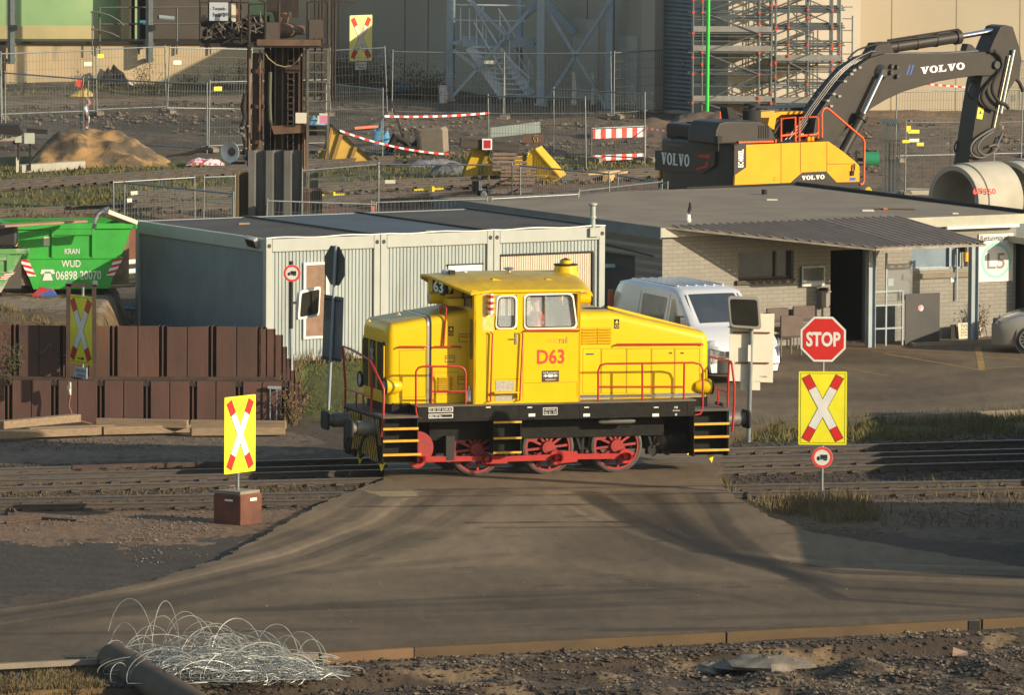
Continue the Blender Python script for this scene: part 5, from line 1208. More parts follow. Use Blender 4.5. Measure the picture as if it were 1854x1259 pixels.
mb=MB(); p=onwall(125,692); mb.tube([p+Vector((.02,-.05,0)),p+Vector((0,-.05,-.12)),p+Vector((.03,-.05,-.28))],[.03,.05,.02],8); solo(mb,'work_glove',cream,'pale cloth glove hanging on the brown strap at the lower wall','glove')
mb=MB(); q=[onwall(a,b_) for a,b_ in ((172,765),(190,760),(203,763),(207,768),(195,776),(176,776),(168,768))]; mb.tube(q,.03,6); solo(mb,'lashing_strap',rustm,'rusty flat strap lying over the beam end','strap',smooth=60)
# blue hose on the terrace
cable([(-30,558),(60,556),(120,553),(170,557),(250,563)],blue,.035,'blue hose lying across the grass terrace','hose','hose')
# ================= BRICK BUILDING =================
BF=Fr(G(1198,636,0),R(30)); F=BF
o=thing('gatehouse','low painted brick building with a flat felt roof and a corrugated canopy','building',BF)
zR=F.h(1198,412,0)[1]; zW=F.h(1198,431,0)[1]; xW=F.h(1838,600,0)[0]; xR=xW+.35
yB=F.hx(800,372,0)[0]
# walls: front with window, door, window openings
def wallx(mb,xa,xb,y,t,z0,z1,ops):
    xs=sorted(set([xa,xb]+[v for q in ops for v in q[:2]]))
    for a,b in zip(xs[:-1],xs[1:]):
        m_=(a+b)/2; oo=[q for q in ops if q[0]<m_<q[1]]
        if not oo: mb.box(a,b,y,y+t,z0,z1)
        else:
            q=oo[0]
            if q[2]>z0+.02: mb.box(a,b,y,y+t,z0,q[2])
            if q[3]<z1-.02: mb.box(a,b,y,y+t,q[3],z1)
W1=(F.h(1337,480,0)[0],F.h(1437,480,0)[0],F.h(1390,506,0)[1],F.h(1390,455,0)[1])
DR=(F.h(1503,560,0)[0],F.h(1573,560,0)[0],0.02,F.h(1540,452,0)[1])
W2=(F.h(1650,470,0)[0],F.h(1742,470,0)[0],F.h(1700,488,0)[1],F.h(1700,446,0)[1])
mb=MB(); wallx(mb,0,xW,0,.3,-.3,zW,[W1,DR,W2]); mb.build('front_wall',brick,o)
mb=MB(); SD=(F.hx(1160,560,0)[0],F.hx(1100,560,0)[0]); 
s_=MB(); 
for a,b,z0,z1 in ((.3,1.25,-.3,zW),(1.25,3.3,2.15,zW),(3.3,yB,-.3,zW)): s_.box(0,.3,a,b,z0,z1)
s_.build('side_wall',brick,o); mb=MB(); mb.box(.2,.25,1.25,3.3,0,2.15); mb.build('side_door',M('door_dark',(.03,.032,.034),None,3,.6),o)
mb=MB(); mb.box(xW-.3,xW,.3,yB,-.3,zW); mb.box(.3,xW-.3,yB-.3,yB,-.3,zW); mb.build('back_walls',brick,o)
mb=MB(); mb.box(.3,xW-.3,3.2,3.25,0,zW); mb.box(.3,xW-.3,.3,3.2,.0,.03); mb.box(DR[1]+.2,DR[1]+.25,.3,3.2,0,zW); mb.build('interior_partition',dkint,o)
mb=MB(); mb.box(-.05,xR,-.05,yB+.1,zW+.0,zR-.05); rf=mb.build('roof_slab',fasc,o)
mb=MB(); mb.box(-.12,xR+.02,-.12,yB+.15,zR-.05,zR); mb.build('roof_felt',felt,rf)
mb=MB(); mb.box(-.14,-.12,-.14,yB+.15,zW-.02,zR+.02); mb.build('side_fascia',fasc,rf)
mb=MB(); mb.box(4.7,xR+.04,-.14,-.12,zW+.02,zR+.015); mb.box(-.12,4.7,-.14,-.12,zW+.02,zR+.0); mb.build('front_fascia',fascl,rf)
mb=MB(); mb.tube([(xR,yB+.1,zR+.04),(xR,-.1,zR+.04)],.05,8); mb.tube([(xR-3.2,yB+.1,zR+.02),(xR,yB+.1,zR+.04)],.03,6); mb.build('edge_pipe',tarb,rf)
mb=MB(); mb.cyl((F.hz(1384,352,zR)[0],F.hz(1384,352,zR)[1],zR),(F.hz(1384,352,zR)[0],F.hz(1384,352,zR)[1],zR+.12),.07,10); mb.build('roof_outlet',tarb,rf)
mb=MB(); mb.box(F.h(1712,414,-.15)[0],F.h(1842,410,-.15)[0],-.24,-.14,zW-.04,zW+.03); mb.build('gutter',white,rf)
p=F.hz(1246,402,zR); mb=MB(); mb.lathe([(.06,0),(.075,.05),(.06,.08),(.055,.18)],(0,0,0),'z',14); ch=tag(mb.build('roof_vent_pipe',white,None,smooth=40),'white vent stub on the gatehouse roof with a small dark bird on it','vent'); ch.location=F.o+F.u*p[0]+F.v*p[1]+Vector((0,0,zR))
# bird on the vent
J=[(0,0,0,.035),(.04,0,.07,.05),(.03,0,.15,.035),(.02,0,.19,.03),(-.01,0,.19,.012),(-.05,0,-.03,.02),(.0,.02,-.05,.008),(.0,-.02,-.05,.008),(.0,.02,-.09,.006),(.0,-.02,-.09,.006)]
bd=skinmesh('bird',J,[(0,1),(1,2),(2,3),(3,4),(0,5),(0,6),(0,7),(6,8),(7,9)],tarb,None,ch.location+Vector((.02,0,.27)),.6); bd.scale=(.9,.9,1.0); tag(bd,'small dark crow perched on the white vent of the gatehouse roof','bird')
# canopy
cA=Vector((0.02,-.13,zR+.04)); cD=Vector((F.h(1625,385,0)[0]-.05,-.05,zR+.04))
q=F.h(1785,438,-2.7); cC=Vector((q[0],-2.7,q[1])); q=F.h(1585,452,-2.7); cB=Vector((q[0],-2.7,q[1])); cB.z=cC.z=(cB.z+cC.z)/2
rd=(cC-cD); 
# ribs run along rd; sweep origin along AD then the diagonal AB
def oncan(x,y): t=(y-cD.y)/(cC.y-cD.y); return cD.z+(cC.z-cD.z)*t
mb=MB(); nrib=23; a2=rd.xy.length; e=Vector((rd.x,rd.y)).normalized(); nn=Vector((-e.y,e.x)) # nn: across ribs
tot=Vector((cD.x-cA.x,cD.y-cA.y)).dot(-nn) if False else None
def clipline(off):  # line parallel to ribs through point D + off along AD; returns the segment inside polygon A,D,C,B
    P0=cD.xy+(cA.xy-cD.xy)*off; poly=[cA.xy,cD.xy,cC.xy,cB.xy]; ts=[]
    for i in range(4):
        p=poly[i];q=poly[(i+1)%4];d=q-p; den=e.x*d.y-e.y*d.x
        if abs(den)<1e-9: continue
        t=((p.x-P0.x)*d.y-(p.y-P0.y)*d.x)/den; s=((p.x-P0.x)*e.y-(p.y-P0.y)*e.x)/den
        if -1e-6<=s<=1+1e-6: ts.append(t)
    return (P0+e*min(ts),P0+e*max(ts)) if len(ts)>=2 and max(ts)-min(ts)>.02 else None
rows=[]; S_=150
for i in range(S_+1):
    off=i/S_*1.0*.9985+.0005; c_=clipline(off)
    ph=(off*30)%1.0; hgt_=.045*(1 if ph<.35 else 0)
    if c_: rows.append((c_,hgt_))
V=[];F_=[]
for (p,q),h_ in rows: V+=[(p.x,p.y,oncan(p.x,p.y)+h_),(q.x,q.y,oncan(q.x,q.y)+h_)]
for i in range(len(rows)-1): F_.append((2*i,2*i+1,2*i+3,2*i+2))
mb.add(V,F_); cn=mb.build('canopy',canm,o,solid=.012,fix=False)
mb=MB()
for p,q in ((cA,cB),(cB,cC),(cC,cD)): mb.bar(p-Vector((0,0,.04)),q-Vector((0,0,.04)),.05,.045)
mb.build('canopy_edge',M('weathered_edge',(.33,.29,.24),(.2,.17,.13),4,.7),cn)
for px,pb in ((1576,631),(1762,620)):
    x,z=F.h(px,pb-60,-1.3); zt=F.h(px,{1576:456,1762:439}[px],-1.3)[1]; mb=MB(); mb.box(x-.10,x+.10,-1.31,-1.29,-.1,zt); mb.box(x-.10,x-.085,-1.38,-1.22,-.1,zt); mb.box(x+.085,x+.10,-1.38,-1.22,-.1,zt); mb.build('canopy_post',steelb,o)
# windows
mb=MB(); mb.box(W1[0],W1[1],.18,.22,W1[2],W1[3]); w_=mb.build('window',glassd,o); mb=MB()
for a,b in ((W1[0],W1[0]+.05),(W1[1]-.05,W1[1]),(W1[1]-.45,W1[1]-.40)): mb.box(a,b,.12,.18,W1[2],W1[3])
mb.box(W1[0],W1[1],.12,.18,W1[2],W1[2]+.05); mb.build('window_frame',dkg,w_)
mb=MB(); mb.box(W1[0]-.08,W1[1]+.02,-.08,.12,W1[2]-.10,W1[2]-.0); mb.build('window_sill',dkg,w_)
mb=MB(); mb.box(W2[0],W2[1],.10,.14,W2[2],W2[3]); w_=mb.build('window',M('sky_glass',(.22,.30,.36),(.15,.2,.25),1,.15,coat=1),o); mb=MB(); mb.box(W2[0],W2[1],.02,.10,W2[2],W2[2]+.05);mb.box(W2[1]-.05,W2[1],.02,.10,W2[2],W2[3]); mb.box(W2[1]-.35,W2[1]-.29,.02,.10,W2[2],W2[3]); mb.build('window_frame',steelb,w_)
mb=MB(); mb.box(W2[0]-.25,W2[1]+.25,-.06,.1,W2[2]-.20,W2[2]-.08); mb.build('window_sill',kerbc,w_)
# screens between the posts: plastic sheets in a frame
xa,za=F.h(1582,530,-.9); xb,_=F.h(1635,530,-.9); zt_=F.h(1600,446,-.9)[1]
o2=thing('wind_screen','metal frame with clear plastic sheets and a dark panel beside the doorway','screen',BF)
mb=MB()
for px in (1579,1604,1634): x=F.h(px,560,-1.1)[0]; mb.box(x-.02,x+.02,-1.12,-1.08,-.0,F.h(px,{1579:527,1604:458,1634:527}[px],-1.1)[1])
for py in (528,553,595): z=F.h(1600,py,-1.1)[1]; mb.box(F.h(1579,py,-1.1)[0],F.h(1634,py,-1.1)[0],-1.115,-1.085,z-.02,z+.02)
mb.box(F.h(1732,520,-.06)[0]-.015,F.h(1732,520,-.06)[0]+.015,-.08,-.04,F.h(1732,544,-.06)[1],F.h(1732,450,-.06)[1])
mb.build('frame_bars',steelb,o2)
X0,Z0=F.h(1638,626,-1.1);X1,Z1=F.h(1701,530,-1.1); mb=MB(); mb.box(X0,X1,-1.12,-1.09,Z0,Z1); pn=mb.build('dark_panel',M('panel_dark',(.045,.043,.04),(.03,.03,.028),2,.6),o2)
x,z=F.h(1667,558,-1.12); mb=MB(); mb.lathe([(0,-.006),(.075,-.006),(.075,0)],(x,-1.12,z),'y',20); mb.build('round_sticker',M('sticker',(.75,.65,.65),(.6,.25,.3),8,.5,thr=(.45,.5)),pn)
X0,Z0=F.h(1605,545,-1.0);X1,Z1=F.h(1652,476,-1.0); mb=MB(); mb.box(X0,X1,-1.01,-1.0,Z0,Z1); mb.build('clear_sheet',M('clear_sheet',(.25,.27,.28),None,3,.2,alpha=.45),o2)
X0,Z0=F.h(1607,518,-1.0);X1,Z1=F.h(1617,504,-1.0); mb=MB(); mb.box(X0,X1,-1.02,-1.012,Z0,Z1); mb.build('paper_notice',steelb,o2)
mb=MB(); X0,Z0=F.h(1581,627,-.3);X1,Z1=F.h(1632,553,-.3); mb.box(X0,X1,-.12,-.08,0,Z1); mb.build('lower_sheet',M('sheet_grey',(.17,.18,.18),(.13,.14,.14),2,.5),o2)
# rescue point sign
X0,Z0=F.h(1771,511,-.02);X1,Z1=F.h(1834,422,-.02)
o3=thing('rescue_point_sign','large white wall sign reading Rettungspunkt L5 in a faded green ring','sign',BF)
mb=MB(); mb.box(X0,X1,-.04,-.003,Z0,Z1); pb=mb.build('sign_board',M('sign_white',(.72,.70,.66),(.66,.64,.6),2,.6),o3)
cxs=(X0+X1)/2;czs=F.h(1802,472,-.04)[1]; W_=X1-X0
mb=MB(); mb.lathe([(W_*.36,0),(W_*.44,0)],(cxs,-.043,czs),'y',40); mb.build('ring',teal,pb)
mb=MB(); z_=F.h(1802,433,-.04)[1]; mb.text('Rettungspunkt',(X0+W_*.04,-.043,z_-.075),W_*.92,.17,bold=.02); mb.build('lettering',tx_k,pb)
mb=MB(); mb.text('L5',(cxs-W_*.26,-.043,czs-.20),W_*.52,.38,bold=.01); mb.build('ring_lettering',M('faded_grey_text',(.22,.20,.19),None,3,.6),pb)
# small notices, switch box, yellow lantern, display
X0,Z0=F.h(1721,511,-.01);X1,Z1=F.h(1731,496,-.01); mb=MB(); mb.box(X0,X1,-.02,-.003,Z0,Z1); nb_=solo(mb,'mask_notice',tx_w,'small white notice with a blue face mask symbol on the brick wall','notice',BF)
mb=MB(); mb.lathe([(0,0),(.045,0)],((X0+X1)/2,-.022,Z0+.13),'y',16); mb.box((X0+X1)/2-.04,(X0+X1)/2+.04,-.024,-.021,Z0+.06,Z0+.10); mb.build('mask_symbol',M('mask_blue',(.1,.4,.6),None,3,.5),nb_)
x,z=F.h(1749,466,-.2); mb=MB(); mb.cyl((x,-.2,z-.1),(x,-.2,z+.12),.065,14); ln=solo(mb,'wall_lantern',M('lantern_yellow',(.75,.42,.02),None,3,.4),'yellow lamp hanging under the canopy corner','lamp',BF); mb=MB(); mb.box(x-.03,x+.03,-.2,0,z+.12,z+.26); mb.box(x-.04,x+.04,-.22,-.18,z-.22,z-.1); mb.build('lantern_bracket',tarb,ln)
X0,Z0=F.h(1450,519,-.05);X1,Z1=F.h(1492,481,-.05); mb=MB(); mb.box(X0,X1,-.10,-.003,Z0,Z1); ds=solo(mb,'display_case',steel,'framed glass display case with a white strip on the shaded wall','display case',BF); mb=MB(); mb.box(X0+.04,X1-.04,-.105,-.10,Z0+.13,Z1-.04); mb.build('display_glass',M('case_glass',(.10,.13,.12),(.06,.08,.07),5,.15),ds); mb=MB(); mb.box(X0+.03,X1-.02,-.108,-.10,Z0+.0,Z0+.10); mb.build('paper_strip',M('strip_white',(.5,.52,.54),None,3,.5),ds)
x,z=F.h(1493,545,-.15); mb=MB(); mb.box(x-.11,x+.09,-.2,-.003,z-.15,z+.2); mb.box(x-.15,x+.13,-.24,-.003,z+.2,z+.24); bx=solo(mb,'ash_bin',M('bin_grey',(.22,.2,.18),None,3,.5),'grey wall bin with dark cap beside the doorway','bin',BF,bev=.006); mb=MB(); mb.lathe([(0,.08),(.1,.07),(.12,.02),(.12,0)],(x,-.12,z+.24),'z',12); mb.build('bin_cap',tarb,bx)
# small conduits on the side wall, blue rack
mb=MB(); 
for y in (.5,): mb.tube([(-.03,.4,zW-.45),(-.03,2.2,zW-.35),(-.03,4,zW-.3)],.015,5)
solo(mb,'wall_conduit',tarb,'thin dark conduit along the shaded side wall of the gatehouse','conduit',BF)
b=G(1110,620,0); F2=Fr(b,R(0)); X0,Z1=F2.h(1097,481,0);X1,_=F2.h(1123,481,0)
o4=thing('cyan_rack','cyan metal rack with a small white name strip between container and gatehouse','rack',F2); mb=MB(); mb.bar((X1,0,0),(X1,0,Z1),.05); mb.bar((X0-.5,0,0),(X0-.5,0,Z1),.05); mb.bar((X0-.5,0,Z1),(X1,0,Z1),.05,.10); mb.bar((X1,0,0.9),(X1,.8,.9),.04); mb.bar((X1,.8,0),(X1,.8,Z1),.05); mb.build('rack_frame',cyan,o4)
mb=MB(); mb.box(X0+.0,X1-.05,-.035,-.028,Z1-.03,Z1+.03); mb.build('name_strip',white,o4); mb=MB(); mb.text('WESTMARK',(X0+.02,-.038,Z1-.02),.22,.035); mb.build('strip_lettering',tx_k,o4)
# handwritten board leaning at the wall
X0,Z0=BF.h(1733,619,-.3);X1,Z1=BF.h(1778,588,-.3); o5=thing('handwritten_board','cream board with handwritten notice leaning against the brick wall behind the post','notice board',BF)
mb=MB(); mb.prism([(X0+.04,0),(X1,0.02),(X1-.03,Z1-Z0),(X0,Z1-Z0)],-.32,-.30); bo=mb.build('board',M('board_cream',(.60,.54,.38),None,3,.7),o5)
mb=MB(); hh=Z1-Z0; mb.text('Vorsicht',(X0+.08,-.322,hh*.72),.34,.10); 
for k,t_ in enumerate(('Die Motoren','laufen lassen','ist verboten')): mb.text(t_,(X0+.09,-.322,hh*(.52-.17*k)),.36,.055)
mb.build('handwriting',tx_k,bo)
mb=MB(); mb.box(X0-.15,X0-.0,-.25,-.22,0,hh*.9); solo(mb,'dark_board',tarb,'narrow dark board leaning behind the handwritten notice','board',BF)
# kerb along the building front
mb=MB(); x=F.h(1640,630,-1.2)[0]; mb.box(x,xW+1.5,-1.5,-1.38,-.1,.08); solo(mb,'kerb',kerbc,'low worn kerb in front of the gatehouse wall','kerb',BF)
# neighbouring structure right of the gatehouse
F7=Fr(G(1858,612,0),R(30)); o6=thing('shelter','dark shelter at the right edge behind the gatehouse corner','building',F7)
mb=MB(); mb.box(.25,3.5,.2,.35,0,2.2); mb.box(.25,.40,.2,4,0,2.2); mb.build('wall_panels',dkg,o6); mb=MB(); mb.box(-.1,3.8,-.2,4.2,2.25,2.4); mb.build('roof',fascl,o6); mb=MB(); mb.box(-.1,3.7,-.32,-.2,2.2,2.32); mb.build('gutter',steel,o6)
# ================= VAN =================
VA=R(-64); pv=G(1277,700,0); VF=Fr(pv,VA); # origin near front right bumper corner ground, forward +x
def loft(name,stations,m,parent,smooth=45,capF=True):
    k=len(stations[0]); mb=MB(); V=[p for s in stations for p in s]; F_=[(i*k+j,i*k+(j+1)%k,(i+1)*k+(j+1)%k,(i+1)*k+j) for i in range(len(stations)-1) for j in range(k)]
    F_+=[tuple(range(k)),tuple((len(stations)-1)*k+j for j in range(k))]; mb.add(V,F_); return mb.build(name,m,parent,smooth=smooth)
vo=thing('van','silver panel van with dark side windows parked beside the gatehouse','van',Fr(pv-VF.v*-.98+VF.u*-.1,VA)); vo.scale=(1.07,1.05,1.07)
def interp(T,x):
    for (x0,a),(x1,b) in zip(T[:-1],T[1:]):
        if x0<=x<=x1: return a+(b-a)*(x-x0)/(x1-x0)
    return T[-1][1]
TOP=[(-4.55,1.1),(-4.52,1.78),(-4.35,1.92),(-4.0,1.97),(-1.9,1.95),(-1.55,1.88),(-.72,1.22),(-.45,1.12),(-.1,.92),(0.08,.72),(.12,.5)]
def vsec(x):
    zt=interp(TOP,x); hw=.93 if -4.3<x<-.5 else (.93-.10*((x+.5)/.62)**2 if x>=-.5 else .93-.06*((-4.3-x)/.25)); lo_=.28
    belt=min(1.05,zt-.08); wt=hw-.16*max(0,(zt-1.05)/.9)
    h=[(hw*.96,lo_),(hw,.45),(hw,.8),(hw-.01,belt),(wt+.015,zt-.12 if zt>1.25 else zt-.05),(wt-.05,zt-.025),(wt-.22,zt)]
    s=[(x,y,z) for y,z in h]+[(x,-y,z) for y,z in h[::-1]]; return s
xsv=[-4.55,-4.52,-4.45,-4.35,-4.0,-3.2,-2.4,-1.9,-1.7,-1.55,-1.35,-1.1,-.9,-.72,-.6,-.45,-.3,-.15,-.02,.06,.12]
loft('body',[vsec(x) for x in xsv],vanp,vo,50)
def vside(x,z,e=.006):   # point on the near side skin (right side: -y)
    s=vsec(x); P_=sorted([(q[2],q[1]) for q in s if q[1]<0]); 
    for (z0,y0),(z1,y1) in zip(P_[:-1],P_[1:]):
        if z0<=z<=z1: return (x,(y0+(y1-y0)*(z-z0)/(z1-z0+1e-9))-e,z)
    return (x,P_[-1][1]-e,z)
def vglass(nm,pts,m,sy=-1,par=None):
    q=rounded(pts,.07,4); V=[vside(a,b) for a,b in q]; c_=(sum(p[0] for p in q)/len(q),sum(p[1] for p in q)/len(q)); cc=vside(*c_); V=[cc]+V
    if sy>0: V=[(a,-b,z) for a,b,z in V]
    n=len(q); mb=MB(); mb.add(V,[(0,i+1,(i+1)%n+1) for i in range(n)]); return mb.build(nm,m,par or vo,fix=False)
for sy in (-1,1):
    vglass('side_window',[(-3.05,1.12),(-2.0,1.12),(-1.93,1.72),(-3.1,1.74)],M('van_side_glass',(.10,.12,.115),(.16,.18,.17),3,.08,coat=1) if 'van_side_glass' not in bpy.data.materials else bpy.data.materials['van_side_glass'],sy)
    vglass('door_window',[(-1.72,1.08),(-.80,1.08),(-1.35,1.68),(-1.72,1.72)],bpy.data.materials['van_side_glass'],sy)
    mb=MB()
    for pts in ([(-1.82,.45),(-1.82,1.8)],[(-3.2,.45),(-3.2,1.78)],[(-.78,.45),(-.76,1.05)],[(-3.2,.95),(-1.82,.95)]):
        V=[vside(a,b,.002) for a,b in pts]; V=[(a,b*(1 if sy<0 else -1),z) for a,b,z in V]; mb.tube([vside(pts[0][0],pts[0][1]+(pts[1][1]-pts[0][1])*t/6,.0)[0:1]+((vside(pts[0][0]+(pts[1][0]-pts[0][0])*t/6,pts[0][1]+(pts[1][1]-pts[0][1])*t/6,.0)[1]*(-sy)),pts[0][1]+(pts[1][1]-pts[0][1])*t/6) if pts[0][0]==pts[1][0] else (pts[0][0]+(pts[1][0]-pts[0][0])*t/6,vside(pts[0][0],pts[0][1],0)[1]*-sy,pts[0][1]) for t in range(7)],.006,4)
    mb.build('door_joints',tarb,vo)
    mb=MB(); mb.box(-4.4,.0,sy*.925,sy*.945,.42,.55); mb.build('side_trim',plast,vo,bev=.01)
    mb=MB(); mb.prism(rounded([(-.95,1.12),(-.72,1.12),(-.72,1.42),(-.95,1.42)],.06),sy*.98,sy*1.14); mb.bar((-.83,sy*.9,1.15),(-.83,sy*1.0,1.2),.05); mb.build('wing_mirror',plast,vo,bev=.02)
    for x in (-.85,-3.85):
        mb=MB(); mb.lathe([(.22,.0),(.31,.0),(.325,.05),(.325,.18),(.30,.21),(.2,.21)],(x,sy*.93-(.21*sy if sy>0 else 0)+(0 if sy>0 else 0),.325),'y',26); t=mb.build('wheel',rub,vo,smooth=40); mb=MB(); mb.lathe([(0,0),(.2,.0),(.225,.03)],(x,sy*.935,.325),'y',20); mb.build('wheel_rim',alloy,t)
        mb=MB(); mb.lathe([(.0,0),(.39,0)],(x,sy*.934,.36),'y',24); mb.build('wheel_arch',tarb,vo)
    mb=MB(); mb.grid(lambda u,v:(-.28+.30*u*.9,sy*(.86-.30*u*(1)+.0),.66+.26*v+.03*u*-1),8,6); 
    ys=[(.62,.70),(.86,.78)]
    mb=MB(); mb.lathe([(0,-.10),(.12,-.08),(.165,0),(.16,.04)],(0,0,0),'x',20); hl=mb.build('headlight',lampg,vo,smooth=60); hl.location=(-.06,sy*.70,.80); hl.rotation_euler=(0,R(-30),sy*R(28)+PI); hl.scale=(1,1.15,1.0)
# windscreen, roof ribs, bumper, grille
def ws(u,v): x=-1.47+.70*(1-v)*1.0; z=interp(TOP,x)+.006; s=vsec(x); wt=[q for q in s if q[1]>0][5][1]+.02; return (x+.004,-wt+2*wt*u,z-.0-.05*abs(2*u-1)**6)
mb=MB(); mb.grid(ws,13,6); wsn=mb.build('windscreen',M('windscreen_glass',(.03,.04,.05),(.05,.06,.07),1,.06,coat=1),vo,smooth=60,fix=False)
mb=MB()
for y in (-.55,-.33,-.11,.11,.33,.55): mb.box(-4.1,-1.95,y-.02,y+.02,1.955,1.978)
mb.build('roof_ribs',vanp,vo,bev=.008)
mb=MB(); mb.prism(rounded([(-.30,-.93),(.02,-.90),(.17,-.55),(.20,0),(.17,.55),(.02,.90),(-.30,.93)],.08),.24,.56,'z'); mb.build('front_bumper',plast,vo,bev=.04)
mb=MB(); mb.box(.03,.13,-.45,.45,.60,.72); mb.build('radiator_grille',tarb,vo,bev=.02)
mb=MB(); mb.box(-.6,-.55,0,.6,1.12,1.2);mb.build('wiper',tarb,vo)
for sy in (-1,1): mb=MB(); mb.box(-4.56,-4.50,sy*.80,sy*.93,.9,1.7); mb.build('tail_light',M('tail_red',(.35,.08,.05),None,3,.3) if 'tail_red' not in bpy.data.materials else bpy.data.materials['tail_red'],vo,bev=.02)
# ================= CAR at right edge =================
pc=G(1800,645,0); KF=Fr(pc,R(200)); co=thing('car','grey saloon car cut off by the right edge in front of the gatehouse sign','car',Fr(G(1797,636,0)+Vector((.05,.3,0)),R(176)))
CT=[(-4.5,.55),(-4.45,.95),(-3.9,1.05),(-3.2,1.35),(-2.6,1.44),(-2.0,1.42),(-1.15,1.0),(-.6,.93),(-.2,.80),(0.0,.62),(.05,.4)]
def csec(x):
    zt=interp(CT,x); hw=.90-.22*max(0,(x+.5)/.55)**2-.12*max(0,(-4.1-x)/.4); be=min(.92,zt-.06); wt=hw-.26*max(0,(zt-.92)/.5)
    h=[(hw*.95,.2),(hw,.4),(hw,.7),(hw-.03,be),(wt,zt-.05),(wt-.15,zt)]
    return [(x,y,z) for y,z in h]+[(x,-y,z) for y,z in h[::-1]]
loft('body',[csec(x) for x in (-4.5,-4.45,-4.2,-3.9,-3.5,-3.2,-2.6,-2.0,-1.6,-1.15,-.9,-.6,-.4,-.2,-.1,0,.05)],carp,co,50)
for sy in (-1,1):
    for x in (-.85,-3.6):
        mb=MB(); mb.lathe([(.2,0),(.31,0),(.33,.04),(.33,.16),(.31,.2),(.2,.2)],(x,(sy*.905 if sy<0 else .705),.33),'y',28); t=mb.build('wheel',rub,co,smooth=40)
        mb=MB(); 
        for i in range(15): a=2*PI*i/15; mb.bar((x+.03*math.cos(a),sy*.91,.33+.03*math.sin(a)),(x+.225*math.cos(a),sy*.91,.33+.225*math.sin(a)),.022,.012,up=(0,1,0))
        mb.lathe([(.215,0),(.24,.0),(.24,.02)],(x,sy*.912,.33),'y',26); mb.lathe([(0,-.002),(.05,0)],(x,sy*.915,.33),'y',12); mb.build('wheel_rim',alloy,t)
        mb=MB(); mb.lathe([(0,0),(.245,0)],(x,sy*.903,.33),'y',24); mb.build('rim_shadow',tarb,t); mb=MB(); mb.lathe([(.33,0),(.385,0),(.385,-.02*sy)],(x,sy*.898,.34),'y',28); mb.build('wheel_arch',tarb,co)
    mb=MB(); mb.prism(rounded([(-3.5,.95),(-1.35,.95),(-1.95,1.34),(-3.1,1.34)],.06),sy*.885,sy*.80); q=mb.build('side_window',glassd,co); 
    mb=MB(); mb.lathe([(0,.06),(.1,.04),(.13,0)],(-.12,sy*.66,.66),'x',16); mb.build('headlight',lampg,co,smooth=40)
mb=MB(); mb.add([(-1.2,-.68,1.02),(-1.2,.68,1.02),(-1.95,.55,1.415),(-1.95,-.55,1.415)],[(0,1,2,3)]); q=mb.build('windscreen',glassd,co,fix=False); q.location=(0.015,0,.012)
# ================= TABLE, CHAIRS =================
def chair(loc,a,label):
    o=thing('bench_chair',label,'chair',loc,a,'brown chairs at the garden table'); brn=bpy.data.materials.get('chair_brown') or M('chair_brown',(.085,.06,.05),(.11,.08,.065),4,.7)
    mb=MB(); mb.box(-.3,.3,-.02,.04,.45,.95); mb.build('backrest',brn,o,bev=.02); mb=MB(); mb.box(-.28,.28,-.5,0,.42,.47); mb.build('seat',brn,o,bev=.01)
    for x in (-.27,.27):
        for y in (-.47,0): mb=MB(); mb.cyl((x,y,0),(x,y,.44),.018,8); mb.build('leg',steel,o)
    return o
c1=chair(G(1410,640,0)+Vector((0,1.4,0)),R(30),'brown chair behind the table, partly hidden by the stop sign and nearest the van'); 
chair(G(1458,636,0)+Vector((0,1.4,0)),R(30),'brown chair behind the table, directly left of the wall bin')
chair(G(1432,644,0)+Vector((0,-.1,0)),R(208),'brown chair in front of the table with its back to the yard')
tb=thing('garden_table','brown slatted table between the chairs by the shaded wall','table',G(1435,641,0)+Vector((0,.6,0)),R(30)); mb=MB()
for k in range(6): mb.box(-1.0,.95,-.36+k*.12,-.36+k*.12+.10,.70,.73)
mb.build('table_top',M('table_brown',(.16,.13,.11),None,3,.7),tb)
for x in (-.85,.85):
    for y in (-.3,.3): mb=MB(); mb.box(x-.025,x+.025,y-.025,y+.025,0,.70); mb.build('leg',steel,tb)
solo(MB().cyl((0,0,0),(0,0,.10),.035,10),'cup',steel,'small metal cup standing on the brown garden table','cup',Fr(tb.location+Vector((.1,-.1,.735)),0))
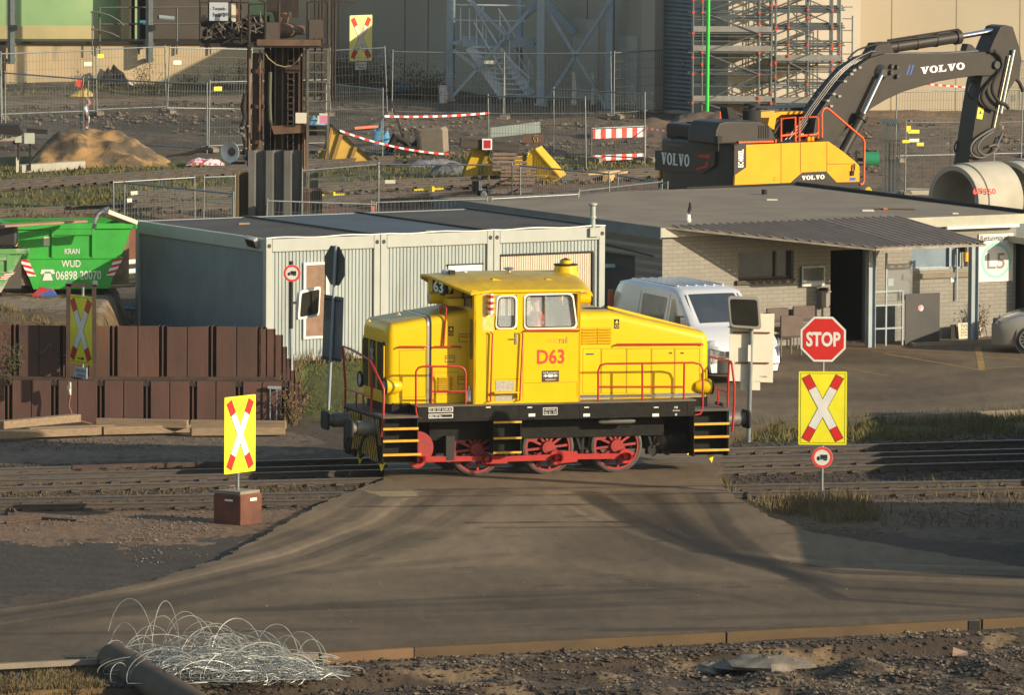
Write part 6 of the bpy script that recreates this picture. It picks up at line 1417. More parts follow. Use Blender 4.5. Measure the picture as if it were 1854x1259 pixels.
# ================= SKIPS =================
def skip(F,L,Hh,D,label,txts,m,inner,loadz=.1):
    o=thing('skip',label,'skip',F); t=.05; s=.58   # trapezoid side profile
    prof=[(s,0),(L-s*.9,0),(L,Hh),(0,Hh)]
    mb=MB(); mb.prism([(s,.12),(L-s,.12),(L-.02,Hh),(.02,Hh)],0,.04); mb.prism([(s,.12),(L-s,.12),(L-.02,Hh),(.02,Hh)],D-.04,D)
    for a,b in (((s,.12),(.02,Hh)),((L-s,.12),(L-.02,Hh))):
        mb.prism([a,(a[0]+.05,a[1]),(b[0]+.05,b[1]),b] if a[0]<L/2 else [(a[0]-.05,a[1]),a,b,(b[0]-.05,b[1])],.04,D-.04)
    mb.box(s,L-s,.04,D-.04,.12,.18); bd=mb.build('body',m,o)
    mb=MB(); mb.box(-.04,L+.04,-.06,.04,Hh-.12,Hh); mb.box(-.04,L+.04,D-.04,D+.06,Hh-.12,Hh); mb.box(-.06,.04,-.06,D+.06,Hh-.12,Hh-.005); mb.box(L-.04,L+.06,-.06,D+.06,Hh-.12,Hh-.005)
    mb.box(L*.34,L*.34+.06,-.05,0,Hh*.52,Hh-.1); mb.box(L*.66,L*.66+.06,-.05,0,Hh*.52,Hh-.1); mb.box(.3,L-.3,-.03,.0,Hh*.50,Hh*.53); mb.box(L*.36,L*.66,-.045,0,Hh-.26,Hh-.12)
    mb.build('rim',m,bd,bev=.006)
    mb=MB(); mb.box(.1,L-.1,.1,D-.1,.2,Hh-.25); mb.build('load',inner,o)
    mb=MB()
    for a,b in ((s-.05,s+.25),(L-s-.25,L-s+.05)): mb.box(a,b,.2,D-.2,0,.12)
    mb.build('skids',tarb,o)
    for t_ in txts:
        s_,px0,py0,px1,py1=t_; X0,Z0=F.h(px0,py1,-.0);X1,Z1=F.h(px1,py0,-.0); mb=MB(); mb.text(s_,(X0,-.055 if py1<465 and False else -.006,Z0),X1-X0,Z1-Z0,bold=.012); mb.build('lettering',white,bd)
    for side in (0,1):
        x0=s*.62 if not side else L-s*.62; sg=1 if not side else -1; dx=-.20*sg
        mb=MB(); q=[(x0+.1*sg-.0,.42),(x0+.28*sg,.42),(x0+.28*sg+dx,Hh*.52),(x0+.08*sg+dx,Hh*.52)]; mb.prism(q,-.012,-.004); wp=mb.build('warning_strip',tx_w,bd)
        mb=MB()
        for k in range(3):
            t0=k/3+.06;t1=t0+.16; lp=lambda a,b,t:(a[0]+(b[0]-a[0])*t,a[1]+(b[1]-a[1])*t)
            mb.prism([lp(q[0],q[3],t0+.12),lp(q[1],q[2],max(0,t0)),lp(q[1],q[2],t1),lp(q[0],q[3],min(1,t1+.12))],-.015,-.012)
        mb.build('red_stripes',sigr,wp)
    return o,bd
Fs=Fr(G(20,534,1.83),R(12)); xr_,zr_=Fs.h(243,404,0); xl_=Fs.h(15,424,0)[0]; Fs=Fr(Fs.o+Fs.u*xl_,R(12)); Ls=xr_-xl_
so2,sb=skip(Fs,Ls,zr_,1.7,'bright green skip lettered KRAN and WUD with a phone number',[('KRAN',117,450,144,460),('WUD',111,471,146,484),('06898 20070',101,490,183,507)],green,M('skip_load',(.12,.10,.07),(.3,.2,.12),3,.9,bump=.3))
X,Z=Fs.h(86,500,0); mb=MB(); mb.prism([(X-.12,Z-.10),(X+.12,Z-.10),(X+.07,Z+.06),(X-.07,Z+.06)],-.012,-.006); mb.prism([(X-.17,Z+.05),(X-.09,Z+.05),(X-.06,Z+.10),(X+.06,Z+.10),(X+.09,Z+.05),(X+.17,Z+.05),(X+.14,Z+.15),(X-.14,Z+.15)],-.012,-.006); mb.build('telephone_symbol',white,sb)
X,Z=Fs.h(84.5,437,0); mb=MB(); mb.box(X-.07,X+.07,-.006,0,Z-.1,Z+.1); mb.build('label_plate',cream,sb)
Fs2=Fr(G(-60,540,1.83),R(12)); x2,z2=Fs2.h(48,450,0); skip(Fr(Fs2.o,R(12)),x2,z2,1.7,'worn green and pale skip cut off by the left edge',[('700',28,456,48,462)],greenw,M('skip_load2',(.08,.07,.055),None,3,.9))
mb=MB(); X,Z=Fs2.h(-3,474,0); mb.text('P',(X-.02,-.008,Z),.14,.2,bold=.02); q=mb.build('lettering',white,bpy.data.objects['skip.001'])
def plank(p,q,w_,h_,m,label,cat='timber',name='plank',grp=None):
    p=Vector(p);q=Vector(q); c_=(p+q)/2; mb=MB(); mb.bar(p-c_,q-c_,w_,h_); return solo(mb,name,m,label,cat,Fr(c_,0),grp,bev=.008)
top=Fs.o.z+zr_
P_=lambda px,py,z: G(px,py,z)
plank(P_(192,383,top+.45),P_(245,403,top+.15),.16,.10,M('panel_pale',(.5,.47,.40),None,3,.6),'pale board sticking out over the right end of the green skip')
plank(P_(200,390,top+.3),P_(238,402,top+.1),.3,.10,wood2,'orange brown board under the pale board in the green skip')
plank(P_(0,409,top+.1),P_(150,400,top+.1),.35,.05,M('rust_board',(.35,.20,.12),(.25,.15,.10),2,.8),'long rusty brown panel lying in the green skip')
plank(P_(0,443,Fs.o.z+z2+.05),P_(48,440,Fs.o.z+z2+.05),.12,.12,wood2,'pale timber lying on the rim of the worn skip at the left edge')
mb=MB(); mb.prism(rounded([(-.3,-.2),(.3,-.2),(.3,.3),(-.3,.3)],.12),-.3,.3); solo(mb,'black_bag',plast,'black refuse bag lying behind the left skip rim','bag',Fr(P_(8,430,top-.25),0),bev=.08)
q=P_(182,398,top+.2); mb=MB(); mb.tube([(.1,0,.25),(-.05,0,.15),(-.12,0,0),(-.15,.0,-.2)],.05,6); mb.tube([(.05,.1,.2),(.2,.1,.25)],.06,6); solo(mb,'plastic_scrap',M('scrap_foil',(.3,.31,.3),(.1,.1,.1),9,.25),'crumpled shiny plastic sheet hanging in the green skip','scrap',Fr(q,0),smooth=60)
mb=MB(); mb.prism([(-.25,-.5),(.25,-.5),(.25,.5),(-.25,.5)],-.05,.05); solo(mb,'rusty_plate',M('plate_rust',(.26,.10,.05),(.18,.08,.05),3,.8),'rusty steel plate standing right of the green skip','steel plate',Fr(G(236,470,1.7)+Vector((0,.5,.35)),R(10)))
for k,(a,b_,c_,d,lb) in enumerate([(204,482,246,478,'upper white pipe on the ground beside the green skip'),(198,500,246,495,'lower white pipe on the ground beside the green skip')]): 
    p=G(a,b_,1.7);q=G(c_,d,1.7); c0=(p+q)/2; solo(MB().cyl(p-c0,q-c0,.06,10),'white_pipe',white,lb,'pipe',Fr(c0+Vector((0,0,.06)),0),group='white pipes by the skip')
for k,(a,b_,c_,d) in enumerate([(195,512,225,506),(205,516,246,512),(200,520,240,517),(30,532,50,531),(215,508,244,504)]):
    plank(G(a,b_,1.82),G(c_,d,1.82),.16,.06,wood2,['short fresh plank, upper left in the scrap timber right of the skip','long fresh plank in the middle of the scrap timber','lowest fresh plank of the scrap timber','small orange plank between the two skips','topmost fresh plank next to the container corner'][k],grp='scrap planks around the skips')
solo(MB().prism(rounded([(-.3,0),(.3,0),(.2,.16),(-.1,.2)],.05),-.1,.1),'cloth_bundle',M('red_blue_cloth',(.5,.04,.03),(.05,.12,.4),6,.8,thr=(.48,.52)),'red and blue cloth bundle lying below the green skip','cloth',Fr(G(80,536,1.85),0),bev=.03)
# ================= RUSTY TOWER =================
TF=Fr(GG(500,402),0); TZ=TF.o.z
o=thing('service_tower','rusty steel service tower with a platform, white dish lamp and sign reading Torpedo Feuer 2','tower',TF); F=TF
def vb(a,b,c_,d,y0,y1,mb):
    X0,Z0=F.h(a,d,y0);X1,Z1=F.h(c_,b,y0); mb.box(X0,X1,y0,y1,Z0,Z1)
def col_(px0,px1,pyt,pyb,y,m,nm,kind='box'):
    mb=MB(); X0,Z0=F.h(px0,pyb,y);X1,Z1=F.h(px1,pyt,y)
    if kind=='cyl':
        c_=(X0+X1)/2; mb.cyl((c_,y,Z0),(c_,y,Z1),(X1-X0)/2,18)
        for k in (.25,.55,.85): z=Z0+(Z1-Z0)*k; mb.cyl((c_,y,z-.05),(c_,y,z+.05),(X1-X0)/2+.05,18)
    elif kind=='H':
        t=.03; w_=X1-X0; mb.box(X0,X1,y-.16,y-.16+t,Z0,Z1); mb.box(X0,X1,y+.16,y+.16+t,Z0,Z1); mb.box((X0+X1)/2-t/2,(X0+X1)/2+t/2,y-.13,y+.16,Z0,Z1)
    else: mb.box(X0,X1,y-.12,y+.12,Z0,Z1)
    return mb.build(nm,m,o,smooth=40 if kind=='cyl' else None)
def flange(px0,px1,pyt,pyb,y): col_(px0,px1,pyt,pyb,y,rustd,'column','H')
col_(456,476,96,310,.0,rustm,'pipe_column','cyl')
col_(478,490,90,280,.35,rustd,'column')
mb=MB(); 
for a,b,y in ((497,522,-.1),(531,549,.15)):
    X0,Z0=F.h(a,300,y);X1,Z1=F.h(b,80,y); t=.02
    for (xa,xb,ya,yb) in ((X0,X0+t,y,y+.4),(X1-t,X1,y,y+.4),(X0,X1,y+.18,y+.2)): mb.box(xa,xb,ya,yb,Z0,Z1)
    mb.box((X0+X1)/2+.0,(X0+X1)/2+.05,y-.02,y+.18,Z0,Z1)
mb.build('h_column',M('rust_warm',(.095,.058,.04),(.06,.04,.03),3,.8,rust=(.6,(.14,.07,.04),4,.15)),o)
col_(552,557,80,300,.3,rustd,'column'); col_(447,454,84,300,.25,rustd,'column'); col_(490,498,84,300,.6,tarb,'column'); col_(521,531,84,300,.7,tarb,'column'); col_(478,489,84,300,.9,tarb,'column')
mb=MB(); X,Z0=F.h(470,265,-.15);_,Z1=F.h(470,90,-.15); mb.cyl((X,-.18,Z0),(X,-.18,Z1),.02,8); X,_=F.h(451,265,-.1); mb.cyl((X,-.1,Z0-.3),(X,-.1,Z1+.2),.035,8); X,_=F.h(551,200,-.1); mb.cyl((X,-.1,F.h(551,340,-.1)[1]),(X,-.1,F.h(551,215,-.1)[1]),.03,8); mb.build('conduit',M('conduit_rust',(.22,.12,.07),(.14,.08,.05),6,.7),o)
mb=MB(); 
for k in range(16): z=F.h(520,110+k*11,0)[1]; a=F.h(521,200,.1)[0];b=F.h(532,200,.1)[0]; mb.box(a,b,.1,.14,z-.02,z+.02)
mb.build('cross_bars',rustd,o)
mb=MB(); vb(515,117,542,131,-.15,-.1,mb); mb.build('tie_plate',rustm,o)
mb=MB(); q=F.hs([(491,228),(553,225),(555,240),(496,243)],-.45); mb.prism(q,-.45,-.40); mb.build('cover_plate',M('cover_rust',(.17,.09,.05),(.11,.065,.04),3,.8,rust=(.64,(.4,.22,.08),5,.1)),o)
P_=[F.h(a,b,-.3) for a,b in ((477,92),(486,106),(500,117),(515,121),(530,118),(541,107),(548,95))]; mb=MB(); mb.tube([(a,-.3,b) for a,b in P_],.022,6); mb.build('hanging_hose',M('hose_tan',(.30,.22,.14),None,3,.7),o,smooth=60)
mb=MB(); mb.tube([(F.h(a,b,-.25)[0],-.25,F.h(a,b,-.25)[1]) for a,b in ((489,130),(488,180),(489,215),(494,232))],.05,8); mb.build('side_pipe',M('pipe_olive',(.09,.09,.06),None,4,.7),o,smooth=60)
# platform
q0=F.h(448,85,-.6);q1=F.h(596,72,-.6)
mb=MB(); mb.box(q0[0],q1[0],-.6,1.6,q0[1],q0[1]+.10); pf=mb.build('platform',rustd,o)
mb=MB(); X0,Z0=F.h(465,82,-.62);X1,Z1=F.h(581,72,-.62); mb.box(X0,X1,-.64,-.60,Z0,Z0+.16); mb.build('platform_beam',M('beam_rust',(.17,.10,.06),(.11,.065,.045),4,.8),pf)
xl_=F.h(362,80,.2)[0]; mb=MB(); z=F.h(400,76,.2)[1]; mb.box(xl_,q0[0],.0,1.6,z-.12,z-.02); mb.box(xl_,q0[0],.2,.3,z-.1,z+.1); mb.build('side_walkway',rustd,o)
# railings of the platform and boxes
mb=MB()
zt_=F.h(500,3,-.6)[1]; zp=q0[1]+.1
for px in (451,480,505,557,578,594): x=F.h(px,40,-.58)[0]; mb.cyl((x,-.58,zp),(x,-.58,F.h(px,2 if px>500 else 6,-.58)[1]),.035,6)
for py in (7,42): a=F.h(451,py,-.58);b=F.h(505,py,-.58); mb.bar((a[0],-.58,a[1]),(b[0],-.58,b[1]),.05)
for py in (3,35): a=F.h(557,py,-.58);b=F.h(596,py,-.58); mb.bar((a[0],-.58,a[1]),(b[0],-.58,b[1]),.05)
for py in (4,40): a=F.h(362,py,0);b=F.h(452,py,0); mb.bar((a[0],0,a[1]),(b[0],0,b[1]),.04)
for px in (362,378,420,436): x=F.h(px,40,0)[0]; mb.cyl((x,0,z),(x,0,F.h(px,-5,0)[1]),.025,6)
a=F.h(455,-8,-.3);b=F.h(500,14,-.3); mb.bar((a[0],-.3,a[1]),(b[0],-.3,b[1]),.05); a=F.h(560,-4,-.5);b=F.h(643,5,-.5); mb.bar((a[0],-.5,a[1]),(b[0],-.5,b[1]),.04)
mb.build('platform_railing',rustd,o)
mb=MB(); vb(481,40,505,73,-.62,-.58,mb); vb(560,35,584,69,-.62,-.58,mb); mb.build('cabinet_panel',M('cab_brown',(.10,.075,.06),(.075,.06,.05),4,.7),o)
mb=MB(); vb(482,-10,530,21,.1,.9,mb); vb(529,-10,541,32,.3,.9,mb); vb(446,30,480,72,.2,1.2,mb); mb.build('machinery_housing',rustd,o)
mb=MB(); X0,Z0=F.h(497,52,.0);X1,Z1=F.h(522,22,.0); mb.lathe([(.24,Z1),(.20,Z0+.3),(.16,Z0+.1)],((X0+X1)/2,.2,0),'z',16); X,Z=F.h(517,54,0); mb.lathe([(0,-.28),(.15,-.26),(.19,-.1),(.19,.2),(.12,.3),(.12,.5),(0,.5)],(X,.0,Z),'x',16); mb.build('drive_motor',M('motor_rust',(.23,.14,.09),(.14,.085,.06),4,.7),o,smooth=40)
random.seed(5); mb=MB()
for k in range(46):
    px=random.uniform(366,498);py=random.uniform(44,74); x,zz=F.h(px,py,.3); mb.box(x-.03*random.random()-.02,x+.1*random.random(),.2+random.random()*.6,.9+random.random(),zz,zz+.03+.22*random.random())
mb.build('pipework',rustd,o,kind='stuff'); mb=MB()
for k in range(26):
    px=random.uniform(380,500);py=random.uniform(38,70); x,zz=F.h(px,py,-.1); mb.tube([(x,-.1,zz),(x+random.uniform(-.2,.2),-.1,zz+random.uniform(-.2,.2)),(x+random.uniform(-.3,.3),0,zz+random.uniform(-.3,.3))],.02,5)
mb.build('tangled_hoses',M('hose_grey',(.22,.19,.15),(.08,.07,.05),5,.7),o,kind='stuff')
mb=MB(); vb(379,4,413,37,-.14,-.1,mb); sb_=mb.build('name_board',M('board_bluewhite',(.50,.54,.58),None,3,.5),o)
mb=MB(); 
for t_,a,b,c_,d in (('Torpedo',385,12,408,20),('Feuer 2',385.5,22.5,407,30)): X0,Z0=F.h(a,d,-.145);X1,Z1=F.h(c_,b,-.145); mb.text(t_,(X0,-.145,Z0),X1-X0,Z1-Z0,bold=.02)
for a in (381.5,409.5): X,Z=F.h(a,16.5,-.145); mb.box(X,X+.02,-.145,-.141,Z,Z+.012)
mb.build('lettering',tx_k,sb_)
mb=MB(); vb(419,5,427,39,-.05,0,mb); mb.build('white_post',cream,o)
mb=MB(); vb(424,4,431,42,0,.05,mb); mb.build('red_panel',M('panel_orange',(.30,.12,.04),(.15,.07,.04),4,.7),o)
# ladder cage
mb=MB()
for px in (557,594): x=F.h(px,200,-.5)[0]; mb.box(x-.03,x+.03,-.53,-.47,F.h(px,347,-.5)[1] if px<560 else F.h(px,320,-.5)[1],F.h(px,0,-.5)[1])
for k in range(14):
    py=95+k*17.6; zz=F.h(575,py,-.5)[1]; mb.box(F.h(557,200,-.5)[0],F.h(594,200,-.5)[0],-.52,-.48,zz-.015,zz+.015)
mb.build('ladder',M('ladder_paint',(.16,.14,.11),(.10,.085,.07),5,.7),o)
mb=MB()
for px in (570,583,601,606): x=F.h(px,200,.3)[0]; mb.cyl((x,.3,F.h(px,180,.3)[1]),(x,.3,F.h(px,-8,.3)[1]),.03,6)
mb.build('cage_bars',rustd,o)
mb=MB(); vb(556,228,592,245,-.3,.1,mb); mb.build('dark_box',tarb,o)
for a,b,c_,d,m in ((535,204,555,223,cream),(575,205,593,224,pink)): mb=MB(); vb(a,b,c_,d,-.62,-.6,mb); q=mb.build('notice_board',m,o)
mb=MB(); vb(575,205,578,224,-.625,-.621,mb); vb(575,205,593,209,-.625,-.621,mb); mb.build('notice_border',cream,q)
# dish lamp + valves on the left side
X,Z=F.h(418,275,-.3); mb=MB(); mb.lathe([(.06,.30),(.10,.05),(.14,.02),(.26,-.05),(.275,-.06),(.27,-.03),(.12,.1)],(0,0,0),'y',28); ds=mb.build('dish_lamp',M('enamel_white',(.62,.66,.68),(.5,.52,.53),4,.3,rust=(.70,(.22,.12,.07),3,.06)),o,smooth=40); ds.location=(X,-.3,Z); ds.rotation_euler=(0,0,R(-28)); 
mb=MB(); mb.lathe([(0,.0),(.10,.02),(.12,.06)],(0,0,0),'y',20); mb.build('lamp_core',M('core_brown',(.12,.08,.06),None,4,.6),ds)
mb=MB(); a=F.h(430,290,0); mb.box(X,a[0]+.2,-.15,.1,Z-.33,Z-.28); mb.cyl((X+.1,0,Z),(F.h(452,275,0)[0],0,Z-.05),.06,8); mb.tube([(F.h(a,b,-.05)[0],-.05,F.h(a,b,-.05)[1]) for a,b in ((444,170),(441,195),(443,212),(440,230),(444,255),(446,290))],[.06,.09,.05,.10,.07,.05],8); mb.box(F.h(419,221,0)[0],F.h(447,221,0)[0],-.1,.1,F.h(430,224,0)[1],F.h(430,220,0)[1]); mb.build('lamp_bracket',rustd,o,smooth=50)
mb=MB(); 
for k in range(14): px=random.uniform(435,449);py=random.uniform(228,285); x,zz=F.h(px,py,-.15); mb.lathe([(0,-.04),(.045,0),(0,.04)],(x,-.15,zz),'z',8)
mb.build('valves',M('valve_grey',(.35,.36,.36),(.12,.11,.1),9,.4),o)
# sheet piles around it: each group its own thing
def pgrp(pxs,pyt,pyb,y,m,lab,depth=.30,mod=.62):
    Fp=Fr(GG((pxs[0]+pxs[1])/2,pyb)+Vector((0,y,0)),0); a=Fp.h(pxs[0],pyt,0);b=Fp.h(pxs[1],pyt,0); mb=MB(); zpile(mb,(a[0],0,0),(b[0],0,0),-.5,a[1],mod=mod,depth=depth,t=.02); return solo(mb,'sheet_pile_group',m,lab,'sheet piling',Fp,group='sheet piles around the rusty tower',fix=False)
pgrp((449,547),272,404,-.3,pileg,'tall grey sheet piles in the middle, directly under the rusty tower',mod=.46,depth=.24)
pgrp((420,450),312,408,-.5,pileo,'lower ochre sheet pile at the left foot of the rusty tower')
pgrp((546,576),312,406,-.25,pileg,'mid height grey sheet pile at the right foot of the rusty tower',mod=.30,depth=.16)
pgrp((545,583),342,412,-.5,rustm,'lowest rusty sheet pile at the right foot of the rusty tower',mod=.5)
# ================= CONSTRUCTION FENCES =================
def fpanel(mb_f,mb_m,L,Hh=2.0,plate=None):
    r_=.021
    for x in (0,L): mb_f.cyl((x,0,.02),(x,0,Hh+.06),r_,8)
    for z in (.17,Hh): mb_f.cyl((0,0,z),(L,0,z),r_,8)
    n=int(L/.10); w_=.0033
    for i in range(1,n): x=i*L/n; mb_m.box(x-w_,x+w_,-w_,w_,.17,Hh)
    for i in range(1,7): z=.17+i*(Hh-.17)/7; mb_m.box(0,L,-w_,w_,z-w_,z+w_)
_fm={}
def fence(x0,y0,x1,y1,label,plates=(),foot=True,Hh=2.0,z0=None):
    # tops measured in the photo; both ends stand on the yard
    def top(px,py):
        z=1.0 if z0 is None else z0
        for _ in range(10): p=G(px,py,z+Hh+.0); z=.4*z+.6*(hz(p.x,p.y) if z0 is None else z0)
        p.z=z; return p
    A=top(x0,y0);B=top(x1,y1); d=B-A; L=Vector((d.x,d.y)).length; a=math.atan2(d.y,d.x); F_=Fr(A,a)
    o=thing('construction_fence',label,'fence',A,a,'mesh construction fence panels'); key=round(L,1)
    mf,mm=MB(),MB(); fpanel(mf,mm,L,Hh); fo_=mf.build('fence_frame',steel,o,smooth=50); mm.build('wire_mesh',M('mesh_wire',(.09,.10,.10),None,3,.6,.2) if 'mesh_wire' not in bpy.data.materials else bpy.data.materials['mesh_wire'],o)
    o.rotation_euler=(0,-math.asin(max(-.2,min(.2,d.z/max(L,.1)))),a)
    for px,py,w_,h_,m in plates:
        X_,Z_=F_.h(px,py,0); mb=MB(); mb.box(X_-w_/2,X_+w_/2,-.02,-.01,Z_-h_/2,Z_+h_/2); mb.build('fence_plate',m,o)
    if foot:
        for k,x in enumerate((0,)):
            mb=MB(); mb.prism([(-.33,0),(.33,0),(.33,.10),(.18,.15),(.10,.08),(-.10,.08),(-.18,.15),(-.33,.10)],-.11,.11,'x'); q=mb.build('fence_foot',kerbc,o); q.location=(x,0,0)
    return o
py_=M('plate_yellow',(.82,.66,.05),None,3,.5); pw=M('plate_pale',(.75,.75,.55),None,3,.5)
FN=[(-70,98,-1+0,96,'cut off by the left edge in the far row',()),(4,97,170,91,'leftmost full panel of the far row before the retaining wall',((160,118,.24,.12,pw),)),(176,89,301,84,'far panel with a yellow plate, second before the retaining wall',((184,101,.2,.12,py_),)),(303,86,452,89,'far panel with a pale plate, directly left of the rusty tower',((317,112,.28,.12,pw),)),
(-60,128,3,131,'lower row panel cut off by the left edge',()),(10,132,152,143,'lower row panel left of the red flag',()),(160,142,375,153,'panel directly behind the sand pile',()),(378,148,590,144,'panel with a bright yellow plate running behind the rusty tower',((392,160,.30,.12,py_),)),
(456,88,597,88,'far panel behind the rusty tower',()),(599,89,702,86,'far panel in front of the pale cross board',()),(710,93,912,97,'far panel in front of the blue tarpaulin',()),(915,97,1108,96,'far panel in front of the grey steel stair',((887,112,.28,.1,pw),)),(1112,93,1256,87,'far panel in front of the grey roller door',((1237,113,.13,.13,pw),)),
(590,151,693,162,'panel behind the old yellow wedge, ending at the tape',()),(886,174,1062,178,'panel at the excavation carrying the grey board',()),(1003,161,1168,170,'panel at the excavation directly above the striped barrier',()),
(207,330,354,321,'near panel just above the container, farthest left',((244,350,.20,.09,pw),(235,363,.14,.09,pw))),(225,331,422,351,'near panel crossing diagonally left of the ochre piles',()),(368,321,424,319,'short near panel left of the ochre piles',()),(546,309,685,300,'near panel right of the grey piles',()),(686,298,928,299,'long near panel with a pale plate before the buffer stop',((707,329,.26,.09,pw),)),
(477,364,674,370,'panel before the grey piles, only its top visible',()),(674,367,884,360,'panel above the middle container roof',()),(892,360,1048,350,'panel just above the gatehouse roof edge',()),(1048,346,1198,329,'panel next to the excavator tail, with a yellow plate',((1060,360,.2,.12,py_),)),
(943,300,1104,315,'panel in front of the wooden pallet',()),(1116,317,1206,332,'panel partly behind the excavator tail',()),(1622,166,1850,162,'tall panel behind the excavator boom at the right',()),(1858,160,1980,156,'panel cut off by the right edge',())]
for q in FN: fence(q[0],q[1],q[2],q[3],'grey mesh construction fence, '+q[4],q[5])
# striped barrier
F=Fr(GG(1070,293),0); A=F.o; Bp=GG(1168,289); F=Fr(A,math.atan2(Bp.y-A.y,Bp.x-A.x)); o=thing('striped_barrier','low fence panel with red and white striped boards at the excavation','barrier',F)
L_=(Bp-A).xy.length; mb=MB(); zt=F.h(1070,232,0)[1]
for x in (0,L_): mb.cyl((x,0,0),(x,0,zt+.05),.025,8)
mb.cyl((0,0,zt),(L_,0,zt),.02,8); mb.cyl((0,0,.12),(L_,0,.12),.02,8); mb.build('barrier_frame',steel,o,smooth=50)
for py0,py1 in ((234,251),(281,291)):
    Z0,Z1=F.h(1075,py1,0)[1],F.h(1075,py0,0)[1]; mb=MB(); mb.box(.03,L_-.03,-.04,-.02,Z0,Z1); bb=mb.build('striped_board',tx_w,o); mb=MB()
    n=5
    for k in range(n+1): x=.03+(L_-.06)*k/n; mb.box(max(.03,x-.09),min(L_-.03,x+.09),-.043,-.039,Z0,Z1)
    mb.build('red_stripes',M('barrier_red',(.80,.04,.03),None,3,.4) if 'barrier_red' not in bpy.data.materials else bpy.data.materials['barrier_red'],bb)
for px,lb in ((1070,'left'),(1168,'right')): 
    p=GG(px,294); solo(MB().prism([(-.33,0),(.33,0),(.33,.12),(.2,.16),(-.2,.16),(-.33,.12)],-.12,.12,'x'),'ballast_block',kerbc,'concrete fence foot under the %s post of the striped barrier'%lb,'fence foot',Fr(p,R(60)))
# grey board on the fence
F=Fr(GG(890,262)+Vector((0,-.4,0)),R(8)); q=F.hs([(888,231),(978,220),(979,240),(888,249)],0); mb=MB(); mb.prism(q,0,.03); solo(mb,'fence_board',M('board_greygreen',(.30,.36,.34),(.24,.29,.27),2,.6),'long grey green board fixed along the top of the excavation fence','board',F)
# ================= SAND PILES =================
def mound(name,pts,base,depth,m,label,cat,amp=.12,seed=1,nu=46,nv=30):
    F=Fr(GG(*base),0); P_=[F.h(a,b,0) for a,b in pts]; xs=[p[0] for p in P_]
    def prof(x):
        for (xa,za),(xb,zb_) in zip(P_[:-1],P_[1:]):
            if xa<=x<=xb: t=(x-xa)/(xb-xa); t=t*t*(3-2*t) if False else t; return za+(zb_-za)*t
        return 0
    mb=MB()
    def f(u,v):
        x=xs[0]+(xs[-1]-xs[0])*u; y=(v*2-1)*depth; e=max(0,1-(abs(y)/depth)**1.7); 
        z=prof(x)*e; nn=float(vnoise(np.array([x*1.3+7]),np.array([y*1.3]),1.5,seed)[0]-.5)*amp+float(vnoise(np.array([x*3.]),np.array([y*3.]),1.5,seed+3)[0]-.5)*amp*.5
        return (x,y+depth*.0,max(-.15,z+nn*min(1,z*4+.1))-.03)
    mb.grid(f,nu,nv); o=mb.build(name,m,None,smooth=180); o.location=F.o; return tag(o,label,cat)
mound('sand_pile',[(52,300),(62,283),(85,258),(110,243),(128,237),(160,236),(205,236),(235,243),(265,262),(292,284),(322,302)],(190,296),1.9,sand,'large heap of ochre sand, patched with dark grey brown','sand heap',.24,2)
mound('soil_bank',[(1210,222),(1230,206),(1300,200),(1345,212),(1380,225)],(1290,232),2.0,M('brown_soil',(.14,.10,.07),(.10,.075,.055),2,.95,bump=.4,bs=8),'brown soil bank at the foot of the scaffold','soil heap',.2,8)
mound('soil_bank',[(1080,232),(1110,222),(1180,215),(1240,222),(1262,235)],(1170,250),1.5,bpy.data.materials['brown_soil'],'brown soil bank behind the striped barrier','soil heap',.2,12)
# ================= YARD OBJECTS =================
# old yellow wedge (left) 
def wedge(F,P_,w_,m,label,name='buffer_stop',ribs=()):
    o=thing(name,label,'buffer stop',F); q=F.hs(P_,0); mb=MB(); mb.prism(q,0,.05); mb.prism([(a,b) for a,b in q],w_-.05,w_); s=mb.build('side_plate',m,o)
    mb=MB(); k=len(q)
    # top flange along the sloping edges
    for i in ribs[0] if ribs else (): a=q[i];b=q[(i+1)%k]; mb.add([(a[0],-.06,a[1]),(b[0],-.06,b[1]),(b[0],w_+.06,b[1]),(a[0],w_+.06,a[1]),(a[0],-.06,a[1]+.05),(b[0],-.06,b[1]+.05),(b[0],w_+.06,b[1]+.05),(a[0],w_+.06,a[1]+.05)],[(0,1,2,3),(7,6,5,4),(0,4,5,1),(1,5,6,2),(2,6,7,3),(3,7,4,0)])
    mb.build('flange',ribs[1] if ribs else m,o); return o,q
F=Fr(GG(620,300),R(6)); o,q=wedge(F,[(594,230),(602,230),(678,295),(672,300),(574,302),(594,262)],.9,oy,'old rusty yellow steel wedge buffer right of the rusty tower',ribs=((1,),rustd))
mb=MB()
for a,b in (((618,243),(600,300)),((644,266),(632,300)),((600,232),(588,300))): p=F.h(*a,-.05);r_=F.h(*b,-.05); mb.bar((p[0],-.05,p[1]),(r_[0],-.05,r_[1]),.06,.1)
mb.build('stiffener',M('stiff_yellow',(.28,.18,.05),None,3,.8),o)
mb=MB(); X0,_=F.h(574,302,0);X1,_=F.h(676,300,0); mb.box(X0,X1,-.15,.0,-.05,.08); mb.build('base_rail',rustm,o)
F=Fr(GG(880,323),R(4)); o,q=wedge(F,[(860,268),(872,268),(912,322),(908,326),(838,326),(846,300)],1.0,by,'yellow buffer stop with a black timber beam and red square signal',ribs=((1,),M('flange_brown',(.30,.2,.03),None,3,.6)))
mb=MB(); p=F.h(888,270,-.2); mb.bar((F.h(885,272,-.02)[0],-.05,F.h(885,272,-.02)[1]),(F.h(866,322,0)[0],-.05,0.05),.08,.1); mb.build('stiffener',bpy.data.materials['flange_brown'],o)
mb=MB(); a=F.h(833,258,-.25);b=F.h(941,268,-.25); mb.bar((a[0],-.2,a[1]),(b[0],-.2,b[1]),.3,.28); bm_=mb.build('timber_beam',woodd,o,bev=.02)
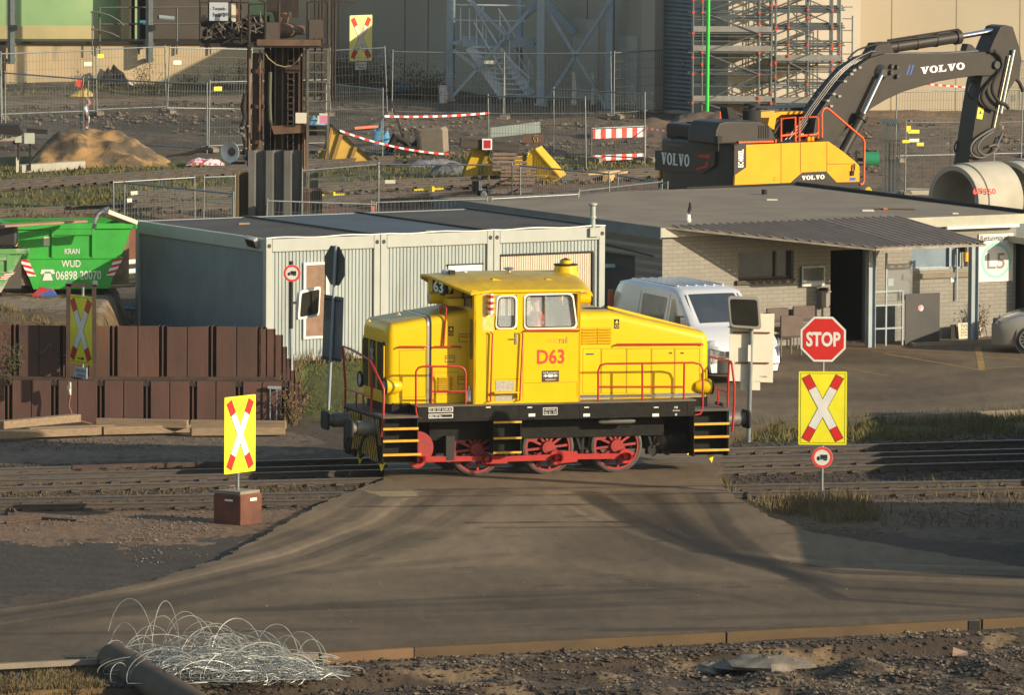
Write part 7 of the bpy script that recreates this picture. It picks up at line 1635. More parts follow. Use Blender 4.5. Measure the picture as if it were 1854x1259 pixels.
mb=MB(); X0,Z0=F.h(873,271,-.4);X1,Z1=F.h(891,251,-.4); mb.box(X0,X1,-.42,-.38,Z0,Z1); sq=mb.build('signal_square',tx_w,o); mb=MB(); e=.04; mb.box(X0+e,X1-e,-.425,-.42,Z0+e,Z1-e); mb.build('red_square',M('signal_red',(.45,.02,.03),None,3,.5),sq)
F=Fr(GG(970,326),R(-8)); o,q=wedge(F,[(962,270),(970,272),(1014,322),(1008,328),(958,330),(948,300)],1.1,by,'yellow buffer stop wrapped in red and white tape behind the pallet',ribs=((1,),by))
mb=MB()
for k in range(9): x=F.h(968+k*4.6,326,-.01)[0]; z=F.h(968+k*4.6,280+k*5.5,-.01)[1]; mb.box(x-.012,x+.012,-.02,0,.15,max(.2,z))
for px in (975,983,1000,1006): x,z=F.h(px,327,-.03); mb.box(x-.06,x+.06,-.05,0,.05,.12)
mb.build('stiffener',bpy.data.materials['flange_brown'],o)
mb=MB(); a=F.h(935,280,.5); 
F8=Fr(GG(930,318),R(10)); q=F8.hs([(932,285),(964,274),(968,290),(958,312),(934,314)],.3); mb=MB(); mb.prism(q,.3,.6); solo(mb,'yellow_plate',by,'yellow steel plate between the two yellow buffer stops','steel plate',F8)
F9=Fr(GG(965,300),0); q=F9.hs([(948,242),(985,242),(984,261),(948,259)],-.3); mb=MB(); mb.prism(q,-.3,-.26); bb=solo(mb,'brown_board',M('board_rustbrown',(.15,.08,.05),None,3,.7),'rust brown board with a yellow scrawl above the taped buffer stop','board',F9)
X,Z=F9.h(969,252,-.31); mb=MB(); mb.tube([(X+.09,-.31,Z+.1),(X-.02,-.31,Z+.1),(X-.06,-.31,Z+.02),(X,-.31,Z-.08),(X+.06,-.31,Z-.06),(X+.07,-.31,Z+.03),(X,-.31,Z+.03)],.015,5); mb.build('scrawl',M('scrawl_yellow',(.4,.28,.04),None,3,.6),bb)
# pallets
def pallet(F,lean,label):
    o=thing('pallet',label,'pallet',F); mb=MB()
    for k in range(5): mb.box(-.6,.6,-.4+k*.175,-.4+k*.175+.12,.12,.142)
    mb.build('deck_boards',M('pallet_wood',(.26,.17,.11),(.20,.13,.085),4,.85) if 'pallet_wood' not in bpy.data.materials else bpy.data.materials['pallet_wood'],o)
    mb=MB()
    for x in (-.55,0,.47):
        for y in (-.4,-.05,.3): mb.box(x-.05,x+.09,y,y+.10,.022,.12)
    for x in (-.55,0,.47): mb.box(x-.05,x+.09,-.4,.4,0,.022)
    mb.build('blocks',bpy.data.materials['pallet_wood'],o); o.rotation_euler=(lean,0,F.a); o.scale=(.8,.8,.8); return o
pallet(Fr(GG(938,334)+Vector((0,0,.16)),R(-8)),R(42),'lower wooden pallet leaning in front of the yellow buffer stops')
pallet(Fr(GG(930,326)+Vector((-.1,.3,.40)),R(-2)),R(46),'upper wooden pallet leaning behind the other pallet')
# concrete block, tarpaulins, cone, bucket, signal, beams
F=Fr(GG(778,281),R(-10)); q=F.hs([(752,280),(804,277),(802,236),(798,231),(750,236),(752,262)],0); mb=MB(); mb.prism(q,0,.8); solo(mb,'concrete_block',M('block_brown',(.24,.20,.15),(.19,.16,.12),3,.9,bump=.1),'leaning brown grey concrete block beside the tape','concrete block',F,bev=.03)
mb=MB(); mb.tube([(-.5,0,.1),(-.3,.1,.5),(0,0,.35),(.2,.1,.15),(.35,0,.45),(.4,0,0)],[.12,.15,.1,.18,.12,.1],7); mb.box(-.3,.3,-.2,.3,0,.25); solo(mb,'scrap_machine',tarb,'black tangle of machine scrap left of the concrete block','scrap',Fr(GG(735,280),0),smooth=40)
def sheet(px,py,w_,h_,m,label,name='tarpaulin',cat='tarpaulin',seed=0,z=0):
    random.seed(seed); mb=MB(); ns=[random.random() for _ in range(60)]
    mb.grid(lambda u,v:((u-.5)*w_,(v-.5)*w_*.7,h_*(.25+.75*ns[int(u*5.9)*6+int(v*5.9)])*(1-abs(2*u-1)**3)*(1-abs(2*v-1)**3)),7,7); o=mb.build(name,m,None,smooth=70,fix=False); o.location=GG(px,py)+Vector((0,0,z)); return tag(o,label,cat)
sheet(735,173,.75,.45,blue,'blue crumpled tarpaulin lying before the shaded wall',seed=1); sheet(690,262,.6,.75,blue,'blue tarpaulin bunched up at the fence post by the tape',seed=2); sheet(575,258,.7,.5,M('lightblue',(.2,.45,.62),None,3,.5),'light blue sheet behind the rusty tower ladder','tarpaulin',seed=3,z=.4)
sheet(205,152,1.0,.7,dkg,'grey sheet heap at the foot of the retaining wall',seed=4); sheet(372,298,1.1,.22,M('tape_heap',(.75,.1,.12),(.8,.8,.78),6,.5,thr=(.48,.5)),'heap of red and white tape right of the sand pile','tape','tape',seed=5); sheet(225,153,.6,.12,bpy.data.materials['tape_heap'],'small tape heap at the foot of the retaining wall','tape','tape',seed=6)
sheet(148,174,.8,.28,M('yellow_rag',(.7,.5,.1),(.5,.35,.1),7,.7),'yellow rags below the red flag','cloth','cloth',seed=7); sheet(790,300,1.6,.25,M('foil_grey',(.38,.38,.37),(.16,.15,.14),7,.5),'grey foil lying near the yellow buffer stop','foil','foil',seed=8); sheet(815,316,1.2,.4,M('slag_dark',(.2,.21,.2),(.06,.06,.06),8,.5),'dark metal sheets left of the yellow buffer stop','scrap','scrap',seed=9)
solo(MB().lathe([(0,0),(.14,0),(.17,.5),(.16,.55),(0,.55)],(0,0,0),'z',18),'bucket_marker',M('marker_white',(.62,.60,.55),(.6,.25,.22),6,.6,thr=(.5,.6)),'white and pink drum standing before the steel stair','drum',Fr(GG(804,186),0),smooth=40)
F=Fr(GG(144,185),0); mb=MB(); a=F.h(136,160,0);b=F.h(150,142,0); mb.add([(a[0],0,a[1]+.1),(b[0],.05,a[1]-.02),(b[0],0,b[1]-.05),(a[0]+.08,-.05,b[1])],[(0,1,2,3)]); mb.cyl((b[0]+.0,0,0),(b[0],0,b[1]+.05),.012,6); solo(mb,'red_flag',M('flag_red',(.85,.07,.03),None,3,.6),'bright red flag fixed to the fence left of the sand pile','flag',F,fix=False)
mb=MB(); F=Fr(GG(157,232),0); mb.tube([(0,0,0),(.06,0,.3),(-.05,0,.6),(.08,0,.75),(0,0,.95)],[.05,.03,.06,.05,.03],6); solo(mb,'tape_roll',bpy.data.materials['tape_heap'],'red and white tape knotted round the fence post above the sand','tape',F)
# tape strings
def tape(a,b,sag,label,za=1.0,zb_=1.0,n=22):
    A=GG(*a[:2]) ; A=Fr(A,0); 
    p0=GG(a[0],a[2]);p1=GG(b[0],b[2]); zA=Fr(p0,0).h(a[0],a[1],0)[1];zB=Fr(p1,0).h(b[0],b[1],0)[1]
    P0=p0+Vector((0,0,zA));P1=p1+Vector((0,0,zB)); c_=P0.copy(); mb=MB(); mats=[tx_w,bpy.data.materials['barrier_red']]
    for i in range(n):
        t0=i/n;t1=(i+1)/n; q0=P0.lerp(P1,t0)-c_-Vector((0,0,sag*4*t0*(1-t0)));q1=P0.lerp(P1,t1)-c_-Vector((0,0,sag*4*t1*(1-t1)))
        mb.mi=i%2; mb.add([q0,q1,q1+Vector((0,.01,.055)),q0+Vector((0,.01,.055))],[(0,1,2,3)])
    o=mb.build('barrier_tape',mats,None,fix=False); o.location=c_; tag(o,label,'barrier tape')
tape((696,212,290),(886,206,262),.05,'red and white tape between the blue tarpaulin post and the excavation fence')
tape((615,238,300),(812,281,300),.12,'red and white tape running down from the yellow wedge past the concrete block')
tape((1168,233,289),(1208,238,292),.02,'short red and white tape between the barrier and the excavator tail',n=8)
tape((1670,153,212),(1755,160,212),.0,'red and white tape seen under the excavator boom',n=12)
tape((920,300,318),(946,368,370),.0,'red and white tape hanging on the fence post before the pallet',n=8)
# small shunting signals and marker objects
F=Fr(GG(868,372),0); o=thing('dwarf_signal','small black dwarf signal with a white stripe above the container roof','signal',F); mb=MB(); vb(854,328,873,348,-.05,.1,mb); vb(863,346,872,372,0,.08,mb); mb.build('signal_head',tarb,o); mb=MB(); vb(867,328,873,345,-.07,-.05,mb); mb.build('white_stripe',tx_w,o); mb=MB(); X,Z=F.h(876,354,-.1); mb.lathe([(0,-.1),(.08,-.06),(.09,.04),(.04,.12),(0,.13)],(X,-.1,Z),'z',10); mb.build('white_hood',cream,o,smooth=60)
for px,py,c_,lb in ((604,350,py_,'left one'),(783,340,py_,'right one')):
    F=Fr(GG(px,py+8),0); mb=MB(); mb.cyl((0,0,0),(0,0,.16),.05,10); mb.bar((-.5,.1,.05),(.3,.1,.09),.05); solo(mb,'track_marker',c_,'small yellow marker beside the rear track, '+lb,'marker',F)
F=Fr(GG(678,384),0); mb=MB(); vb(673,373,681,388,-.05,.05,mb); solo(mb,'orange_lamp',M('lamp_orange',(.75,.25,.15),None,3,.5),'orange warning lamp on the fence above the container roof','warning lamp',F)
F=Fr(GG(30,312),0); o=thing('signal_box','two small white switch boxes on posts with dark roof boards','switch box',F)
mb=MB(); vb(27,245,39,258,-.1,.1,mb); vb(44,241,62,260,-.1,.1,mb); mb.build('switch_case',M('box_white',(.55,.57,.56),(.5,.5,.35),5,.5),o); mb=MB(); vb(31,258,34,290,0,.06,mb); vb(52,260,56,309,0,.06,mb); mb.build('post',tarb,o); mb=MB(); vb(29,285,34,313,0,.06,mb); mb.build('post_base',cream,o)
mb=MB(); q=F.hs([(-30,226),(34,226),(40,243),(36,246),(-30,240)],-.2); mb.prism(q,-.2,.6); q=F.hs([(48,232),(86,235),(86,243),(48,241)],0); mb.prism(q,0,.2); mb.build('roof_board',tarb,o)
solo(MB().tube([(0,0,0),(.6,0,.1),(1.2,0,.3)],.06,6),'thick_hose',tarb,'thick black hose end rising behind the sand pile','hose',Fr(GG(302,285),0),smooth=50)
p=GG(35,312);plank(p+Vector((.0,0,.1)),GG(150,305)+Vector((0,0,.1)),.3,.22,concp,'low concrete kerb block at the foot of the sand pile','kerb','concrete_kerb')
for a,b_,c_,d,lb in ((1098,330,1100+30,322,'short log lying on the grass before the excavator, left'),(1060,327,1135,318,'orange brown log lying on the grass before the excavator')): plank(GG(a,b_)+Vector((0,0,.1)),GG(c_,d)+Vector((0,0,.1)),.2,.18,wood2,lb,'timber','log')
for k,(px,py,w_) in enumerate([(1000,283,.9),(985,285,.5),(1010,282,.6)]): solo(MB().prism([(-w_/2,0),(w_/2,0),(w_/2,.16),(-w_/2+.1,.3)],-.15,.15),'ballast_block',dkg,['wide dark concrete block stack behind the yellow buffer stop','small dark concrete foot, leftmost of the stack','dark concrete foot, rightmost of the stack'][k],'concrete foot',Fr(GG(px,py),R(10*k)),bev=.03)
p=GG(720,262); plank(p+Vector((-.2,0,1.3)),GG(738,280)+Vector((0,0,.1)),.06,.06,rustm,'thin rusty bar leaning on the black scrap','steel bar','steel_bar')
plank(GG(640,238)+Vector((0,0,.1)),GG(692,234)+Vector((0,0,.1)),.1,.08,M('orange_bar',(.6,.16,.07),None,3,.6),'orange bar lying behind the yellow wedge','steel bar','orange_bar')
# ================= EXCAVATOR =================
EF=Fr(G(1328,353,2.15)-Vector((0,0,2.15-1.0)),R(38)); EF.o=EF.o-EF.v*-1.55; F=EF; ES=-1.55
ex=thing('excavator','large crawler excavator with dark boom and yellow side panels lettered VOLVO behind the gatehouse','excavator',EF)
def ep(mb,n,m,**k): return mb.build(n,m,k.pop('parent',ex),**k)
def pl_(pts,y): return F.hs(pts,y)
sk0=F.h(1328,335,ES)[1]; sk1=F.h(1328,353,ES)[1]; xF_=F.h(1560,330,ES)[0]; zS=F.h(1340,262,ES)[1]
mb=MB(); mb.box(0,xF_,ES,-ES,sk1,sk0); ep(mb,'lower_deck',dkg,bev=.02)
# yellow side doors, near side and far side
mb=MB(); q=pl_([(1330,335),(1331,317),(1351,303),(1351,262),(1500,256),(1523,272),(1548,292),(1556,300),(1556,329),(1515,330),(1496,310),(1452,312),(1430,332)],ES-.01); mb.prism(q,ES-.01,ES+.06); mb.prism(q,-ES-.06,-ES+.01); dr=ep(mb,'side_doors',yel2)
mb=MB()
for a,b in (((1414,260),(1414,333)),((1449,258),(1449,312)),((1497,256),(1497,312)),((1497,297),(1548,296))): p=F.h(*a,ES-.01);r_=F.h(*b,ES-.01); mb.bar((p[0],ES-.012,p[1]),(r_[0],ES-.012,r_[1]),.012,.01)
mb.build('door_joints',tarb,dr)
mb=MB(); q=pl_([(1430,334),(1452,312),(1496,310),(1515,331)],ES-.012); mb.prism(q,ES-.012,ES+.02); dp=ep(mb,'side_plate',dkg); mb=MB(); 
def etx(t,a,b,c_,d,y,bold=.04,par=None,m=tx_w,nm='lettering'):
    X0,Z0=F.h(a,d,y);X1,Z1=F.h(c_,b,y); mb=MB(); mb.text(t,(X0,y-.004,Z0),X1-X0,Z1-Z0,bold=bold); return ep(mb,nm,m,parent=par or ex)
def volvo(a,b,c_,d,y,par,sl=0,x=None):   # bold slab lettering
    X0,Z0=F.h(a,d,y);X1,Z1=F.h(c_,b,y); W_=X1-X0;H_=Z1-Z0; mb=MB(); lw=W_/5
    def bx(x0,x1,z0,z1): mb.prism([(X0+x0,Z0+z0+sl*x0),(X0+x1,Z0+z0+sl*x1),(X0+x1,Z0+z1+sl*x1),(X0+x0,Z0+z1+sl*x0)],y-.006,y-.002)
    for i,ch_ in enumerate('VOLVO'):
        o_=i*lw+lw*.03; w_=lw*.94; s_=w_*.28
        P=lambda L: mb.prism([(X0+o_+u_*w_,Z0+v_*H_+sl*(o_+u_*w_)) for u_,v_ in L],y-.006,y-.002)
        if ch_=='V': P([(.08,1),(.42,1),(.56,.38),(.62,0),(.38,0)]); P([(.74,1),(.92,1),(.62,0),(.50,.25)]); P([(0,1),(.5,1),(.5,.88),(0,.88)]); P([(.62,1),(1.0,1),(1.0,.88),(.62,.88)])
        if ch_=='L': P([(.12,0),(.42,0),(.42,1),(.12,1)]); P([(0,1),(.56,1),(.56,.88),(0,.88)]); P([(0,0),(.92,0),(.92,.14),(0,.14)]); P([(.76,.1),(.92,.1),(.92,.38),(.80,.3)])
        if ch_=='O':
            n=20; V=[]
            for j in range(n):
                t=2*PI*j/n; V+= [(X0+o_+w_*(.5+.5*math.cos(t)),y-.005,Z0+H_*(.5+.52*math.sin(t))+sl*(o_+w_*.5)),(X0+o_+w_*(.5+.20*math.cos(t)),y-.005,Z0+H_*(.5+.36*math.sin(t))+sl*(o_+w_*.5))]
            mb.add(V,[(2*j,2*((j+1)%n),2*((j+1)%n)+1,2*j+1) for j in range(n)])
    return ep(mb,'lettering',tx_w,parent=par)
volvo(1451,316,1493,326,ES-.014,dp)
mb=MB(); X0,Z0=F.h(1538,327,ES-.01);X1,Z1=F.h(1549,321,ES-.01); mb.box(X0,X1,ES-.015,ES-.01,Z0,Z1); ep(mb,'blue_label',tx_b)
mb=MB(); X0,Z0=F.h(1400,327,ES-.01); mb.text('C',(X0,ES-.014,Z0),.07,.09); ep(mb,'small_mark',tx_k)
# counterweight: rounded rear block
zc0=sk1-.02; zc1=F.h(1328,260,ES)[1]; 
mb=MB(); o_=rounded([(.0,ES),(.62,ES),(.62,-ES),(0,-ES)],[.30,0,0,.30],6); o2_=[(a-.0,b) for a,b in o_]
# bulging rear in plan
o_=[(-.0,ES+.25),(.06,ES+.08),(.22,ES),(.60,ES),(.60,-ES),(.22,-ES),(.06,-ES-.08),(0,-ES-.25),(-.12,-.6),(-.15,0),(-.12,.6)]; o_=[(a,b) for a,b in [(.60,ES),(.22,ES),(.06,ES+.07),(0,ES+.25),(-.10,-.8),(-.14,0),(-.10,.8),(0,-ES-.25),(.06,-ES-.07),(.22,-ES),(.60,-ES)]]
mb.prism(o_,zc0,zc1,'z'); cw=ep(mb,'counterweight',dkg2,bev=.07)
Fb=lambda px,py: F.hx(px,py,-.10)   # rear face plane
def rear(pts,x0,x1,m,nm,par=None):
    q=[F.hx(a,b,x0) for a,b in pts]; mb=MB(); mb.prism(q,x0,x1,'x'); return ep(mb,nm,m,parent=par or cw)
rp_=rear([(1186,272),(1294,275),(1293,300),(1272,314),(1186,308)],-.165,-.12,M('recess_dark',(.022,.021,.022),None,3,.4,coat=.3),'rear_recess')
ya,za=F.hx(1197,297,-.17);yb,zb_=F.hx(1249,282,-.17)
def rvolvo():
    mb=MB(); W_=ya-yb; H_=zb_-za+.03; lw=W_/5
    for i,ch_ in enumerate('VOLVO'):
        y0=ya-i*lw-lw*.04; w_=-lw*.92
        P=lambda L: mb.prism([(y0+u_*w_,za+v_*H_) for u_,v_ in L],-.176,-.170,'x')
        if ch_=='V': P([(.08,1),(.42,1),(.56,.38),(.62,0),(.38,0)]); P([(.74,1),(.92,1),(.62,0),(.50,.25)]); P([(0,1),(.5,1),(.5,.88),(0,.88)]); P([(.62,1),(1.0,1),(1.0,.88),(.62,.88)])
        if ch_=='L': P([(.12,0),(.42,0),(.42,1),(.12,1)]); P([(0,1),(.56,1),(.56,.88),(0,.88)]); P([(0,0),(.92,0),(.92,.14),(0,.14)])
        if ch_=='O':
            V=[];n=20
            for j in range(n):
                t=2*PI*j/n; V+=[(-.175,y0+w_*(.5+.5*math.cos(t)),za+H_*(.5+.52*math.sin(t))),(-.175,y0+w_*(.5+.2*math.cos(t)),za+H_*(.5+.36*math.sin(t)))]
            mb.add(V,[(2*j,2*((j+1)%n),2*((j+1)%n)+1,2*j+1) for j in range(n)])
    return ep(mb,'lettering',tx_w,parent=cw)
rvolvo()
rear([(1263,280),(1286,280),(1285,287),(1278,287),(1278,285),(1263,284)],-.175,-.168,M('tail_lamp_red',(.6,.02,.025),None,3,.3),'tail_lamp'); rear([(1278,293),(1283,293),(1281,303),(1260,308),(1260,304),(1277,300)],-.175,-.168,bpy.data.materials['tail_lamp_red'],'tail_lamp')
rear([(1256,338),(1275,338),(1275,349),(1256,348)],-.16,-.125,py_,'warning_label'); rear([(1275,338),(1278.5,338),(1278.5,349),(1275,349)],-.16,-.125,sigr,'warning_label_edge')
rear([(1205,260),(1242,263),(1242,265.5),(1205,262.5)],-.12,-.09,tx_g,'rear_script')
# EC lettering, vertical
X0,Z0=F.h(1336,303,ES);X1,Z1=F.h(1346,270,ES); mb=MB(); mb.box(F.h(1329,300,ES)[0],F.h(1351,300,ES)[0],ES-.006,ES+.05,F.h(1340,318,ES)[1],F.h(1340,262,ES)[1]); ep(mb,'corner_panel',dkg); mb=MB(); mb.text('EC480EL',(X1,ES-.01,Z0),Z1-Z0,X1-X0,ux=(0,0,1),uy=(-1,0,0),bold=.03); ep(mb,'model_lettering',tx_w)
# engine hood
zh0=zS; q=pl_([(1294,262),(1296,236),(1303,222),(1316,219),(1376,219),(1398,231),(1407,256)],ES+.12)
mb=MB(); mb.prism(q,ES+.12,ES+1.25); eh=ep(mb,'engine_hood',dkg,bev=.05)
mb=MB()
for k in range(5): a=F.h(1374+k*4.2,225,ES+.12);b=F.h(1374+k*4.2,250,ES+.12); mb.bar((a[0],ES+.115,a[1]-.03),(b[0],ES+.115,b[1]),.03,.02)
mb.build('vent_slots',tarb,eh)
q=pl_([(1208,250),(1210,226),(1222,221),(1330,221),(1330,256)],.35); 
x0_=F.hx(1208,245,.2); mb=MB(); zlow=zc1-.02; ztop_=F.h(1300,222,ES+1.0)[1]-.10; mb.box(.12,2.0,ES+1.1,-ES-.15,zlow,ztop_); ep(mb,'rear_hood',dkg,bev=.08)
mb=MB(); mb.box(.5,1.7,-.2,1.0,ztop_,ztop_+.03); ep(mb,'hood_grate',tarb)
mb=MB(); q=pl_([(1320,218),(1316,194),(1325,194),(1338,208),(1345,219)],-.2); mb.prism(q,-.2,.1); ep(mb,'exhaust_stack',tarb,bev=.02)
X,Z=F.h(1361,219,-.3); mb=MB(); mb.lathe([(.24,Z-.1),(.24,Z+.28),(.10,Z+.30),(.08,Z+.38),(.21,Z+.40),(.21,Z+.46),(0,Z+.47)],(X,-.3,0),'z',22); ep(mb,'air_precleaner',tarb,smooth=40)
X,Z=F.h(1301,252,ES+.05); mb=MB(); mb.prism([(X-.07,Z-.1),(X+.07,Z-.1),(X+.07,Z+.08),(X-.07,Z+.08)],ES,ES+.12); mb.bar((X,ES+.06,Z-.3),(X,ES+.06,Z-.1),.03); ep(mb,'rear_camera',tarb); mb=MB(); y_,z_2=F.hx(1222,252,.05); mb.lathe([(0,.08),(.10,.04),(.14,0)],(.05,y_,zc1),'z',10); ep(mb,'lifting_lug',tarb)
# deck top + cab on the far side
mb=MB(); mb.box(1.9,F.h(1500,256,ES)[0],ES+.03,-ES-.02,zS-.15,zS-.02); ep(mb,'upper_deck',dkg)
cx0=F.h(1395,240,.7)[0];cx1=cx0+1.85; zct=F.h(1440,202,.8)[1]; zcb=zS-.3
mb=MB(); mb.box(cx0,cx1,.65,1.5,zcb,zcb+.9); 
for x in (cx0,cx0+.75,cx1-.08): mb.box(x,x+.09,.65,.72,zcb,zct-.14); mb.box(x,x+.09,1.43,1.5,zcb,zct-.14)
mb.box(cx0,cx0+.06,.65,1.5,zcb,zct-.14); cb=ep(mb,'operator_cab',dkg)
mb=MB(); mb.box(cx0+.06,cx1-.03,.68,.70,zcb+.9,zct-.14); mb.box(cx0+.06,cx1-.03,1.46,1.48,zcb+.9,zct-.14); mb.box(cx1-.02,cx1,.7,1.45,zcb+.5,zct-.14); mb.build('cab_glass',M('cab_green_glass',(.12,.18,.17),(.2,.26,.25),3,.1,alpha=.75),cb)
mb=MB(); mb.box(cx0-.05,cx1+.05,.6,1.55,zct-.14,zct-.04); mb.build('cab_roof',yel2,cb,bev=.03); mb=MB(); mb.box(cx0-.25,cx1+.15,.55,1.55,zct+.03,zct+.13); mb.build('roof_cap',dkg,cb,bev=.04)
mb=MB(); q=pl_([(1390,228),(1393,212),(1400,204),(1420,202),(1460,201),(1462,206),(1415,208),(1406,214),(1402,236)],.2); mb.prism(q,.2,.6); ep(mb,'cab_frame',yel2,bev=.02)
mb=MB(); q=pl_([(1375,203),(1402,200),(1402,212),(1375,213)],-.1); mb.prism(q,-.1,.4); ep(mb,'yellow_cover',M('cover_mustard',(.5,.27,.01),None,3,.5))
def er(L,y,nm='guard_rail',r_=.03,m=orr):
    mb=MB()
    for P_ in L: mb.tube([(F.h(a,b,y)[0],y,F.h(a,b,y)[1]) for a,b in P_],r_,8)
    return ep(mb,nm,m,smooth=50)
er([[(1414,256),(1414,215),(1440,212),(1440,256)],[(1414,246),(1436,243),(1440,240)]],-1.25); er([[(1447,256),(1447,213),(1481,211),(1481,251)],[(1448,246),(1478,243),(1481,239)]],-1.2)
er([[(1488,249),(1488,204),(1491,197),(1496,195),(1500,197),(1562,250),(1565,257),(1564,327),(1562,333),(1557,334)]],ES-.02); er([[(1338,258),(1400,256)],[(1338,261),(1338,255)],[(1404,258),(1404,252)]],ES+.08)
er([[(1303,222),(1303,204),(1322,203)]],.9)
mb=MB()
for px in (1463,1470): x,z=F.h(px,256,-1.1); mb.cyl((x,-1.1,z-.1),(x,-1.1,z+.13),.06,10)
ep(mb,'filler_caps',yel2); x,z=F.h(1484,253,-1.1); mb=MB(); mb.lathe([(0,.08),(.1,.06),(.12,0)],(x,-1.1,z),'z',12); ep(mb,'tank_cap',tarb)
x,z=F.h(1545,309,ES-.02); mb=MB(); mb.tube([(x-.05,ES-.02,z),(x-.05,ES-.05,z+.15),(x+.03,ES-.05,z+.17),(x+.03,ES-.02,z)],.015,6); mb.box(x-.1,x,ES-.06,ES,z-.12,z); ep(mb,'door_handle',tarb)
# boom
mb=MB(); bo=[(1483,262),(1472,247),(1478,210),(1510,165),(1545,125),(1575,105),(1600,98),(1625,97),(1680,97),(1740,96),(1775,94),(1808,92),(1814,104),(1806,128),(1795,137),(1770,137),(1735,141),(1700,147),(1665,157),(1635,166),(1605,180),(1578,196),(1545,222),(1520,246),(1502,268)]
q=pl_(bo,-.36); mb.prism(q,-.36,.36); bm_=ep(mb,'boom',dkg,bev=.02)
volvo(1666,118,1747,134,-.365,bm_,sl=.055)
mb=MB(); X,Z=F.h(1641,134,-.37); 
for k in (0,.12): mb.prism([(X+k,Z-.02),(X+k+.05,Z-.02),(X+k+.14,Z+.24),(X+k+.09,Z+.24)],-.367,-.362)
ep(mb,'blue_logo',tx_b,parent=bm_)
mb=MB(); X,Z=F.h(1594,131,-.36); mb.lathe([(0,-.16),(.10,-.16),(.16,-.1),(.22,0)],(X,-.36,Z),'y',18); X,Z=F.h(1802,117,-.36); mb.lathe([(0,-.07),(.10,-.07),(.12,0)],(X,-.38,Z),'y',16); 
for px,py in ((1622,121),(1622,138),(1612,120),(1611,131)): X,Z=F.h(px,py,-.36); mb.lathe([(0,-.1),(.05,-.1),(.07,0)],(X,-.36,Z),'y',10)
mb.build('pivot_pins',dkg2,bm_,smooth=50)
# boom cylinder near + far
for y in (-.55,.55):
    a=F.h(1596,136,y);b=F.h(1560,214,y);c_=F.h(1505,286,y) if y<0 else F.h(1505,286,y)
    a=F.h(1596,136,-.55);b=F.h(1562,208,-.55);c_=F.h(1518,290,-.55)
    mb=MB(); mb.cyl((a[0],y,a[1]),(b[0],y,b[1]),.065,16); ep(mb,'cylinder_rod',chrome,smooth=40); mb=MB(); mb.cyl((b[0],y,b[1]),(c_[0],y,c_[1]),.13,16); e=(Vector(c_)-Vector(b)).normalized(); mb.cyl((b[0],y,b[1]),(b[0]+e.x*.15,y,b[1]+e.y*.15),.17,16); ep(mb,'cylinder_barrel',dkg,smooth=40)
# arm cylinder on top
a=F.h(1592,88,0);b=F.h(1736,66,0);c_=F.h(1818,52,0)
mb=MB(); mb.cyl((a[0],0,a[1]),(b[0],0,b[1]),.16,16); e=(Vector(a)-Vector(b)).normalized(); mb.cyl((b[0],0,b[1]),(b[0]+e.x*.15,0,b[1]+e.y*.15),.20,16); 
for k in (.3,.55,.8): p=Vector(b).lerp(Vector(a),k); mb.cyl((p.x-.03,0,p.y),(p.x+.05,0,p.y),.18,12)
mb.tube([(a[0]+.2,-.1,a[1]+.22),(b[0]-.1,-.1,b[1]+.2)],.03,6); ep(mb,'cylinder_barrel',dkg,smooth=40)
mb=MB(); mb.cyl((b[0],0,b[1]),(c_[0],0,c_[1]),.075,16); ep(mb,'cylinder_rod',chrome,smooth=40)
mb=MB(); q=pl_([(1575,104),(1590,78),(1612,76),(1620,100)],-.2); mb.prism(q,-.2,.2); ep(mb,'cylinder_bracket',dkg)
# arm
ar=[(1812,48),(1822,45),(1834,48),(1847,88),(1850,108),(1846,140),(1838,146),(1826,165),(1805,240),(1797,300),(1796,330),(1752,330),(1753,300),(1768,200),(1776,150),(1784,120),(1790,96),(1800,72)]
mb=MB(); q=pl_(ar,-.30); mb.prism(q,-.30,.30); am=ep(mb,'dipper_arm',dkg,bev=.015)
mb=MB(); q=pl_([(1771,194),(1782,196),(1778,216),(1768,214)],-.31); mb.prism(q,-.312,-.302); wl=mb.build('warning_label',py_,am); X,Z=F.h(1775,203,-.31); mb=MB(); mb.prism([(X-.05,Z-.04),(X+.05,Z-.04),(X,Z+.05)],-.315,-.312); mb.build('warning_triangle',tx_k,wl)
# bucket cylinder on the arm with hoses
mb=MB(); a=F.h(1838,96,-.0);b=F.h(1800,235,0); mb.cyl((F.h(1836,90,-.38)[0],-.38,F.h(1836,90,-.38)[1]),(F.h(1812,205,-.38)[0],-.38,F.h(1812,205,-.38)[1]),.055,10); mb.cyl((F.h(1828,100,-.38)[0],-.38,F.h(1828,100,-.38)[1]),(F.h(1800,232,-.38)[0],-.38,F.h(1800,232,-.38)[1]),.03,8); ep(mb,'arm_pipes',chrome,smooth=40)
def hose(P_,y,r_=.035,m=rub): mb=MB(); Q=[]; 
def ehose(P_,y,r_=.035,m=None):
    Q=[Vector((F.h(a,b,y)[0],y,F.h(a,b,y)[1])) for a,b in P_]; S=[]
    for i in range(len(Q)-1):
        p0=Q[max(0,i-1)];p1=Q[i];p2=Q[i+1];p3=Q[min(len(Q)-1,i+2)]
        for j in range(6): t=j/6; S.append(.5*((2*p1)+(p2-p0)*t+(2*p0-5*p1+4*p2-p3)*t*t+(3*p1-p0-3*p2+p3)*t**3))
    S.append(Q[-1]); mb=MB(); mb.tube(S,r_,7); return ep(mb,'hydraulic_hose',m or rub,smooth=60)
ehose([(1790,92),(1803,96),(1812,110),(1810,128),(1792,150),(1780,165),(1778,180),(1788,193),(1802,200)],-.42,.05); ehose([(1800,92),(1811,103),(1814,122),(1800,145),(1797,165),(1808,183),(1820,189),(1826,196)],-.46,.05)
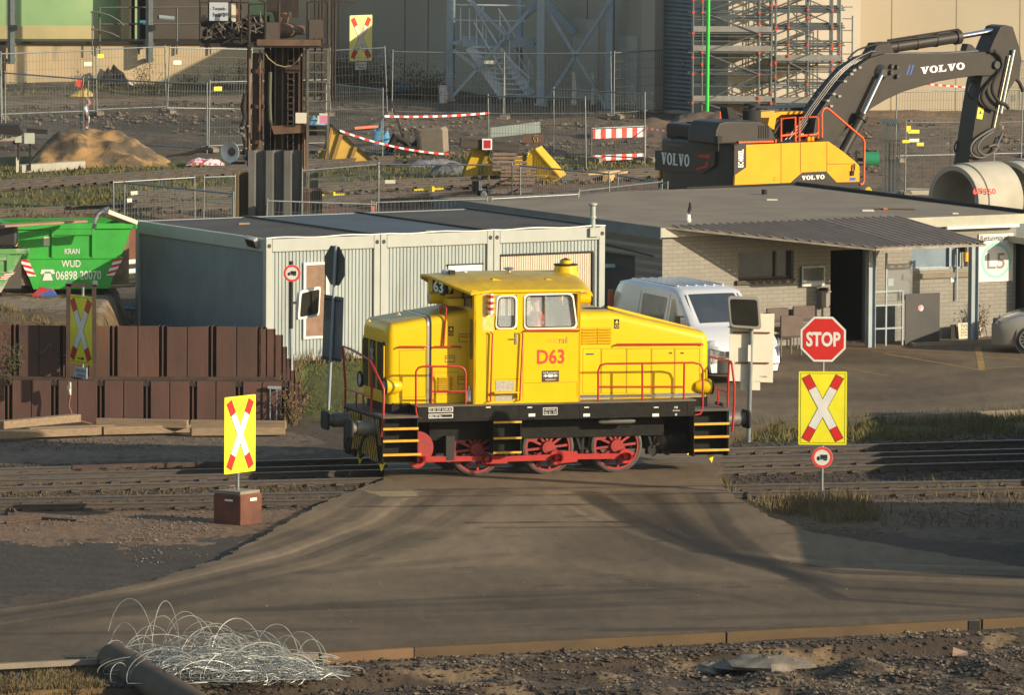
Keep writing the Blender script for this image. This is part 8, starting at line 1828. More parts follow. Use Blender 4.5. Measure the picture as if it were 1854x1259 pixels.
ehose([(1800,232),(1785,240),(1764,255),(1757,270),(1763,282),(1780,285),(1800,272),(1815,240)],-.42,.035,M('hose_mid',(.09,.09,.088),None,3,.6)); ehose([(1798,238),(1778,252),(1770,268),(1780,280),(1795,278),(1806,268),(1801,262),(1790,266)],-.45,.03,bpy.data.materials['hose_mid']); ehose([(1762,145),(1755,155),(1752,165),(1756,178)],0.0,.025); ehose([(1742,245),(1731,258),(1728,270),(1736,282)],.3,.02); ehose([(1836,140),(1846,150),(1852,165)],-.1,.05)
for k in range(6):
    o_=k*3.2; y=-.33+k*.12
    ehose([(1412+k*7,262),(1442+o_*1.3,230),(1472+o_*1.3,188),(1510+o_*1.3,138),(1543+o_*1.2,110),(1578+o_,92)],-.40+k*.10,.032,M('pipe_black',(.06,.058,.055),None,3,.25,.5) if 'pipe_black' not in bpy.data.materials else bpy.data.materials['pipe_black'])
mb=MB()
for (px,py) in ((1497,180),(1508,168),(1528,145),(1540,132),(1450,241),(1503,190),(1518,172),(1545,125),(1555,120)): X,Z=F.h(px,py,-.36); mb.box(X-.05,X+.05,-.42,.2,Z-.05,Z+.0)
ep(mb,'pipe_clamps',steel)
ehose([(1535,107),(1550,92),(1570,84),(1600,77),(1640,71),(1700,64)],-.2,.025); ehose([(1600,98),(1650,96),(1700,97),(1770,92)],-.3,.03,bpy.data.materials['hose_mid'])
mb=MB(); q=pl_([(1748,92),(1752,79),(1758,80),(1766,88),(1775,94)],-.1); mb.prism(q,-.12,.12); ep(mb,'boom_lug',dkg)
# undercarriage
for y in (-1.35,1.35):
    mb=MB(); mb.prism(rounded([(-.4,-.9+.9),(4.6,0),(4.6,1.0),(-.4,1.0)],.45,6),y-.3,y+.3); ep(mb,'crawler_track',tarb)
mb=MB(); mb.box(.8,3.4,-1.1,1.1,.45,.95); mb.cyl((2.1,0,.95),(2.1,0,sk1),.7,24); ep(mb,'undercarriage',dkg)
# ================= CONCRETE PIPES =================
def cpipe(F,Lp,ro,ri,label,grp,parts=True):
    o=thing('concrete_pipe',label,'concrete pipe',F,group=grp); mb=MB(); mb.lathe([(ri,0),(ro-.06,0),(ro-.04,.10),(ro-.04,.32),(ro,.34),(ro,Lp),(ri,Lp),(ri,0)],(0,0,ro),'x',56); b=mb.build('pipe_body',concp,o,smooth=30); return o
# pipe axis runs to the right and away
pz=1.05; 
# measure: front ring left edge x=1690, top y=297
rr=.98; Fp=Fr(G(1727,296,pz+2*rr)-Vector((0,0,2*rr)),R(42)); cpipe(Fp,1.55,rr,.80,'concrete pipe with the red handwritten number 629550 beside the excavator arm','large concrete pipes')
a=R(0); X,Z=Fp.h(1763,352,-rr*.97); mb=MB(); V,Fc=txt('629550',.02); W_,H_=V.max(0); x0_,z0_=Fp.h(1764,353,-rr); x1_,z1_=Fp.h(1805,340,-rr)
VV=[]
for u_,v_ in V: 
    x=x0_+(x1_-x0_)*u_/W_; z=z0_+(z1_-z0_)*v_/H_+.02*math.sin(u_*2); dz_=z-rr; y=-math.sqrt(max(.01,rr*rr-dz_*dz_))-.006; VV.append((x,y,z))
mb.add(VV,Fc); q=mb.build('handwritten_number',tx_r,[c for c in bpy.data.objects if c.name=='concrete_pipe'][0])
Fp2=Fr(G(1830,289,pz+2*rr+.05)-Vector((0,0,2*rr)),R(42)); cpipe(Fp2,2.2,rr,.80,'second concrete pipe cut off by the right edge','large concrete pipes')
# stack of fence panels standing on edge
F=Fr(GG(1600,352),R(60)); o=thing('fence_stack','stack of grey fence panels standing on edge between excavator and concrete pipe','fence stack',Fr(GG(1600,352)+Vector((0,0,0)),0)); mb=MB()
F=Fr(o.location,0); ztp=F.h(1600,223,0)[1]
for k in range(9): x,_=F.h(1600+k*3.6,230,0); mb.box(x-.018,x+.018,-.02+k*.01,.02+k*.01,-.05,ztp-.015*(k%3)); mb.box(x-.012,x+.012,.0,2.6,ztp-.06,ztp-.03)
mb.build('frame_posts',M('stack_grey',(.11,.135,.14),(.16,.18,.185),4,.5,.4),o); mb=MB(); a=F.h(1600,352,0);b=F.h(1642,356,0); mb.box(a[0],b[0]+.1,-.25,.5,-.1,.06); mb.build('stack_base',M('base_bluegrey',(.10,.13,.15),None,3,.6),o)
f1=fence(1640,222,1742,221,'grey mesh fence panel leaning on the stack, its top covered with yellow plates',((1645,233,.12,.16,py_),(1654,238,.32,.10,py_),(1640,256,.2,.08,py_),(1655,254,.28,.09,pw),(1666,261,.20,.09,py_)),z0=1.0)
f2=fence(1742,222,1800,222,'grey mesh fence panel behind the excavator arm, next to the pipe',(),z0=1.0); fence(1798,112,1860,110,'fence panel with a grey board at the right edge behind the arm',((1833,172,.5,.2,steel),))
plank(GG(1640,352)+Vector((0,0,.08)),GG(1692,353)+Vector((0,0,.08)),.22,.18,concp,'pale concrete sleeper lying in front of the leaning fence panel','concrete sleeper','concrete_sleeper')
F=Fr(GG(1578,300),0); o=thing('cable_drum','green cylindrical drum lying behind the excavator hand rail','drum',F); mb=MB(); X0,Z0=F.h(1565,300,0);X1,Z1=F.h(1592,278,0); c_=(Z0+Z1)/2; mb.lathe([(0,X0),(.22,X0),(.22,X1),(0,X1)],(0,0,c_),'x',20); mb.build('drum_body',M('drum_green',(.03,.25,.12),None,3,.5),o,smooth=40); mb=MB(); mb.lathe([(0,X0-.25),(.26,X0-.25),(.26,X0-.2),(0.05,X0-.2),(.05,X0)],(0,0,c_),'x',16); mb.build('drum_axle',tarb,o)
solo(MB().prism(rounded([(-.15,0),(.15,0),(.05,.2),(-.06,.2)],.05),-.1,.1),'yellow_bag',py_,'small yellow bag on the ground behind the gatehouse roof','bag',Fr(GG(1573,354)+Vector((0,.5,0)),0),bev=.03)
# debris on the gatehouse roof
def onroof(px,py): x,y=BF.hz(px,py,zR); return Fr(BF.o+BF.u*x+BF.v*y+Vector((0,0,zR+.005)),0)
solo(MB().box(-.13,.13,-.05,.05,0,.03),'wood_scrap',cream,'pale wood scrap lying on the gatehouse roof near its back edge','scrap',onroof(1398,363)); solo(MB().box(-.14,.14,-.05,.05,0,.04),'wood_scrap',cream,'pale wood scrap on the gatehouse roof above the canopy','scrap',onroof(1572,383))
solo(MB().box(-.5,.5,-.03,.03,0,.03),'roof_bar',M('bar_rust',(.10,.05,.03),None,3,.8),'thin rusty bar lying on the gatehouse roof','steel bar',onroof(1618,380)); solo(MB().box(-.05,.05,-.05,.05,0,.05),'brick_piece',M('brick_orange',(.5,.16,.08),None,3,.8),'orange brick piece left on the gatehouse roof beside the bar','brick',onroof(1603,380)); solo(MB().box(-.07,.07,-.05,.05,0,.03),'white_scrap',white,'small white scrap on the gatehouse roof above the front fascia','scrap',onroof(1730,388))
# ================= BACK BUILDINGS =================
# shaded concrete wall turned away from the sun, from (600,150) to (1318,205)
wz=1.0
A=GG(598,150)+Vector((0,3.5,0));B=GG(1318,214); a=math.atan2(B.y-A.y,B.x-A.x); a=min(a,-R(33)); F=Fr(A,a); Bx=F.h(1318,100,0)[0]
o=thing('concrete_hall','large grey concrete hall wall in shade behind the steel stair','building',F)
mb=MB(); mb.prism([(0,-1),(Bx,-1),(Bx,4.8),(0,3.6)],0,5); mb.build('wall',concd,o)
mb=MB()
for px in (733,775,1063,1112,1180): x=F.h(px,100,0)[0]; mb.box(x-.02,x+.02,-.004,0,0,4.5)
mb.build('wall_joints',M('joint_dark',(.09,.08,.07),None,3,.9),o)
mb=MB(); x0_=F.h(1178,100,0)[0];x1_=F.h(1202,100,0)[0]; mb.box(x0_,x1_,-.35,0,-.5,4.5); mb.build('pilaster',concd,o)
mb=MB(); 
for a0,a1,t_ in ((1037,1084,36),(1120,1155,66)): x0_,z0_=F.h(a0,190,-.01);x1_,z1_=F.h(a1,t_,-.01); mb.box(x0_,x1_,-.02,-.0,0,z1_)
mb.build('patched_openings',M('patch_grey',(.50,.47,.41),(.42,.40,.35),2,.9),o)
mb=MB(); x0_=F.h(1203,100,0)[0];x1_=F.h(1256,100,0)[0]; n=60
for k in range(n): z=k*.13; mb.add([(x0_,-.01,z),(x1_,-.01,z),(x1_,-.05,z+.065),(x0_,-.05,z+.065),(x1_,-.01,z+.13),(x0_,-.01,z+.13)],[(0,1,2,3),(3,2,4,5)])
mb.build('roller_door',M('door_grey',(.20,.225,.235),(.16,.18,.19),2,.5,.3),o,fix=False)
# lit wall on the right, facing the sun
A=GG(1318,199); F=Fr(A,R(1)); o=thing('sunlit_hall','tall sunlit beige concrete hall behind the scaffold and excavator boom','building',F)
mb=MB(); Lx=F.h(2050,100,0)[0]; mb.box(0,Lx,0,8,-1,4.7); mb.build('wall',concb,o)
mb=MB()
for px in (1379,1614,1731,1846): x=F.h(px,100,0)[0]; mb.box(x-.015,x+.015,-.004,0,0,4.7)
mb.build('wall_joints',M('joint_tan',(.27,.22,.15),None,3,.9),o)
# left: retaining wall with walkway
A=GG(0,153);B=GG(462,160); a=math.atan2(B.y-A.y,B.x-A.x); a=.10; F=Fr(A,a); RFr=F
zt=F.h(200,75,0)[1]; X1=F.h(600,100,0)[0]; X0=F.h(-200,100,0)[0]
o=thing('retaining_wall','stained sunlit concrete retaining wall under the green tank','wall',F); mb=MB(); mb.box(X0,X1,0,1.0,-.5,zt-.08); mb.build('wall',concw,o); mb=MB(); mb.box(X0,X1,-.12,1.2,zt-.08,zt+.02); mb.build('ledge',dkg,o)
o=thing('ledge_railing','grey pipe railing on the ledge between the green tank and the rusty tower','railing',F); mb=MB()
for px in (180,251,320,381): x=F.h(px,40,.05)[0]; mb.cyl((x,-.08,zt-.4),(x,-.08,F.h(px,14,0)[1]),.03,8)
for py in (13,43): p=F.h(178,py,0);q=F.h(382,py-1,0); mb.cyl((p[0],-.08,p[1]),(q[0],-.08,q[1]),.028,8)
for p_ in ([(164,21),(180,22),(200,28),(215,37),(224,46)],[(165,52),(185,55),(202,60),(216,67)]): mb.tube([(F.h(a_,b_,-.2)[0],-.2,F.h(a_,b_,-.2)[1]) for a_,b_ in p_],.028,8)
x=F.h(167,60,-.2)[0]; mb.cyl((x,-.2,zt-.4),(x,-.2,F.h(167,22,0)[1]),.02,6); mb.build('rails_and_posts',M('rail_grey',(.13,.13,.12),None,3,.6,.3),o,smooth=50)
# green tank hall
F=Fr(RFr.o+RFr.v*1.5+Vector((0,0,zt)),RFr.a); rad=18.; mb=MB(); cxx=F.h(70,30,0)[0]
o=thing('green_tank','big round green tank with a beige foot behind the retaining wall','tank',F); mb.lathe([(rad,.3),(rad,4),(rad-1,4.6),(0,5.2)],(cxx,rad*.98+1.2,0),'z',120); mb.build('shell',tankg,o,smooth=60); mb=MB(); mb.lathe([(rad+.02,-.1),(rad+.02,.36),(rad-.05,.4)],(cxx,rad*.98+1.2,0),'z',120); mb.build('foot_band',M('beige_band',(.50,.42,.22),(.42,.36,.18),.8,.8),o,smooth=60)
o=thing('annex_building','dark annex with beige pilaster and open bays behind the railing','building',F); X=lambda px:F.h(px,30,.3)[0]
mb=MB(); mb.box(X(216),X(235),.5,1.6,-.1,3.2); mb.build('beige_pilaster',tankb,o); mb=MB(); mb.box(X(235),X(236)+.05,.6,6,-.1,3.2); mb.box(X(270),X(452),.35,6,-.1,3.2); mb.build('wall',M('annex_brown',(.085,.07,.055),(.065,.055,.045),1,.8),o); mb=MB(); mb.box(X(235),X(271),.75,.8,-.1,3.2); mb.build('open_bay',dkint,o)
mb=MB(); mb.box(X(216)+.0,X(219),.4,.5,-.1,3.2); mb.build('dark_downpipe',tarb,o); mb=MB(); mb.box(X(244),X(248),.2,.35,-.05,3.2); mb.build('green_post',tankg,o); 
mb=MB(); mb.cyl((X(288),.4,F.h(290,29,.8)[1]-zt*0),(X(316),.4,F.h(316,32,.8)[1]),.09,10); mb.build('side_pipe',steelb,o)
mb=MB(); mb.box(X(252),X(278),.4,.5,F.h(260,38,.9)[1]-.02,F.h(260,36,.9)[1]+.02); mb.build('blue_board',blue,o)
# H posts in front of the retaining wall
for px,py0,py1,lb in ((19,-10,115,'tall grey steel post at the left edge before the retaining wall'),(269,-10,112,'tall grey steel post rising above the railing')):
    F=Fr(RFr.o,RFr.a); x,z0_=F.h(px,py1,-.3); mb=MB(); mb.box(x-.10,x-.02,-.42,-.38,z0_,7); mb.box(x-.02,x+.13,-.5,-.3,z0_,7); q=solo(mb,'steel_post',steel,lb,'post',F); mb=MB(); z=F.h(px,47,-.3)[1]; mb.box(x,x+.2,-.6,-.5,z-.12,z+.05); mb.build('lamp_box',tarb,q)
    mb=MB()
    for py in (80,108): z=F.h(px,py,-.3)[1]; mb.box(x-.15,x+.18,-.3,0,z-.03,z+.03)
    mb.build('bracket',steel,q)
F=RFr; x,z=F.h(5,120,-.4); solo(MB().box(x-.6,x+.1,-.6,-.3,0,F.h(5,82,-.4)[1]),'grey_cabinet',dkg,'dark grey cabinet at the left edge before the retaining wall','cabinet',F,bev=.02)
# lit wall behind the tower
F=Fr(GG(520,152),R(2)); F.o=F.o+Vector((0,5,0)); x0_=F.h(448,50,0)[0]; x1_=F.h(606,50,0)[0]; mb=MB(); mb.box(x0_,x1_,0,.5,-1,4.6); solo(mb,'back_wall',concb,'sunlit beige wall strip behind the rusty tower','wall',F)
F=Fr(GG(604,180),0); mb=MB(); z1_=5; mb.box(-.04,.04,-.04,.04,-.1,z1_); mb.box(.12,.16,0,.06,-.1,z1_); solo(mb,'dark_post',tarb,'tall dark pole at the left end of the shaded concrete wall','post',F)
# ================= STEEL STAIR FRAME =================
F=Fr(GG(978,190),R(-12)); SF=F; steelb_=steelb; steelb=M('stair_steel',(.36,.42,.46),(.29,.34,.37),2,.5,rust=(.68,(.2,.15,.1),5,.1))
o=thing('stair_tower','blue grey steel stair tower with crossed braces in front of the concrete hall','stair tower',F)
def S(px,py,y): return (F.h(px,py,y)[0],y,F.h(px,py,y)[1])
def pole2(px,y,wd=.3,pb=190): x=F.h(px,100,y)[0]; mb=MB(); mb.box(x-wd/2,x+wd/2,y-.12,y-.10,-.1,5); mb.box(x-wd/2,x+wd/2,y+.10,y+.12,-.1,5); mb.box(x-.02,x+.02,y-.1,y+.1,-.1,5); mb.box(x-wd/2-.06,x+wd/2+.06,y-.2,y+.2,-.1,.05); return mb.build('column',steelb,o)
pole2(816,1.2,.22); pole2(980,0,.24); pole2(1104,.3,.22); pole2(941,1.8,.14)
mb=MB()
for p,q in (((986,188),(1106,0)),((986,8),(1072,150)),((822,172),(985,-12)),((822,90),(870,128)),((846,-5),(922,70))): mb.bar(S(*p,.2),S(*q,.2),.10)
mb.bar(S(1072,150,.2),S(1095,190,.2),.10); mb.build('brace',steelb,o)
mb=MB(); 
for p,q in (((851,84),(912,175)),((898,82),(962,172))): mb.bar(S(*p,.5),S(*q,.5),.05,.30)
stl=M('stair_light',(.62,.66,.68),(.5,.54,.56),3,.5); st=mb.build('stair_stringer',stl,o)
mb=MB()
for k in range(10): t=k/9.; p=S(857+56*t,84+86*t,.5);q=S(902+58*t,84+86*t,.5); mb.add([(p[0],.3,p[2]),(q[0],.3,q[2]),(q[0],.62,q[2]),(p[0],.62,p[2])],[(0,1,2,3)]) if False else mb.box(p[0],q[0],.36,.64,p[2]-.02,p[2]+.02)
mb.build('stair_treads',stl,o)
mb=MB()
for off in (0,): 
    mb.tube([S(828,8,.3),S(858,10,.3),S(912,98,.3),S(960,170-28,.3)],.03,6); mb.tube([S(902,15,.6),S(915,35,.6),S(964,120,.6),S(964,140,.6),S(961,140,.6)],.03,6); mb.tube([S(858,40,.3),S(918,143,.3)],.025,6); mb.tube([S(905,40,.6),S(958,135,.6)],.025,6)
    for px,a0,a1 in ((863,20,82),(880,52,110),(897,80,138),(914,104,165),(905,20,84),(922,50,110),(940,84,140),(957,112,168),(834,12,72),(850,15,72),(874,8,70)): mb.cyl(S(px,a0,.4),S(px,a1,.4),.022,6)
for py in (8,36): mb.tube([S(825,py,.9),S(950,py+2,.9)],.025,6)
mb.build('stair_handrail',stl,o,smooth=50)
mb=MB(); a0=S(822,77,.6);b0=S(968,65,.6); mb.box(a0[0],b0[0],.5,2.0,a0[2]-.05,a0[2]+.05); mb.box(S(832,0,0)[0],b0[0],.45,.52,a0[2]-.1,a0[2]+.22); mb.build('landing',steelb,o)
mb=MB(); mb.bar(S(1040,60,2),S(985,-5,2),.2); mb.bar(S(945,30,2.2),S(1010,-30,2.2),.25); mb.build('upper_flight',steelb,o)
x,z=F.h(888,112,.2); mb=MB(); mb.box(x-.16,x+.16,.18,.2,z-.06,z+.06); mb.build('stair_plate',white,o)
steelb=steelb_
# concrete stubs by the stair
for px,lb in ((1039,'left'),(1074,'right')): solo(MB().tube([(0,0,0),(.02,0,.5),(-.01,0,.9),(-.05,0,1.0)],[.09,.07,.06,.08],8),'pipe_stub',cream,'%s of two muddy pipe stubs standing before the shaded hall'%lb,'pipe stub',Fr(GG(px,189),0),group='muddy pipe stubs')
# ================= GREEN POLE, SCAFFOLD =================
F=Fr(GG(1281,232),0); x0_=F.h(1280,215,0); x1_=F.h(1283,-10,0); solo(MB().cyl((x0_[0],0,-.1),(x1_[0],0,x1_[1]+2),.058,14),'green_pole',gpole,'bright green pole standing behind the excavator','pole',F,smooth=40)
def scaffold(F,xs,ys,zs,label,diag,decks):
    o=thing('scaffold',label,'scaffold',F); zt=zs[-1]; mb=MB()
    for x in xs:
        for y in ys: mb.cyl((x,y,0),(x,y,zt+1),.024,7)
    mb.build('standards',steel,o,smooth=50); mb=MB()
    for z in zs:
        for y in ys:
            mb.cyl((xs[0]-.15,y,z),(xs[-1]+.15,y,z),.022,6); mb.cyl((xs[0],y,z+1.0),(xs[-1],y,z+1.0),.022,6); mb.cyl((xs[0],y,z+.5),(xs[-1],y,z+.5),.018,6)
        for x in xs: mb.cyl((x,ys[0],z),(x,ys[-1],z),.027,6)
    mb.build('ledgers',steel,o,smooth=50); mb=MB()
    for i,(z0_,z1_) in enumerate(zip([.1]+zs[:-1],zs)):
        for y in (ys[0],ys[-1]):
            for xa,xb in diag:
                if (i+(y>ys[0]))%2: xa,xb=xb,xa
                mb.cyl((xa,y-.04,z1_),(xb,y-.04,z0_),.022,6)
    mb.build('diagonal_braces',steel,o,smooth=50); mb=MB()
    for z in decks: mb.box(xs[0],xs[-1],ys[0]+.03,ys[-1]-.03,z+.03,z+.09); 
    dk=mb.build('decks',steel,o); mb=MB()
    for z in decks: mb.box(xs[0],xs[-1],ys[0]-.03,ys[0]-.01,z+.05,z+.22)
    mb.build('toe_boards',M('toe_board',(.30,.31,.30),(.24,.22,.18),4,.7) if 'toe_board' not in bpy.data.materials else bpy.data.materials['toe_board'],o)
    random.seed(len(xs)*7); mb=MB()
    for x in xs:
        for z in zs:
            if random.random()<.4: mb.box(x-.035,x+.035,ys[0]-.07,ys[0]+.0,z-.035,z+.035)
    for _ in range(10): x=random.choice(xs);z=random.uniform(.5,zt); mb.box(x-.03,x+.03,ys[0]-.07,ys[0],z-.05,z+.04)
    mb.build('red_couplers',M('coupler_red',(.75,.10,.05),None,3,.5) if 'coupler_red' not in bpy.data.materials else bpy.data.materials['coupler_red'],o); return o
F=Fr(GG(1254,222),0); X=lambda px:F.h(px,180,0)[0]
xs=[0,X(1271),X(1374),X(1396)]; zz=[F.h(1300,py,0)[1] for py in (186,134,95,60,22)]; zz=[max(.3,z) for z in zz]+[F.h(1300,-15,0)[1]]
scaffold(F,xs,[0,.9,2.2],zz,'left scaffold tower in front of the sunlit hall, behind the green pole',[(xs[1],xs[2])],[zz[0],zz[2],zz[3]])
F=Fr(GG(1404,222),0); xs=[0,X(1427)-X(1404),X(1462)-X(1404),X(1506)-X(1404),X(1520)-X(1404)]; zz=[F.h(1450,py,0)[1] for py in (190,153,113,82,50,18)]; zz=[max(.3,z) for z in zz]+[F.h(1450,-15,0)[1]]
scaffold(F,xs,[.2,1.3,2.6],zz,'right scaffold tower in front of the sunlit hall, nearest the excavator boom',[(xs[1],xs[3])],[zz[0],zz[2]])
o=thing('scaffold_ladder','grey scaffold ladder frame standing at the right end of the scaffold','ladder',Fr(GG(1526,212),0)); F=Fr(o.location,0); mb=MB(); x0_=F.h(1524,100,0)[0];x1_=F.h(1543,100,0)[0]; zt=F.h(1543,28,0)[1]
for x,t_ in ((x0_,F.h(1524,40,0)[1]),(x1_,zt)): mb.cyl((x,0,0),(x,0,t_),.025,6)
for k in range(13): z=.5+k*.36; mb.cyl((x0_,0,z),(x1_,0,z),.014,6)
mb.build('ladder_frame',steel,o)
# striped board behind scaffold, low white barriers
F=Fr(GG(1330,208),0); mb=MB(); q=F.hs([(1304,175),(1358,175),(1358,160),(1304,160)],0); mb.prism(q,0,.04); bb=solo(mb,'striped_board',tx_w,'red and white striped board standing inside the left scaffold','barrier',F); mb=MB()
for k in range(5): 
    a_=1306+k*11; q=F.hs([(a_,175),(a_+6,175),(a_+9,160),(a_+3,160)],-.005); mb.prism(q,-.008,-.003)
mb.build('red_stripe',sigr,bb)
# unseen blocks added off-picture to throw the large shadows in the foreground
def shadow_house(px,py,w_,d_,h_,label,a=0):
    p=G(px,py,0); F=Fr(Vector((p.x,p.y,0)),a); o=thing('shadow_block',label,'building',F); mb=MB(); mb.box(0,w_,0,d_,-.3,h_); mb.build('wall',concd,o); mb=MB(); mb.box(-.2,w_+.2,-.2,d_+.2,h_,h_+.2); mb.build('roof',felt,o)
for px,y0_,y1_,h_,lb in ((1930,930,1060,1.9,'unseen low block added to shade the road end, right of the stop sign'),(1940,770,880,1.5,'unseen low block added to shade the tracks, right of the crossing')):
    a_=G(px,y1_,0);b_=G(px,y0_,0); F=Fr(Vector((a_.x+1.2,a_.y,0)),0); o=thing('shadow_block',lb,'building',F); dd_=b_.y-a_.y; mb=MB(); mb.box(0,5,0,dd_,-.4,h_); mb.build('wall',concd,o); mb=MB(); mb.box(-.15,5.15,-.15,dd_+.15,h_,h_+.15); mb.build('roof',felt,o)
# ================= FOREGROUND =================
# edge beam
pts=[(-60,1204),(200,1191),(575,1183),(742,1172),(1308,1144),(1770,1121),(1980,1109)]
hs_=[4,5,30,26,27,27,27]
random.seed(9)
A0=[G(a_,b_,0.03) for a_,b_ in pts]
lbs=['pale low concrete edging at the far left of the road edge','low edging mostly behind the wire tangle','short light brown steel edge beam right of the wire tangle','long brown steel edge beam in the middle of the road edge','brown steel edge beam right of the joint in the road edge','last brown steel edge beam cut off by the right edge']
for i in range(len(pts)-1):
    p=A0[i];q=A0[i+1]; d=(q-p).normalized(); n=Vector((d.y,-d.x,0)); hh=.33 if i>1 else .10; c_=(p+q)/2; g=.015
    mb=MB(); a_=p-c_+d*g;b_=q-c_-d*g; V=[]
    for e in (a_,b_): V+=[e+Vector((0,0,0)),e+n*.16,e+n*.16-Vector((0,0,hh)),e-Vector((0,0,hh))]
    mb.add(V,[(0,1,2,3),(7,6,5,4),(0,4,5,1),(1,5,6,2),(2,6,7,3),(3,7,4,0)])
    q_=solo(mb,'edge_beam',[kerbc,kerbc,M('lip_light',(.15,.085,.04),(.11,.062,.03),1.2,.85),lip,lip,lip][i],lbs[i],'edge beam',Fr(c_,0),group='beams edging the road',bev=.01)
p=G(1763,1122,0.03); solo(MB().box(-.10,.10,-.19,-.165,-.3,-.01),'rubber_pad',tarb,'black rubber pad hanging on the right edge beam','pad',Fr(p,R(2)))
# kerb rail north of the tracks at the right
for i,((a_,b_),(c_,d_),lb) in enumerate([((1417,766),(1600,755),'concrete kerb behind the stop sign'),((1600,755),(1980,737),'thin kerb edge along the grass strip at the right')]):
    p=G(a_,b_,.02);q=G(c_,d_,.02); plank(p-Vector((0,0,.08)),q-Vector((0,0,.08)),.14,.20,[woodd,kerbc][i],lb,'kerb','kerb_stone')
# big rusty pipe
p=G(205,1196,.0);q=G(330,1270,-.2); o=thing('rusty_pipe','thick rusty brown pipe end lying beside the wire tangle','pipe',p); d=q-p; d.normalize()
mb=MB(); up=Vector((0,0,1)); mb.tube([Vector((0,0,0)),d*.1,d*12],.30,28,cap=False); mb.tube([d*12,d*.0],.27,28,cap=False); mb.build('pipe_shell',M('pipe_rust',(.085,.058,.034),(.055,.038,.025),2,.8,bump=.1),o,smooth=40)
# wire tangle
random.seed(21); base=G(400,1215,0); mats=wire
def loop(mb,c_,rx,rz,tilt,az,a0,a1,r_,n=26,dr=0):
    P_=[]
    ca_,sa=math.cos(az),math.sin(az)
    for i in range(n+1):
        t=a0+(a1-a0)*i/n; x=rx*math.cos(t); z=rz*math.sin(t); y=z*math.sin(tilt)+dr*(i/n-.5); z=z*math.cos(tilt)
        P_.append(Vector((x*ca_-y*sa,x*sa+y*ca_,max(z,-.05+.0*c_.z)))+c_)
    mb.tube(P_,r_,4)
mb=MB(); o0=base
def at(px,py,z=0): return G(px,py,z)-o0
for k in range(240):
    px=random.gauss(395,85) if random.random()<.7 else random.uniform(250,590); py=random.uniform(1198,1232); w_=math.exp(-((px-390)/150)**2)
    c_=at(px,py,-.12+.25*random.random()*w_); loop(mb,c_,random.uniform(.25,.75),random.uniform(.1,.5)*(.4+w_),random.uniform(-1.3,1.3),random.uniform(-.9,.9),random.uniform(-.5,.6),random.uniform(2.2,5.2),.0075,22,random.uniform(-.5,.5))
# hero loops
for px,py,w_,h_,t_ in ((235,1190,.55,1.2,.9),(300,1195,.33,1.2,.35),(275,1200,.5,.75,.8),(345,1200,.6,.95,.7),(372,1202,.62,.92,1.2),(392,1205,.6,.85,.8),(330,1205,.5,.6,.7),(475,1205,.55,.75,1.),(545,1210,.5,.75,1.1),(520,1208,.38,.65,.6),(210,1205,.35,.5,.7),(410,1210,.7,.7,.9),(450,1212,.5,.55,.6),(255,1206,.4,.62,.5),(290,1200,.45,1.0,.5),(335,1200,.5,1.05,.7),(430,1204,.6,.95,.7),(500,1206,.5,.85,.7),(565,1212,.35,.6,.7),(225,1200,.4,.8,.7),(360,1204,.7,.7,.7)):
    loop(mb,at(px,py,-.1),w_*.8,h_*.85,random.uniform(-.3,.3),random.uniform(-.3,.3),-.1,PI*random.uniform(.85,1.1),.0085,36,random.uniform(-.3,.3))
for k in range(80):
    px=random.uniform(430,600); py=random.uniform(1218,1234); p=at(px,py,-.15+.15*random.random()); d=Vector((random.uniform(.3,1.1),random.uniform(-.6,.4),random.uniform(-.05,.15))); mb.tube([p-d*.5,p+Vector((0,0,random.uniform(0,.12))),p+d*.5],.007,4)
wt=solo(mb,'wire_tangle',wire,'large tangle of thin grey steel wires at the lower left road edge','scrap wire',Fr(o0,0),fix=False)
# pale rocks, slab, scraps
def rock(F,w_,d_,h_,m,label,seed=0,cat='rock',name='rock'):
    rs=random.Random(seed); mb=MB(); ns=[[rs.random() for _ in range(14)] for _ in range(14)]
    mb.grid(lambda u,v:(w_*.5*math.cos(2*PI*u)*math.cos(PI/2*v)*(.75+.5*ns[int(u*12.9)%13][int(v*6)]),d_*.5*math.sin(2*PI*u)*math.cos(PI/2*v)*(.75+.5*ns[int(u*12.9)%13][int(v*6)]),h_*math.sin(PI/2*v)*(.8+.4*ns[int(u*12.9)%13][int(v*6)])-.03),13,6,True); o=mb.build(name,m,None,smooth=35); o.location=F; return tag(o,label,cat)
lr=M('lime_rock',(.24,.21,.165),(.12,.10,.08),3,.9,bump=.4,bs=12)
rock(GG(1290,1196),.7,1.0,.14,lr,'pale flat rock left in the rubble below the edge beam',1); rock(GG(1385,1206),1.5,1.4,.20,lr,'long pale flat rock in the rubble below the edge beam',2); rock(GG(1422,1172),.14,.2,.08,stone,'small rounded stone above the long pale rock',3)
solo(MB().add([(-.13,-.1,0),(.12,-.2,0.02),(.15,.1,.05),(-.1,.2,.12)],[(0,1,2,3)]),'cardboard_scrap',M('scrap_tan',(.35,.22,.15),None,3,.8),'tan cardboard scrap lying in the rubble at the lower right','scrap',Fr(GG(1737,1191)+Vector((0,0,.03)),0),fix=False,solid=.01)
solo(MB().tube([(-.05,0,0),(0,0,.03),(.05,.02,.02)],[.02,.035,.02],8),'green_bottle',M('bottle_green',(.1,.35,.2),None,3,.3),'small green bottle scrap lying below the middle edge beam','bottle',Fr(GG(1056,1174)+Vector((0,0,.03)),0))
